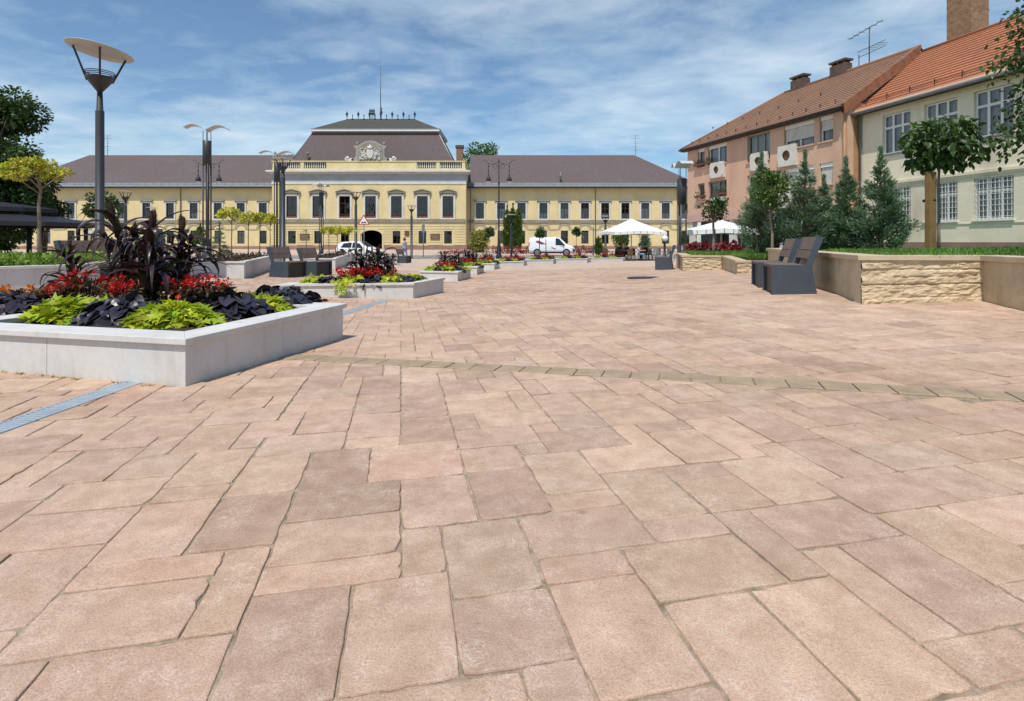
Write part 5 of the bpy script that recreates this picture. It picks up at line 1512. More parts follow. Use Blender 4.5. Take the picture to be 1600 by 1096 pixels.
# ================================================================ lamps
def disc_lamp(label, loc, H, disc=.77, tilt=0, az=0, pole=(.105, .075), spread=1.0):
    root = thing('disc_lamp', label, 'street lamp', loc, az, 'grey street lamps with a white disc on top')
    zc = H - .93 * spread          # cup top, cone bottom
    mb = MB(); mb.lathe([(pole[0] * 1.25, -.1), (pole[0] * 1.25, .06), (pole[0], .07), (pole[0] * .92, zc - .44 * spread), (pole[0] * .9, zc - .43 * spread), (pole[1] * 1.02, zc - .425 * spread), (pole[1] * .8, zc)], 18); mb.build('pole', M['pole'], root)
    c0 = zc + .34 * spread; r1 = .30 * spread
    mb = MB(); mb.lathe([(pole[1] * .8, zc), (r1 * .92, c0 - .04), (r1 * .96, c0), (r1 * .8, c0)], 18)
    for k in range(3):
        rr_ = r1 * (.93 + .02 * k); z = c0 + .036 * (k + 1) * spread; pts = [(rr_ * math.cos(2 * PI * i / 20), rr_ * math.sin(2 * PI * i / 20), z) for i in range(21)]; mb.tube(pts, .010, 5, cap=False)
    mb.build('cup', M['pole'], root)
    A = []
    for i in range(4):
        a = PI / 2 * i + PI / 4 * 0; b = Vector((r1 * .78 * math.cos(a), r1 * .78 * math.sin(a), c0 - .10 * spread)); e = Vector((disc * .74 * math.cos(a), disc * .74 * math.sin(a), H - .03 - math.tan(tilt) * disc * .74 * math.cos(a)))
        m = MB(); m.tube([b, e], .024 if i != 1 else .016, 6); m.build('arm', M['pole'], root)
    mb = MB(); mb.lathe([(.001, -.035), (disc * .5, -.022), (disc * .97, 0), (disc, .012), (disc * .98, .022), (disc * .5, .05), (.001, .06)], 40); mb.build('disc', M['disc'], root, (0, 0, H), (0, tilt, 0))


def winged_lamp(label, loc, H, az, rad=.21, span=1.05, poles=4):
    root = thing('winged_lamp', label, 'street lamp', loc, az, 'grey street lamps with white wing reflectors')
    r = rad * .86
    for i in range(poles):
        a = 2 * PI * i / poles + .4; mb = MB(); mb.tube([(r * math.cos(a), r * math.sin(a), -.1), (r * math.cos(a), r * math.sin(a), H - 1.62)], .038, 7); mb.build('pole', M['pole'], root)
        mb = MB(); mb.tube([(r * math.cos(a), r * math.sin(a), H - .5), (r * math.cos(a), r * math.sin(a), H + .02)], .016, 6); mb.build('rod', M['pole'], root)
    mb = MB(); mb.lathe([(rad * .9, -.08), (rad * 1.0, -.08), (rad * 1.0, .95), (rad * .9, .95)], 18); mb.build('base', M['pole'], root)
    mb = MB(); mb.lathe([(rad, H - 1.68), (rad, H - .47), (rad * .93, H - .46), (.01, H - .46)], 20); mb.build('lamp_tube', M['pole'], root)
    for s in (-1, 1):
        V = []; Fc = []; n = 14; w = .36
        for top in (0, 1):
            for k in range(n + 1):
                t = k / n; x = s * (.02 + span * t); z = H + .02 + .30 * math.sin(PI * min(1, t * 1.06) * .74) ** 1.0 - .10 * t ** 2 + (0 if not top else .016); ww = w * (1 - .25 * t)
                V += [(x, -ww, z), (x, ww, z)]
        m_ = 2 * (n + 1)
        for k in range(n):
            a = 2 * k; Fc += [(a, a + 1, a + 3, a + 2), (m_ + a, m_ + a + 2, m_ + a + 3, m_ + a + 1), (a, a + 2, m_ + a + 2, m_ + a), (a + 1, m_ + a + 1, m_ + a + 3, a + 3)]
        Fc += [(0, m_, m_ + 1, 1), (2 * n, 2 * n + 1, m_ + 2 * n + 1, m_ + 2 * n)]
        mb = MB(); mb.add(V, Fc, 0, False); mb.build('wing', M['disc'], root)


def lantern_post(label, loc, H):
    root = thing('lantern_post', label, 'street lamp', loc, 0, 'old style two-armed lantern posts')
    mb = MB(); mb.lathe([(.26, -.1), (.26, .25), (.18, .4), (.20, .9), (.13, 1.2), (.10, 1.5), (.12, 1.6), (.07, 1.75), (.055, H - 2.0), (.09, H - 1.9), (.045, H - 1.8), (.035, H), (.07, H + .06), (.01, H + .2)], 14); mb.build('pole', M['black_iron'], root)
    for s in (-1, 1):
        mb = MB(); pts = [(s * .05, 0, H - .1)] + [(s * (.1 + 1.0 * t), 0, H - .1 - .18 * math.sin(PI * t)) for t in (.15, .35, .55, .75, .9)] + [(s * 1.1, 0, H + .0), (s * 1.25, 0, H + .12), (s * 1.36, 0, H + .02)]
        mb.tube(pts, .022, 6); mb.tube([(s * .9, 0, H - .15), (s * .9, 0, H - 1.15)], .022, 5)
        for z in (.35, .75, 1.1): mb.ball((s * .9, 0, H - .1 - z), .07, 7)
        mb.tube([(s * (.3 + .18 * math.cos(t)), 0, H - .45 + .18 * math.sin(t)) for t in np.linspace(0, 6.2, 12)], .018, 5, cap=False)
        mb.build('arm', M['black_iron'], root)
        mb = MB(); mb.lathe([(.22, 0), (.235, .04), (.17, .30), (.06, .44), (.04, .56)], 10, (s * .9, 0, H - 1.75)); mb.build('lantern', M['black_iron'], root)
        mb = MB(); mb.lathe([(.02, -.16), (.16, -.1), (.2, 0)], 10, (s * .9, 0, H - 1.75)); mb.build('lantern_glass', M['lamp_glass'], root)


def lamp_at(label, px, Y, ytop, scale=1.0, tilt=0, **k):
    p = gx(px, Y); disc_lamp(label, p, CZ - (ytop - HY) / F * Y - p.z, spread=scale, disc=(.655 if tilt > .1 else .70) * scale, tilt=tilt, **k)


lamp_at('tall grey lamp with a large tilted white disc, nearest on the left', 156, 12.5, 81, 1.0, R(9), pole=(.094, .066), az=.65)
lamp_at('thick grey lamp with a flat disc in front of the palace left corner', 442, 28.6, 249, .72, R(2), pole=(.13, .10), az=.3)
lamp_at('white disc lamp in front of the left palace wing, by the round tree', 196, 38, 300, .72, R(3), az=.2)
lamp_at('small distant disc lamp above the purple millet, left palace wing', 237, 52, 325, .72, R(2))
lamp_at('disc lamp just left of the triangular warning sign', 556, 40, 301, .66, R(2), pole=(.105, .075), az=.5)
lamp_at('disc lamp standing right of the palace gateway', 643, 47, 322, .62, R(1), az=.3)
lamp_at('disc lamp in front of the tall clipped thuja columns', 799, 50, 336, .75, R(1))
lamp_at('disc lamp standing left of the big white parasol', 1009, 53, 337, .72, R(1)) if False else lamp_at('disc lamp standing left of the big white parasol', 946, 46, 338.5, .62, R(1))


def wing_at(label, px, Y, ytop, az, **k):
    p = gx(px, Y); winged_lamp(label, p, CZ - (ytop - HY) / F * Y - p.z, az, **k)


wing_at('lamp with two white curved wings seen side on, left of the palace centre', 323.5, 27, 206, .25, rad=.2, span=.98)
wing_at('winged lamp tube standing close behind the thick lamp post', 433, 35, 244, .2, rad=.19)
wing_at('slim winged lamp in front of the second palace window', 502, 50, 293, 1.35, rad=.2)
wing_at('winged lamp seen edge on beside the pink building', 1065.5, 25, 264, PI / 2 + .04, rad=.215, span=.7, poles=3)
for lab, px in (('two-armed lantern post in front of the right palace wing', 779.5), ('two-armed lantern post half hidden behind the winged lamp', 326)):
    p = gx(px, 47); lantern_post(lab, p, CZ - (252 - HY) / F * 47 - p.z)
p = gx(1038.5, 43); root = thing('globe_lamp', 'white globe lamp on a short dark post among the cafe chairs', 'lamp', p)
mb = MB(); mb.lathe([(.16, -.05), (.16, .1), (.10, .15), (.09, 1.45), (.14, 1.5)], 10); mb.build('pole', M['pole'], root)
mb = MB(); mb.ball((0, 0, 1.72), .27, 14); mb.build('globe', M['canvas'], root)
# ================================================================ flower planting
ROWS = 'plants in the white flower planters'


def clump(kind, label, loc, seed, s=1.0, rz=None, group=None, hi=False):
    rz = rz if rz is not None else ((seed * 1.7) % 6.28 if not (hi and kind in ('lime', 'dark')) else -.2)
    n = 1.0 if hi else .5
    if kind == 'lime':
        t = thing('lime_vine', label, 'lime plant', loc, rz, group or 'lime leaved plants in the planters'); mound_parts(t, seed, (.36 if hi else .40) * s, (.26 if hi else .36) * s, (.145 if hi else .20) * s, int((330 if hi else 150)), (.122 if hi else .13) * s, 'leaf_lime', STAR, .55, 1.25, .13)
    elif kind == 'dark':
        t = thing('dark_vine', label, 'dark plant', loc, rz, group or 'blackish purple plants in the planters'); mound_parts(t, seed, (.38 if hi else .42) * s, (.28 if hi else .36) * s, (.16 if hi else .19) * s, int((330 if hi else 130)), (.105 if hi else .14) * s, 'leaf_black', HEART, .6, 1.7, .10, flop=.5)
    elif kind == 'red':
        t = thing('red_flower', label, 'flowers', loc, rz, group or 'red flowering plants in the planters'); redflower_parts(t, seed, .25 * s, .32 * s, 230 if hi else 90, .075 * s if hi else .1 * s, 9 if hi else 10)
    elif kind == 'orange':
        t = thing('marigold', label, 'flowers', loc, rz, group or 'orange marigolds'); redflower_parts(t, seed, .12 * s, .2 * s, 60, .06 * s, 6, 'petal_orange')
    elif kind == 'violet':
        t = thing('petunia', label, 'flowers', loc, rz, group or 'violet petunias'); redflower_parts(t, seed, .14 * s, .12 * s, 40, .07 * s, 8, 'petal_violet')
    else:
        t = thing('purple_millet', label, 'millet', loc, rz, group or 'purple millet in the planters'); millet_parts(t, seed, .86 * s, 4 if hi else 6, 9 if hi else 12, 2 if hi else 3, wide=1.75 if hi else 2.0)
    return t


# nearest planter: placed one by one
def on(px, py, z):
    """point of the horizontal plane z seen at a picture position"""
    Y = (CZ - z) * F / (py - HY); return Vector(((px - CX) / F * Y, Y, z))


z1 = PL[0][2] + .005; zo = z1 - .045


def on1(px, py): p = on(px, py, zo); p.z = z1; return p


for kind, px, py, s, seed, lab in (
        ('dark', 22, 503, 1.0, 11, 'blackish vine at the left edge of the nearest planter'),
        ('lime', 110, 510, 1.0, 12, 'lime vine left of centre at the front of the nearest planter'),
        ('dark', 192, 511, 1.0, 13, 'blackish vine between the two lime vines at the front of the nearest planter'),
        ('lime', 276, 517, .98, 14, 'lime vine at the front corner of the nearest planter'),
        ('dark', 352, 503, 1.12, 15, 'blackish vine right of the front corner lime vine in the nearest planter'),
        ('lime', 404, 497, .85, 16, 'small lime vine between two blackish vines near the right end of the nearest planter'),
        ('dark', 440, 489, 1.05, 17, 'blackish vine at the right tip of the nearest planter'),
        ('red', 92, 496, .85, 21, 'red flowers low behind the left lime vine'),
        ('red', 138, 492, 1.15, 22, 'tall red flowers in front of the leftmost millet'),
        ('red', 196, 494, .9, 23, 'bronze leaved red flowers in the middle of the nearest planter'),
        ('red', 298, 494, 1.1, 24, 'red flowers right of the big dark millet'),
        ('red', 325, 497, 1.0, 25, 'red flowers above the right blackish vine'),
        ('lime', 345, 484, .7, 26, 'lime vine peeping out behind the red flowers at the right'),
        ('orange', 28, 489, 1.1, 27, 'orange marigold at the left edge behind the blackish vine'),
        ('orange', 92, 486, 1.1, 28, 'orange marigold behind the low red flowers'),
        ('lime', 10, 487, .8, 29, 'lime vine at the far left edge behind the orange marigold'),
        ('violet', 328, 504, .6, 30, 'violet petunias beside the front corner lime vine'),
        ('violet', 424, 494, .6, 31, 'violet petunias near the right tip of the nearest planter')):
    clump(kind, lab, on1(px, py - (4 if kind in ('lime', 'dark') else 2)), seed, s, hi=True)
for px, py, s, seed, lab in ((118, 484, .72, 41, 'millet with long bent blades at the left of the nearest planter'), (188, 482, 1.08, 42, 'millet with the thick upright seed head in the nearest planter'),
                             (236, 492, 1.02, 43, 'big blackish millet at the centre of the nearest planter'), (262, 481, 1.05, 44, 'millet behind the big central one in the nearest planter'),
                             (222, 480, .85, 48, 'rearmost millet of the nearest planter'), (290, 482, .80, 45, 'rightmost millet of the nearest planter')):
    clump('millet', lab, on1(px, py), seed, s, hi=True)

# the other planters: one of each kind, then copies
proto = {}
rr = random.Random(12)
NAMES = ['', 'second', 'third', 'fourth', 'fifth', 'sixth', 'seventh', 'eighth', 'ninth']


def put(kind, loc, s, label):
    key = (kind, rr.randrange(2))
    if key not in proto: proto[key] = clump(kind, label, loc, 60 + len(proto) * 3, 1.0); o = proto[key]; o.scale = (s,) * 3; return o
    return dup(proto[key], loc, rr.uniform(0, 6.28), label, scale=s)


WORD = {'lime': 'lime vine', 'dark': 'blackish vine', 'red': 'red flowers', 'millet': 'purple millet'}


def fill(i, items):
    root, P, z = PL[i]; L, C, Rr, Q = P
    for kind, u, v, s, extra in items:
        s *= .95 if kind in ('dark', 'lime') else (1.0 if kind == 'red' else .92); u = .5 + (u - .5) * .86; v = .5 + (v - .5) * .84
        p = L.lerp(C, u).lerp(Q.lerp(Rr, u), v); put(kind, (p.x, p.y, z), s, f'{WORD[kind]} {extra} of the {NAMES[i]} white planter of the row')


fill(1, [('lime', .10, .30, .85, 'at the left end'), ('dark', .27, .20, .85, 'at the front left'), ('lime', .48, .13, .85, 'hanging over the front'), ('dark', .63, .2, .9, 'at the front middle'), ('lime', .80, .2, .85, 'at the front right'),
         ('dark', .90, .28, .8, 'at the right corner'), ('lime', .88, .62, .8, 'behind the right corner'), ('dark', .88, .8, .6, 'at the back right corner'),
         ('red', .36, .42, 1.0, 'left of the millet'), ('red', .46, .38, .95, 'in front of the millet'), ('red', .56, .40, 1.0, 'just right of the millet'), ('red', .68, .45, .85, 'at the centre right'), ('lime', .72, .65, .8, 'at the centre back'),
         ('millet', .42, .6, .80, 'standing left of centre'), ('millet', .53, .62, .85, 'standing at the centre'), ('millet', .60, .72, .70, 'standing right of centre')])
# trailing shoot over the edge of the second planter
root, P, z = PL[1]
p = P[0].lerp(P[1], .49); t = thing('trailing_vine', 'thin lime shoot hanging down the front of the second white planter', 'lime plant', (p.x, p.y - .03, z + .1)); r = np.random.default_rng(3); n = 40
q = r.uniform(0, 1, n); link('leaves', leaves('leaves', np.stack([r.normal(0, .10, n) * (1.2 - q), -.06 - .03 * q, .04 - .24 * q], 1), np.stack([r.normal(0, .5, n), r.normal(-.3, .2, n), -r.uniform(.2, 1, n)], 1), np.tile([0, -1., .3], (n, 1)), r.uniform(.06, .12, n), tints(n, .6, 1.2), M['leaf_lime'], STAR), t)
mb = MB(); mb.tube([(0, .05, .02), (0, -.05, 0), (.02, -.07, -.22)], .004, 4); mb.build('stem', M['leaf_bronze'], t)
for i in range(2, 9):
    k = 1.0
    items = [('lime', .16, .25, .9, 'at the front left'), ('dark', .42, .25, .85, 'at the front middle'), ('lime', .64, .22, .9, 'at the front right'), ('dark', .86, .35, .8, 'at the right corner'), ('lime', .86, .75, .8, 'at the back right'),
             ('red', .28, .55, 1.0, 'on the left'), ('red', .62, .5, 1.0, 'near the centre'), ('millet', .38, .72, .78 if i < 4 else .62, 'on the left'), ('millet', .66, .78, .75 if i < 4 else .55, 'on the right')]
    if i >= 5: items = [it for it in items if not (it[0] == 'millet' and it[1] < .5)]; items.append(('red', .9, .5, .9, 'at the right end'))
    fill(i, items)

# ================================================================ raised beds
def bed_cover(bed, label, n, h, size, matname, seed, y1=1.0):
    root, P, z = bed; L, C, Rr, Q = P; r = np.random.default_rng(seed); u, v = r.uniform(.03, .97, n), r.uniform(.05, .95, n) ** 1.3
    A = lambda a: np.array([a.x, a.y])
    xy = (A(L)[None] * (1 - u)[:, None] + A(C)[None] * u[:, None]) * (1 - v)[:, None] + (A(Q)[None] * (1 - u)[:, None] + A(Rr)[None] * u[:, None]) * v[:, None]
    hz = h * (.4 + .6 * (.5 + .5 * np.sin(xy[:, 0] * 2.1 + seed) * np.cos(xy[:, 1] * 1.3))) * r.uniform(.1, 1, n)
    D = r.normal(0, .8, (n, 3)); D[:, 2] += .5
    o = link('ground_cover', leaves('ground_cover', np.stack([xy[:, 0], xy[:, 1], z + hz], 1), D, r.normal(0, .5, (n, 3)) + np.array([0, 0, 1]), r.uniform(.6, 1.3, n) * size, tints(n, .5, 1.3, .15, r), M[matname], OVAL)); tag(o, label, 'ground cover', kind='stuff')


bed_cover(G1, 'bright green ground cover filling the long raised bed at the left edge', 8000, .26, .075, 'leaf_lime2', 4)
bed_cover(G2, 'dark mixed ground cover under the golden standard trees', 900, .18, .08, 'leaf_bronze', 5)
bed_cover(G3, 'dark ground cover in the raised bed below the car', 500, .15, .09, 'leaf_bronze', 6)
bed_cover(G4_, 'green ground cover in the far raised bed', 300, .12, .09, 'leaf_mid', 7)
# golden standard trees
def crown_tree(name, label, cat, px, Y, base_z, y_top, y_bot, wpx, seed, mat, n, size, k=14, clump=.42, trunk_r=.03, shape=OVAL, group=None, **kw):
    p = gx(px, Y)
    if base_z is not None: p.z = base_z
    zt, zb = CZ - (y_top - HY) / F * Y - p.z, CZ - (y_bot - HY) / F * Y - p.z; rz = (zt - zb) / 2; rx = wpx / 2 / F * Y
    t = thing(name, label, cat, p, 0, group); tree_parts(t, seed, zb + rz * .35, trunk_r, zb + rz, rx * .86, rz * .86, k, clump, n, size, mat, shape, **kw); return t


GT = 'golden leaved standard trees in the raised beds'
zg = G2[2]
for px, Y, yt, yb, w, lab in ((362, 19.5, 325, 352, 46, 'tallest golden standard tree, leftmost of the four in the white raised bed'), (388, 21.5, 333, 352, 34, 'second golden tree from the left in the white raised bed'),
                              (406, 22.5, 334, 353, 32, 'third golden tree from the left in the white raised bed'), (422, 23.5, 336, 352, 26, 'rightmost of the four golden trees in the white raised bed')):
    crown_tree('golden_tree', lab, 'tree', px, Y, zg, yt, yb, w, int(px), 'leaf_yellow', 520, .105, 12, .42, .018, group=GT, droop=.05, lowcut=-.3, hue=.10, lo=.5, hi=1.15)
zg = G3[2]
for px, Y, lab in ((514, 28, 'left one of the golden trees in front of the palace'), (527, 29, 'middle golden tree of the three in front of the palace'), (545, 30, 'right one of the golden trees in front of the palace')):
    crown_tree('golden_tree', lab, 'tree', px, Y, zg, 354, 369, 27, int(px), 'leaf_yellow', 330, .12, 10, .45, .018, group=GT, droop=.05, lowcut=-.3, lo=.5, hi=1.15)
crown_tree('golden_tree', 'large golden leaved tree at the left in front of the big dark tree', 'tree', 63, 15.5, .5, 247, 302, 104, 5, 'leaf_yellow', 1900, .10, 30, .33, .05, group=None, bark='bark_pale', lowcut=-.2, lo=.4, hi=1.1, droop=.05)
crown_tree('round_tree', 'small round dark tree behind the nearest lamp post', 'tree', 157, 30, None, 300, 342, 52, 8, 'leaf_dark', 1500, .17, 22, .36, .06)
# big trees
p = gx(-28, 36); t = thing('broadleaf_tree', 'big dark broadleaf tree at the left edge behind the pavilion', 'tree', p); tree_parts(t, 77, 4.0, .3, 6.4, 3.6, 5.3, 95, .30, 34000, .27, 'leaf_dark', OVAL, lo=.45, hi=1.35, limbs=20)
p = gx(70, 40); t = thing('broadleaf_tree', 'low dark broadleaf tree behind the golden tree at the left', 'tree', p); tree_parts(t, 78, 2.2, .14, 3.6, 1.4, 1.3, 26, .34, 2600, .2, 'leaf_dark', OVAL, lo=.4, hi=1.0)
for px, Y, zt, w, seed, lab in ((752, 108, 20.3, 7.5, 31, 'green tree crown rising behind the right palace roof'), (452, 104, 17.4, 3.4, 32, 'small bit of tree showing left of the palace mansard roof')):
    p = gx(px, Y); t = thing('broadleaf_tree', lab, 'tree', p); tree_parts(t, seed, zt * .55, .35, zt * .68, w * .55, zt * .34, 46, .30, 5000, .5, 'leaf_mid', OVAL, lo=.5, hi=1.3)
# conifers, hedges and clipped plants by the palace
p = gx(313, 40); t = thing('column_conifer', 'slim dark green column conifer left of the blue spruce', 'conifer', p); conifer_parts(t, 5, 2.75, .42, 2600, .11, 'leaf_thuja', 'column')
p = gx(343, 38); t = thing('spruce', 'small tiered blue spruce in front of the left palace wing', 'conifer', p); conifer_parts(t, 6, 2.75, .95, 4200, .12, 'leaf_conifer', 'spruce')
for k_, (px, h, lab) in enumerate(((792.5, 5.5, 'left one of the three joined thuja columns'), (801.5, 5.75, 'middle one of the three joined thuja columns'), (809.5, 5.7, 'right one of the three joined thuja columns'))):
    p = gx(px, 66 + .3 * (k_ % 2)); t = thing('thuja_column', lab, 'conifer', p, 0, 'tall clipped thuja columns'); conifer_parts(t, 40 + k_, h + .1, .55, 3200, .19, 'leaf_thuja', 'column')
crown_tree('gold_conifer', 'rounded yellow green conifer bush beside the palace centre block', 'bush', 748, 65, None, 358, 397, 30, 50, 'leaf_gold', 4200, .26, 40, .42, .05, lo=.5, hi=1.2, shape=KITE)
for px, Y, yt, yb, w, lab, sd in ((764, 42, 356, 371, 16, 'clipped ball tree left of the lantern post', 1), (843, 42, 357, 372, 16, 'clipped ball tree above the rear of the white van', 2), (900.5, 43, 356, 370, 12.5, 'clipped ball tree right of the white van', 3)):
    crown_tree('ball_tree', lab, 'tree', px, Y, None, yt, yb, w, 90 + sd, 'leaf_dark', 1100, .12, 20, .55, .022, group='clipped ball trees', lo=.5, hi=1.2)
for px, Y, h, rad, mt, kd, lab in ((970, 58, 2.0, .95, 'leaf_thuja', 'column', 'green bush under the big parasol'), (1008, 58, 2.7, .55, 'leaf_conifer', 'column', 'blue green conifer under the right half of the parasol'), (935, 52, 1.9, .35, 'leaf_mid', 'column', 'thin young shrub left of the parasol'), (1072, 60, 2.4, .7, 'leaf_dark', 'column', 'dark shrub behind the winged lamp by the pink building')):
    p = gx(px, Y); t = thing('shrub', lab, 'bush', p); conifer_parts(t, int(px), h, rad, 1100, .16, mt, kd)
p = gx(352, 36); t = thing('low_shrub', 'low dark shrub at the foot of the blue spruce', 'bush', p); mound_parts(t, 3, 1.3, .7, .75, 700, .16, 'leaf_dark', OVAL, .5, 1.2)
# reddish hedge beds
def red_bed(label, x0, x1, Y, h, n, seed, z=None, mat='leaf_redbed'):
    r = np.random.default_rng(seed); a, b = gx(x0, Y), gx(x1, Y); u = r.uniform(0, 1, n)
    zz = z if z is not None else ground((a.x + b.x) / 2, Y)
    P = np.stack([a.x + (b.x - a.x) * u, Y + r.uniform(-.5, .5, n), zz + h * r.uniform(.02, 1, n) * (.7 + .3 * np.sin(u * 25))], 1); D = r.normal(0, .7, (n, 3)); D[:, 2] += .5
    t = thing('red_bedding', label, 'flower bed', (a.x, Y, zz)); P -= np.array([a.x, Y, zz]); T = tints(n, .35, 1.3, .25, r)
    link('leaves', leaves('leaves', P, D, r.normal(0, .5, (n, 3)) + np.array([0, 0, 1]), r.uniform(.12, .24, n), T, M[mat], OVAL), t)
    mb = MB()
    for k in range(12): x = (b.x - a.x) * (k + .5) / 12; mb.tube([(x, 0, -.03), (x + .05, 0, h * .7)], .012, 4)
    mb.build('stem', M['leaf_bronze'], t)


red_bed('red leaved bedding in front of the white awning', 1076, 1156, 22, .42, 1100, 1, .46)
red_bed('low red bedding at the foot of the thuja columns', 768, 838, 61, .9, 900, 2)
red_bed('low red bedding along the palace behind the van', 895, 950, 63, .9, 700, 3)
red_bed('dark red bedding in front of the palace left of the bush', 690, 735, 62, .45, 300, 4)
# trees on the lawn
def lawn_pt(px, Y): x = (px - CX) / F * Y; return Vector((x, Y, lawn_z(x, Y)))


JU = 'blue green conifers on the lawn'
for px, Y, ytop, w, seed, lab in ((1190, 16.8, 240, 92, 1, 'leftmost blue green conifer on the lawn, behind the round topped tree'), (1258, 15.6, 238, 92, 2, 'tall slender tipped conifer, second from the left on the lawn'), (1287, 17.5, 276, 66, 3, 'shortest conifer on the lawn, squeezed between two taller ones'),
                                  (1322, 15.2, 248, 84, 4, 'conifer on the lawn in front of the corner of the pink building'), (1376, 14.4, 233, 96, 5, 'rightmost and widest blue green conifer on the lawn')):
    p = lawn_pt(px, Y); h = CZ - (ytop - HY) / F * Y - p.z; t = thing('juniper', lab, 'conifer', p, seed * 1.3, JU); conifer_parts(t, 100 + seed, h, w / 2 / F * Y * .90, 12000, .095, 'leaf_conifer', 'juniper')
for px, Y, yt, yb, w, seed, n, sz, lab, mt, tr in ((1115.5, 20.0, 306, 348, 42, 61, 700, .12, 'small round topped tree on the lawn in front of the white awning', 'leaf_dark', .05), (1206, 15.6, 262, 335, 62, 62, 2100, .085, 'round topped tree with a slim trunk behind the pair of benches', 'leaf_mid', .04)):
    p = lawn_pt(px, Y); crown_tree('round_tree', lab, 'tree', px, Y, p.z, yt, yb, w, seed, mt, n, sz, 26, .42, tr, bark='bark_pale', group='small standard trees on the lawn', lo=.5, hi=1.3)
p = lawn_pt(1467, 11.2); t = thing('staked_tree', 'broad crowned young tree tied to a thick brown stake on the lawn', 'tree', p)
zt, zb = CZ - (183 - HY) / F * 11.2 - p.z, CZ - (268 - HY) / F * 11.2 - p.z; tree_parts(t, 21, zb + .22, .028, (zt + zb) / 2 + .02, .69, .52, 46, .36, 1750, .145, 'leaf_dark', OVAL, 'bark_pale', droop=.75, lo=.55, hi=1.5, limbs=9, hue=.08, lowcut=-.95)
pp = lawn_pt(1454, 11.0); mb = MB(); mb.span((-.085, -.06, -.1), (.085, .06, CZ - (269 - HY) / F * 11.0 - pp.z)); stake = mb.build('stake', M['stake'], None, pp, (0, 0, .25), .01); tag(stake, 'thick square timber stake supporting the broad crowned tree', 'stake')
m = MB(); m.lathe([(.115, 0), (.118, .05), (.115, .05)], 10, (.03, .05, 1.05)); m.build('strap', M['rubber'], stake)
# tree overhanging the right edge, trunk outside the picture
Yt = 12.0; x = 14.2; z = lawn_z(x, Yt); t = thing('overhanging_tree', 'leafy twigs hanging into the upper right corner', 'tree', (x, Yt, z)); r = np.random.default_rng(17)
tips = [(1588, 50), (1570, 82), (1596, 92), (1584, 28), (1562, 108), (1590, 165), (1575, 190), (1567, 222), (1592, 205), (1598, 140), (1580, 232), (1612, 40), (1615, 110), (1625, 190), (1618, 230), (1640, 70), (1655, 150)]
P, D, mb = [], [], MB(); top = Vector((0, 0, 5.6)); mb.tube([(0, 0, -.1), (-.05, .02, 2.6), top], [.17, .14, .09], 9)
for px, py in tips:
    e = at(px, py, Yt + r.uniform(-.6, .6)) - Vector((x, Yt, z)); b = Vector((-.02, 0, r.uniform(3.4, 5.2))); m1 = b.lerp(e, .55) + Vector((0, 0, .5)); mb.tube([b, m1, e], [.04, .02, .006], 5)
    m_ = 170; q = r.uniform(.55, 1.05, m_); c = np.array(m1)[None] * (1 - q)[:, None] * 2.2 + np.array(e)[None] * (1 - (1 - q) * 2.2)[:, None]
    P.append(c + r.normal(0, .13, (m_, 3)) * np.array([1, 1, 1.2])); D.append(r.normal(0, .6, (m_, 3)) + np.array([-.1, 0, -.5]))
for _ in range(26):
    c = np.array([r.normal(.6, 1.1), r.normal(0, 1.2), r.uniform(5.2, 8)]); P.append(c + r.normal(0, .35, (70, 3))); D.append(r.normal(0, .7, (70, 3)))
P, D = np.concatenate(P), np.concatenate(D); keep = P[:, 2] > .5; n = len(P)
link('crown', leaves('crown', P, D, r.normal(0, .6, (n, 3)) + np.array([0, 0, .7]), r.uniform(.7, 1.25, n) * .125, tints(n, .5, 1.3, .14, r), M['leaf_dark'], OVAL), t); mb.build('trunk', M['bark'], t)
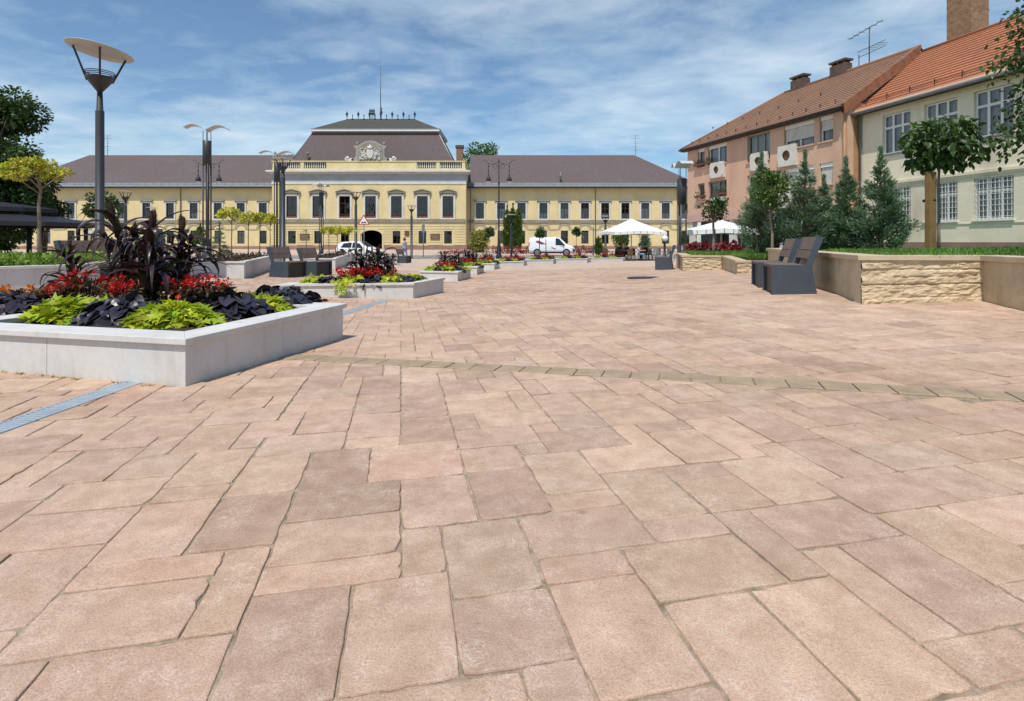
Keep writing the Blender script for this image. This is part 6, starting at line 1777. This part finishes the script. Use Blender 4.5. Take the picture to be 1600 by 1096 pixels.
# ================================================================ vehicles (front towards +x, on the ground, centred)
def vehicle(name, label, loc, rz, st, W, wheels, wr, windows, nose, extras=None, van=False):
    """st: stations (x, z_bottom, z_belt, z_top, half width factor belt, half width factor top)"""
    root = thing(name, label, 'car' if not van else 'van', loc, rz)
    rings = []; hw = W / 2
    for x, zb, zl, zt, wl, wt in st:
        a, b = hw * wl, hw * wt; zs = zb + (zl - zb) * .45
        half = [(a * .88, zb), (a * .985, zb + .06), (a, zs), (a * .975, zl), (b + (a * .975 - b) * .45, zl + (zt - zl) * .5), (b, zt - .06 * (zt > zl + .1)), (b * .84, zt), (0, zt + .012)]
        rings.append([(x, -p, z) for p, z in half] + [(x, p, z) for p, z in reversed(half[:-1])])
    n = len(rings[0]); mb = MB(); mb.add([p for r_ in rings for p in r_], [(i * n + k, (i + 1) * n + k, (i + 1) * n + k + 1, i * n + k + 1) for i in range(len(rings) - 1) for k in range(n - 1)] + [(i * n + n - 1, (i + 1) * n + n - 1, (i + 1) * n, i * n) for i in range(len(rings) - 1)], 0, True)
    mb.add(rings[0], [tuple(range(n))]); mb.add(rings[-1], [tuple(range(n - 1, -1, -1))])
    body = mb.build('body', M['car_white'], root)

    def at_st(x):
        for p, q in zip(st, st[1:]):
            if p[0] <= x <= q[0]: t = (x - p[0]) / (q[0] - p[0]); return [p[i] + (q[i] - p[i]) * t for i in range(6)]
        return list(st[-1] if x > st[-1][0] else st[0])

    def side(x, f, s, off=.012):
        """point on the side glass plane: f 0 belt .. 1 roof edge"""
        _, zb, zl, zt, wl, wt = at_st(x); a, b = hw * wl * .975, hw * wt; return Vector((x, s * (a + (b - a) * f + off), zl + (zt - zl - .05) * f))
    for s in (-1, 1):
        for w in windows:
            P = [side(x, f, s) for x, f in w]; m = MB(); m.add(P, [tuple(range(len(P)))]); m.build('side_window', M['car_glass'], root)
        for hx in ((-.35, .75) if not van else (1.0,)):
            p = side(hx, 0, s, .02); m = MB(); m.box((hx, p.y, p.z - .10), (.16, .025, .03)); m.build('door_handle', M['car_white' if not van else 'car_dark'], root)
        p = side(nose['mirror'], .12, s, .1); m = MB(); m.box(p, (.12, .2, .15)); m.build('mirror', M['car_dark'], root, bevel=.02)
        _, zb, zl, zt, wl, wt = at_st(0); m = MB(); m.span((st[1][0] + .55, s * hw * .99 - .012, zb - .02), (st[-2][0] - .65, s * hw * .99 + .012, zb + .14)); m.build('sill_trim', M['car_dark'], root)
        for x in wheels:
            m = MB(); m.lathe([(wr * 1.13, 0), (wr * 1.13, .03)], 20); o = m.build('wheel_arch', M['car_dark'], root, (x, s * (hw * .985), wr + .02), (s * -PI / 2, 0, 0))
            m = MB(); m.lathe([(wr * .68, -.09), (wr * .95, -.1), (wr, -.06), (wr, .06), (wr * .95, .1), (wr * .68, .09)], 22); wl_ = m.build('wheel', M['rubber'], root, (x, s * (hw * .93), wr), (PI / 2, 0, 0))
            m = MB(); m.lathe([(wr * .67, -.08), (wr * .6, -.1), (wr * .2, -.06), (.01, -.07)], 18)
            for k in range(5): a = 2 * PI * k / 5; m.box((wr * .38 * math.cos(a), wr * .38 * math.sin(a), -.08), (wr * .5, wr * .16, .05), a)
            m.lathe([(.01, .07), (wr * .2, .06), (wr * .6, .1), (wr * .67, .08)], 18)
            for k in range(5): a = 2 * PI * k / 5; m.box((wr * .38 * math.cos(a), wr * .38 * math.sin(a), .08), (wr * .5, wr * .16, .05), a)
            m.build('rim', M['rim'], wl_)
        x0, z0 = nose['light']; _, zb, zl, zt, wl, wt = at_st(x0); m = MB(); m.ball((0, 0, 0), .16, 10, 0, .55); o = m.build('headlight', M['lamp_glass'], root, (x0, s * hw * wl * .86, z0))
        x0, z0 = nose['tail']; m = MB(); m.box((0, 0, 0), (.08, .16, .38)); m.build('tail_light', M['red_paint'], root, (x0, s * hw * .88, z0), bevel=.02)
    for nm, (xa, fa), (xb, fb) in (('windscreen', nose['ws0'], nose['ws1']), ('rear_window', nose['rw0'], nose['rw1'])):
        A, B = at_st(xa), at_st(xb); za, zb_ = A[3] + .03, B[3] + .03; ya, yb = hw * A[5] * .80, hw * B[5] * .82; m = MB(); sft = .02 if nm == 'windscreen' else -.02
        m.add([(xa + sft, -ya, za), (xa + sft, ya, za), (xb + sft, yb, zb_), (xb + sft, -yb, zb_)], [(0, 1, 2, 3)]); m.build(nm, M['car_glass'], root)
    for nm, x, z, mt in (('bumper', st[-1][0] - .10, st[-1][1] + .16, 'car_dark' if van else 'car_white'), ('bumper', st[0][0] + .08, st[0][1] + .16, 'car_dark')):
        m = MB(); m.box((x, 0, z), (.26, W * .93, .24)); m.build(nm, M[mt], root, bevel=.04)
    m = MB(); m.box((st[-1][0] + .01, 0, nose['light'][1] - .16), (.06, W * .5, .14)); m.build('grille', M['car_dark'], root, bevel=.01)
    m = MB(); m.box((st[0][0] - .01, 0, .75), (.03, .5, .12)); m.build('number_plate', M['white'], root)
    if extras: extras(root, side, hw, at_st)
    return root


def van_deco(root, side, hw, at_st):
    for s in (-1, 1):
        for mt, o in (('red_paint', .0), ('blue_paint', .11)):
            m = MB(); pts = [(-1.55, .62 - o), (-1.2, .60 - o), (.25, -.42 - o), (.55, -.62 - o), (.35, -.63 - o), (.05, -.50 - o), (-1.55, .52 - o)]
            P = []
            for x, f in pts:
                q = side(x, max(f, 0), s, .017)
                if f < 0: q.z += f * .55; q.y = s * (hw * .985 + .012)
                P.append(q)
            m.add(P, [tuple(range(len(P)))]); m.build('stripe', M[mt], root)


pv = gx(862, 56); rzv = -.10
vehicle('delivery_van', 'white panel van with a red and blue stripe parked before the palace', pv, rzv,
        [(-2.3, .42, .95, 1.55, .90, .78), (-2.24, .34, 1.0, 1.86, .97, .80), (-1.6, .3, 1.05, 1.92, 1, .82), (.4, .3, 1.05, 1.92, 1, .82), (.85, .3, 1.06, 1.84, 1, .78), (1.55, .3, 1.05, 1.20, .99, .80), (2.1, .32, .92, 1.02, .95, .78), (2.34, .40, .70, .80, .82, .66)],
        1.9, (-1.45, 1.5), .34, [[(.42, .06), (1.42, .02), (1.05, .70), (.80, .92), (.42, .95)]], dict(mirror=1.2, light=(2.12, .78), tail=(-2.26, 1.2), ws0=(1.5, 1), ws1=(.9, 1), rw0=(-2.3, 1), rw1=(-2.24, 1)), van_deco, True)


def car_deco(root, side, hw, at_st):
    # dark sweeping stripes over white paint
    for s in (-1, 1):
        for pts in ([(-1.5, -.15), (-1.2, -.1), (-.9, -.45), (-1.0, -.75), (-1.35, -.6)], [(-1.75, -.5), (-1.45, -.42), (-1.3, -.85), (-1.7, -.8)], [(-.55, -.12), (-.1, -.08), (-.35, -.5), (-.75, -.62)], [(.3, -.12), (.75, -.1), (.5, -.55), (.15, -.7)], [(1.0, -.15), (1.45, -.2), (1.25, -.5), (.95, -.55)]):
            P = []
            for x, f in pts: q = side(x, 0, s, .014); q.z += f * .55; q.y = s * (hw * .995 + .008); P.append(q)
            m = MB(); m.add(P, [tuple(range(len(P)))]); m.build('stripe', M['car_dark'], root)


pc = gx(563, 47)
vehicle('hatchback_car', 'white small car with black sweeping stripes behind the millet', pc, -.22,
        [(-1.95, .38, .75, .95, .86, .70), (-1.82, .30, .88, 1.25, .96, .74), (-1.45, .27, .92, 1.44, 1, .74), (-.5, .25, .92, 1.50, 1, .75), (.25, .25, .92, 1.46, 1, .74), (.95, .25, .92, 1.0, 1, .80), (1.6, .28, .78, .86, .96, .74), (1.92, .36, .58, .66, .84, .66)],
        1.7, (-1.2, 1.22), .31, [[(-1.4, .08), (-.42, .05), (-.42, .92), (-1.2, .82)], [(-.34, .05), (.72, .04), (.3, .86), (-.34, .92)]], dict(mirror=.6, light=(1.7, .66), tail=(-1.88, .86), ws0=(.9, 1), ws1=(.3, 1), rw0=(-1.9, 1), rw1=(-1.5, 1)), car_deco)

# ================================================================ people
def person(label, loc, rz, J, rad, shirt, trouser, hold=None, group=None, hair=True, scale=1.0):
    """J joints, rad radii; the body grows as one skin over connected joints"""
    root = thing('person', label, 'person', loc, rz, group)
    names = list(J); idx = {k: i for i, k in enumerate(names)}
    E = [('pelvis', 'waist'), ('waist', 'chest'), ('chest', 'neck'), ('neck', 'head0'), ('head0', 'head1'), ('pelvis', 'hipL'), ('pelvis', 'hipR'), ('hipL', 'kneeL'), ('hipR', 'kneeR'), ('kneeL', 'ankL'), ('kneeR', 'ankR'), ('ankL', 'toeL'), ('ankR', 'toeR'),
         ('chest', 'shL'), ('chest', 'shR'), ('shL', 'elL'), ('shR', 'elR'), ('elL', 'wrL'), ('elR', 'wrR'), ('wrL', 'haL'), ('wrR', 'haR')]
    # five fingers each side
    V = [Vector(J[k]) for k in names]; Rr = [rad[k.rstrip('LR')] for k in names]; ed = [(idx[a], idx[b]) for a, b in E]
    for s in 'LR':
        h = Vector(J['ha' + s]); w = Vector(J['wr' + s]); d = (h - w).normalized(); sd = Vector((1, 0, 0)) if abs(d.x) < .7 else Vector((0, 1, 0))
        sd = (sd - d * sd.dot(d)).normalized()
        for k, o in enumerate((-.03, -.01, .01, .03)):
            V.append(h + sd * o + d * (.07 - .01 * abs(k - 1.4))); Rr.append(.009); ed.append((idx['ha' + s], len(V) - 1))
        V.append(w.lerp(h, .6) + sd * -.06 + d * .04); Rr.append(.010); ed.append((idx['ha' + s], len(V) - 1))
    me = bpy.data.meshes.new('body'); me.from_pydata([tuple(v) for v in V], ed, []); o = bpy.data.objects.new('tmp', me); COL.objects.link(o)
    sk = o.modifiers.new('s', 'SKIN'); sk.use_smooth_shade = True; ss = o.modifiers.new('b', 'SUBSURF'); ss.levels = 2; ss.render_levels = 2
    for i, v in enumerate(me.skin_vertices[0].data): v.radius = (Rr[i], Rr[i] * (1 if i < len(names) and names[i] not in ('chest', 'waist', 'pelvis') else .72 if i < len(names) else 1)); v.use_root = (i == idx['pelvis'])
    dg = bpy.context.evaluated_depsgraph_get(); me2 = bpy.data.meshes.new_from_object(o.evaluated_get(dg)); bpy.data.objects.remove(o)
    for m in ('skin', shirt, trouser, 'rubber', 'hair'): me2.materials.append(M[m])
    seg = [(idx[a], idx[b], a, b) for a, b in E]
    for p in me2.polygons:
        c = p.center; best = None
        for a, b, na, nb in seg:
            A, B = V[a], V[b]; t = max(0, min(1, (c - A).dot(B - A) / max(1e-9, (B - A).length_squared))); dd = (c - A.lerp(B, t)).length
            if best is None or dd < best[0]: best = (dd, na, nb, t)
        _, na, nb, t = best; q = 0
        if na in ('pelvis', 'waist') and nb in ('waist', 'chest', 'hipL', 'hipR'): q = 2 if nb.startswith('hip') or (na == 'pelvis' and t < .35) else 1
        elif na == 'chest' and nb == 'neck': q = 1 if t < .7 else 0
        elif na == 'chest' or (na.startswith('sh') and t < .6): q = 1
        elif na.startswith('hip') or na.startswith('knee'): q = 2
        elif na.startswith('ank'): q = 3
        p.material_index = q; p.use_smooth = True
    link('body', me2, root)
    h0, h1 = Vector(J['head0']), Vector(J['head1']); c = h0.lerp(h1, .55); d = (h1 - h0).normalized()
    m = MB(); m.ball(c + Vector((0, .018, .03)), .112, 12, 0, 1.05); m.build('hair', M['hair'], root)
    m = MB(); m.lathe([(.012, 0), (.02, .02), (.006, .055)], 6, c + Vector((0, -.125, -.02))); m.span((c.x - .025, c.y - .118, c.z - .062), (c.x + .025, c.y - .105, c.z - .052))
    for s in (-1, 1): m.ball(c + Vector((s * .035, -.105, .03)), .011, 6); m.ball(c + Vector((s * .105, .0, .0)), .028, 6)
    m.build('face', M['skin'], root)
    return root


RAD = dict(pelvis=.150, waist=.135, chest=.165, neck=.055, head0=.072, head1=.098, hip=.098, knee=.062, ank=.042, toe=.038, sh=.062, el=.043, wr=.030, ha=.034)
WALK = dict(pelvis=(0, 0, .93), waist=(0, 0, 1.08), chest=(0, 0, 1.30), neck=(0, -.01, 1.47), head0=(0, -.03, 1.55), head1=(0, -.03, 1.66), hipL=(.1, 0, .88), hipR=(-.1, 0, .88), kneeL=(.1, -.14, .50), kneeR=(-.1, .04, .49), ankL=(.1, -.16, .10), ankR=(-.1, .26, .12), toeL=(.1, -.32, .04), toeR=(-.1, .14, .03),
            shL=(.19, 0, 1.40), shR=(-.19, 0, 1.40), elL=(.24, .10, 1.13), elR=(-.24, -.08, 1.13), wrL=(.24, .02, .90), wrR=(-.24, -.24, .98), haL=(.24, -.03, .83), haR=(-.24, -.31, .95))
SIT = dict(pelvis=(0, .05, .52), waist=(0, .06, .68), chest=(0, .02, .92), neck=(0, -.02, 1.08), head0=(0, -.05, 1.15), head1=(0, -.06, 1.26), hipL=(.1, 0, .52), hipR=(-.1, 0, .52), kneeL=(.12, -.42, .52), kneeR=(-.12, -.42, .50), ankL=(.12, -.46, .10), ankR=(-.12, -.40, .10), toeL=(.13, -.62, .04), toeR=(-.13, -.56, .04),
           shL=(.19, .02, 1.01), shR=(-.19, .02, 1.01), elL=(.25, -.12, .78), elR=(-.25, -.12, .78), wrL=(.16, -.36, .78), wrR=(-.14, -.36, .80), haL=(.13, -.44, .79), haR=(-.10, -.44, .81))
p = gx(632, 41); person('person walking in a light blue shirt and pale jeans beside the lamp post', p, .9, WALK, RAD, 'shirt_blue', 'jeans')

# ================================================================ cafe terrace
def cafe_chair(mat='chair'):
    t = thing('cafe_chair', 'brown wicker chair', 'chair', (0, 0, 0)); m = MB(); m.box((0, 0, .44), (.46, .46, .05)); m.build('seat', M[mat], t, bevel=.01)
    m = MB(); m.plate([(-.23, .46), (.23, .46), (.21, .88), (.1, .93), (-.1, .93), (-.21, .88)], .21, .25); m.build('backrest', M[mat], t)
    for x in (-.2, .2):
        for y in (-.2, .2): m = MB(); m.tube([(x, y, .415), (x * 1.06, y * 1.08, 0)], .018, 6); m.build('leg', M[mat], t)
        m = MB(); m.tube([(x * 1.1, .22, .66), (x * 1.15, -.18, .66), (x * 1.1, -.2, .44)], .017, 6); m.build('armrest', M[mat], t)
    return t


def cafe_table():
    t = thing('cafe_table', 'cafe table', 'table', (0, 0, 0)); m = MB(); m.lathe([(.02, .70), (.38, .71), (.39, .735), (.01, .74)], 20); m.build('table_top', M['chair'], t); m = MB(); m.lathe([(.24, 0), (.22, .03), (.035, .05), (.03, .7)], 12); m.build('leg', M['pole'], t); return t


ch = cafe_chair(); cg = cafe_chair('chair_grey'); tb = cafe_table(); first = {'c': True, 'g': True, 't': True}


def place(o, key, loc, rz, label, group):
    if first[key]: first[key] = False; o.location = loc; o.rotation_euler = (0, 0, rz); o['label'] = label; o['group'] = group; return o
    return dup(o, loc, rz, label, group)


spots = [(957, 42.5, 'leftmost, outside the parasol'), (975, 43.5, 'under the left part of the parasol'), (992, 42, 'beside the parasol pole'), (1014, 43.5, 'under the right part of the parasol'), (1030, 42.5, 'right of the parasol edge'), (1047, 40.5, 'nearest the dark bench')]
rr = random.Random(9)
for i, (px, Y, lab) in enumerate(spots):
    p = gx(px, Y); place(tb, 't', p, 0, f'round cafe table {lab}', 'round cafe tables')
    for k, a in enumerate((.3, 2.2, 4.1) if i < 5 else (.5, 3.4)):
        a += rr.uniform(-.25, .25); q = Vector((p.x + .72 * math.cos(a), p.y + .72 * math.sin(a))); grey = i >= 4
        place(cg if grey else ch, 'g' if grey else 'c', (q.x, q.y, ground(q.x, q.y)), a - PI / 2,
              f'{"grey metal" if grey else "brown wicker"} chair {("on the right of", "behind", "on the left of")[k]} the table {lab}' if i < 5 else f'grey metal chair {("behind", "on the left of")[k]} the table {lab}', 'grey metal cafe chairs' if grey else 'brown wicker cafe chairs')
for px, Y, rz, sh, lab in ((980, 42.6, -1.2, 'shirt_black', 'person in a dark top sitting at the left under the parasol'), (998.5, 41.6, 1.0, 'shirt_white', 'person in a white top sitting beside the parasol pole'), (1009, 43.0, -1.5, 'shirt_black', 'person in black sitting right of the white topped guest'), (968, 43.6, .6, 'shirt_black', 'person in dark clothes sitting at the far left table')):
    p = gx(px, Y); person(lab, p, rz, SIT, RAD, sh, 'trousers' if sh != 'shirt_white' else 'jeans', group='guests at the cafe terrace')


def parasol(label, loc, w, zedge, zap, rz=.0):
    t = thing('parasol', label, 'parasol', loc, rz, 'white parasols'); h = w / 2; n = 8; V = [(0, 0, zap)]; mb = MB(); c = []
    for k in range(8):
        x, y = [(-1, -1), (0, -1), (1, -1), (1, 0), (1, 1), (0, 1), (-1, 1), (-1, 0)][k]; c.append((x * h, y * h, zedge + (.0 if k % 2 == 0 else .09)))
    rings = [[(x * f, y * f, zap + (z - zap) * (f ** .93)) for x, y, z in c] for f in (.25, .5, .75, 1)]
    vs = [(0, 0, zap)] + [p for r_ in rings for p in r_]; fs = [(0, 1 + k, 1 + (k + 1) % 8) for k in range(8)]
    for r_ in range(3): fs += [(1 + r_ * 8 + k, 1 + (r_ + 1) * 8 + k, 1 + (r_ + 1) * 8 + (k + 1) % 8, 1 + r_ * 8 + (k + 1) % 8) for k in range(8)]
    mb.add(vs, fs); cp = mb.build('canopy', M['canvas'], t)
    sd = cp.modifiers.new('thick', 'SOLIDIFY'); sd.thickness = .012
    mb = MB()
    for k in range(8):
        a, b = Vector(c[k]), Vector(c[(k + 1) % 8]); m_ = 4
        for j in range(m_):
            p, q = a.lerp(b, (j + .04) / m_), a.lerp(b, (j + .96) / m_); p2, q2 = p * 1.0 - Vector((0, 0, .22)), q - Vector((0, 0, .22)); mb.add([p + Vector((0, 0, -.014)), q + Vector((0, 0, -.014)), q2, p2], [(0, 1, 2, 3)])
    v = mb.build('valance', M['canvas'], t); s2 = v.modifiers.new('thick', 'SOLIDIFY'); s2.thickness = .008
    mb = MB(); mb.lathe([(.5, -.02), (.5, .08), (.09, .1), (.045, .14), (.045, zap - .03)], 12); mb.build('pole', M['white'], t)
    for k in range(8):
        m = MB(); m.tube([(0, 0, zap - .12), (c[k][0] * .98, c[k][1] * .98, c[k][2] - .03)], .018, 5); m.build('rib', M['white'], t)


p = gx(986.5, 43); parasol('big white square parasol shading the cafe tables before the palace', p, 4.15, CZ - (363.5 - HY) / F * 43 - p.z, CZ - (342 - HY) / F * 43 - p.z, .12)
p = gx(1127, 27.5); parasol('white parasol in front of the dark shop of the pink building', p, 3.3, CZ - (361 - HY) / F * 27.5 - p.z, CZ - (344 - HY) / F * 27.5 - p.z, -.28)
p = gx(1246, 22); p.z = lawn_z(p.x, p.y) - .1; 
# small glimpsed parasol between the conifers
parasol('small bit of white parasol glimpsed between the conifers', gx(1240, 24), 1.8, 1.65, 2.2, .3)

# ================================================================ signs
p = gx(568.5, 44); root = thing('warning_sign', 'triangular red bordered warning sign with two black bumps', 'road sign', p)
zt, zb = CZ - (335 - HY) / F * 44 - p.z, CZ - (351.5 - HY) / F * 44 - p.z; h = zt - zb; w = h / .866
mb = MB(); mb.tube([(0, .04, -.1), (0, .04, zt - .05)], .035, 8); mb.build('pole', M['tin'], root)


def tri(s): return [(-w / 2 * s, zb + h / 3 * (1 - s)), (w / 2 * s, zb + h / 3 * (1 - s)), (0, zb + h / 3 * (1 - s) + h * s)]


mb = MB(); mb.plate(tri(1.0), -.02, 0); mb.build('red_border', M['red_paint'], root)
mb = MB(); mb.plate(tri(.74), -.026, -.0205); mb.build('white_field', M['white'], root)
mb = MB(); q = w * .74; zz = zb + h * .16
mb.plate([(-q * .30, zz), (q * .30, zz), (q * .30, zz + .035)] + [(q * (.14 + .12 * math.cos(t)), zz + .035 + q * .11 * math.sin(t)) for t in np.linspace(0, PI, 8)] + [(q * (-.14 + .12 * math.cos(t)), zz + .035 + q * .11 * math.sin(t)) for t in np.linspace(0, PI, 8)] + [(-q * .30, zz + .035)], -.031, -.0265); mb.build('symbol', M['car_dark'], root)
for px, Y, yt, yb, w, lab in ((212, 45, 358, 371, .8, 'grey information board on a post behind the millet'), (139, 50, 360, 367, .9, 'small pale sign board beside the pavilion'), (661.5, 52, 351, 364, .28, 'narrow grey sign post right of the gateway')):
    p = gx(px, Y); t = thing('sign_board', lab, 'sign', p, .1); z0, z1 = CZ - (yb - HY) / F * Y - p.z, CZ - (yt - HY) / F * Y - p.z
    m = MB(); m.tube([(0, 0, -.05), (0, 0, z1)], .04, 7); m.build('pole', M['tin'], t); m = MB(); m.span((-w / 2, -.07, z0), (w / 2, -.042, z1)); m.build('board', M['tin' if px != 139 else 'white_dirty'], t)
for px, Y, h, lab in ((478.5, 50, 2.6, 'thin dark post with a small arm in front of the palace'), (843, 50, 2.3, 'slim post in front of the rear of the white van'), (853, 50.5, 2.6, 'slim post in front of the middle of the white van'), (927, 58, 3.0, 'thin dark post beside the palace drain pipe')):
    p = gx(px, Y); t = thing('post', lab, 'post', p); m = MB(); m.lathe([(.07, -.05), (.07, .5), (.04, .55), (.035, h)], 8); m.build('shaft', M['pole'], t); m = MB(); m.box((-.12, 0, h - .12), (.34, .06, .06)); m.build('arm', M['pole'], t)
# dark railing benches along the palace
for i, (px, lab) in enumerate(((905, 'low dark railing left of the thin shrub'), (925, 'low dark railing behind the thin shrub'), (885, 'low dark railing right behind the van'))):
    p = gx(px, 60); t = thing('railing', lab, 'railing', p, 0, 'low railings in front of the palace'); m = MB(); m.tube([(-.65, 0, .9), (.65, 0, .9)], .03, 6); m.tube([(-.65, 0, .5), (.65, 0, .5)], .022, 6); m.build('rail', M['pole'], t); m = MB()
    for x in (-.64, 0, .64): m.tube([(x, 0, -.05), (x, 0, .9)], .03, 6)
    m.build('post', M['pole'], t)

# ================================================================ pavilion at the left
p = gx(-6, 30); root = thing('pavilion', 'dark octagonal pavilion with a two tiered roof at the left', 'pavilion', p)
zz = lambda py: CZ - (py - HY) / F * 30 - p.z


def octa(r, z, n=8): return [(r * math.cos(2 * PI * (k + .5) / n), r * math.sin(2 * PI * (k + .5) / n), z) for k in range(n)]


mb = MB()
for r0, z0, r1, z1 in ((4.55, zz(348.5), 2.5, zz(336)), (2.75, zz(326), .1, zz(315))):
    for dz in (0, -.10): A, B = octa(r0, z0 + dz), octa(r1, z1 + dz); mb.add(A + B, [(k, (k + 1) % 8, 8 + (k + 1) % 8, 8 + k) for k in range(8)])
    A, B = octa(r0, z0), octa(r0, z0 - .22); mb.add(A + B, [(k, 8 + k, 8 + (k + 1) % 8, (k + 1) % 8) for k in range(8)])
mb.build('roof', M['black_iron'], root)
for r_ in octa(2.45, 0): mb = MB(); mb.box((r_[0], r_[1], (zz(336) + zz(326)) / 2), (.14, .14, zz(326) - zz(336) + .1)); mb.build('upper_post', M['black_iron'], root)
for q in octa(4.05, 0): m = MB(); m.tube([(q[0], q[1], -.1), (q[0], q[1], zz(347))], .10, 8); m.tube([(q[0] * .94, q[1] * .94 + .3, -.1), (q[0] * .94, q[1] * .94 + .3, zz(347))], .06, 6); m.build('post', M['black_iron'], root)
mb = MB(); A = octa(4.05, zz(352)); 
for a, b in zip(A, A[1:] + A[:1]): mb.tube([a, b], .07, 5)
mb.build('beam', M['black_iron'], root)


# ================================================================ buildings are placed last
weeds(); palace(); cream_building(); pink_building()
# ================================================================ sky, sun, camera
w = bpy.data.worlds.new('World'); SC.world = w; w.use_nodes = True; nt = w.node_tree; N = nt.nodes; Lk = nt.links.new
SUN_EL, AZ = R(61), Vector((-.35, -.937))
sky = N.new('ShaderNodeTexSky'); sky.sky_type = 'NISHITA'; sky.sun_disc = False; sky.sun_elevation = SUN_EL; sky.sun_rotation = math.atan2(AZ.x, AZ.y); sky.altitude = 120; sky.air_density = 1.0; sky.dust_density = .6; sky.ozone_density = 1.4
tc = N.new('ShaderNodeTexCoord'); sep = N.new('ShaderNodeSeparateXYZ'); Lk(tc.outputs['Generated'], sep.inputs[0])


def wm(op, a, b):
    m = N.new('ShaderNodeMath'); m.operation = op
    for s, v in ((m.inputs[0], a), (m.inputs[1], b)):
        if hasattr(v, 'links'): Lk(v, s)
        else: s.default_value = v
    return m.outputs[0]


zc = wm('ADD', wm('MAXIMUM', sep.outputs[2], 0.0), .10); cb = N.new('ShaderNodeCombineXYZ'); Lk(wm('DIVIDE', sep.outputs[0], zc), cb.inputs[0]); Lk(wm('DIVIDE', sep.outputs[1], zc), cb.inputs[1])


def wnoise(scale, sx, sy, rot, detail=7, rough=.6, dist=.3, off=0):
    mp = N.new('ShaderNodeMapping'); mp.inputs['Scale'].default_value = (sx, sy, 1); mp.inputs['Rotation'].default_value = (0, 0, rot); mp.inputs['Location'].default_value = (off, off * .7, 0); Lk(cb.outputs[0], mp.inputs[0])
    n = N.new('ShaderNodeTexNoise'); n.inputs['Scale'].default_value = scale; n.inputs['Detail'].default_value = detail; n.inputs['Roughness'].default_value = rough; n.inputs['Distortion'].default_value = dist; Lk(mp.outputs[0], n.inputs['Vector']); return n.outputs['Fac']


def wramp(f, stops):
    r = N.new('ShaderNodeValToRGB'); e = r.color_ramp.elements
    while len(e) < len(stops): e.new(.5)
    for el, (p_, v) in zip(e, stops): el.position = p_; el.color = (v, v, v, 1)
    Lk(f, r.inputs['Fac']); return r.outputs['Color']


n1 = wnoise(.6, 1, 1.1, .5, 8, .55, .4, 3.1); n2 = wnoise(3.0, 1, 1.2, .7, 9, .6, .25, 1.7); n3 = wnoise(.28, 1, 1, 0, 3, .5, .2, CLOUD_OFF if 'CLOUD_OFF' in globals() else 5.3)
f = wm('ADD', wm('MULTIPLY', n1, .62), wm('ADD', wm('MULTIPLY', n2, .33), wm('MULTIPLY', wm('SUBTRACT', n3, .5), .55)))
# thin cloud sheet, denser towards the left of the view
f = wm('SUBTRACT', f, wm('MULTIPLY', sep.outputs[0], .12)); f = wm('SUBTRACT', f, wm('MULTIPLY', wm('SUBTRACT', sep.outputs[2], .16), .16))
mask = wramp(f, [(.38, .05), (.485, .38), (.60, .70), (.78, .92)])
mx = N.new('ShaderNodeMix'); mx.data_type = 'RGBA'; Lk(mask, mx.inputs[0]); 
hs = N.new('ShaderNodeMix'); hs.data_type = 'RGBA'; hs.blend_type = 'MULTIPLY'; hs.inputs[0].default_value = 1; Lk(sky.outputs[0], hs.inputs[6]); hs.inputs[7].default_value = (.78, .99, 1.10, 1)
Lk(hs.outputs[2], mx.inputs[6])
cl = N.new('ShaderNodeMix'); cl.data_type = 'RGBA'; Lk(wramp(wnoise(1.3, 1, 1.8, .4, 6, .6, .3, 8.2), [(.35, 0), (.65, 1)]), cl.inputs[0]); cl.inputs[6].default_value = (5.0, 6.6, 7.7, 1); cl.inputs[7].default_value = (7.6, 8.6, 9.2, 1)
Lk(cl.outputs[2], mx.inputs[7])
bg = N['Background']; Lk(mx.outputs[2], bg.inputs[0]); bg.inputs[1].default_value = .10
sl = bpy.data.lights.new('sun', 'SUN'); sl.energy = 3.6; sl.angle = R(.53); sl.color = (1, .955, .89); so = bpy.data.objects.new('sun', sl); COL.objects.link(so)
dv = Vector((AZ.x * math.cos(SUN_EL), AZ.y * math.cos(SUN_EL), math.sin(SUN_EL))).normalized(); so.rotation_euler = dv.to_track_quat('Z', 'Y').to_euler(); so.location = (-20, -30, 40)
cam = bpy.data.cameras.new('camera'); co = bpy.data.objects.new('camera', cam); COL.objects.link(co); co.location = (0, 0, CZ); co.rotation_euler = (PI / 2, 0, 0)
cam.sensor_width = 36; cam.lens = F / 1600 * 36; cam.shift_y = -(548 - HY) / 1600; cam.clip_start = .05; cam.clip_end = 3000; SC.camera = co
SC.view_settings.view_transform = 'Standard'; SC.view_settings.look = 'None'; SC.view_settings.exposure = .19; SC.view_settings.gamma = 1
SC.cycles.max_bounces = 6; SC.cycles.diffuse_bounces = 3; SC.cycles.glossy_bounces = 3; SC.cycles.transparent_max_bounces = 12; SC.cycles.use_denoising = True; SC.cycles.sample_clamp_indirect = 6
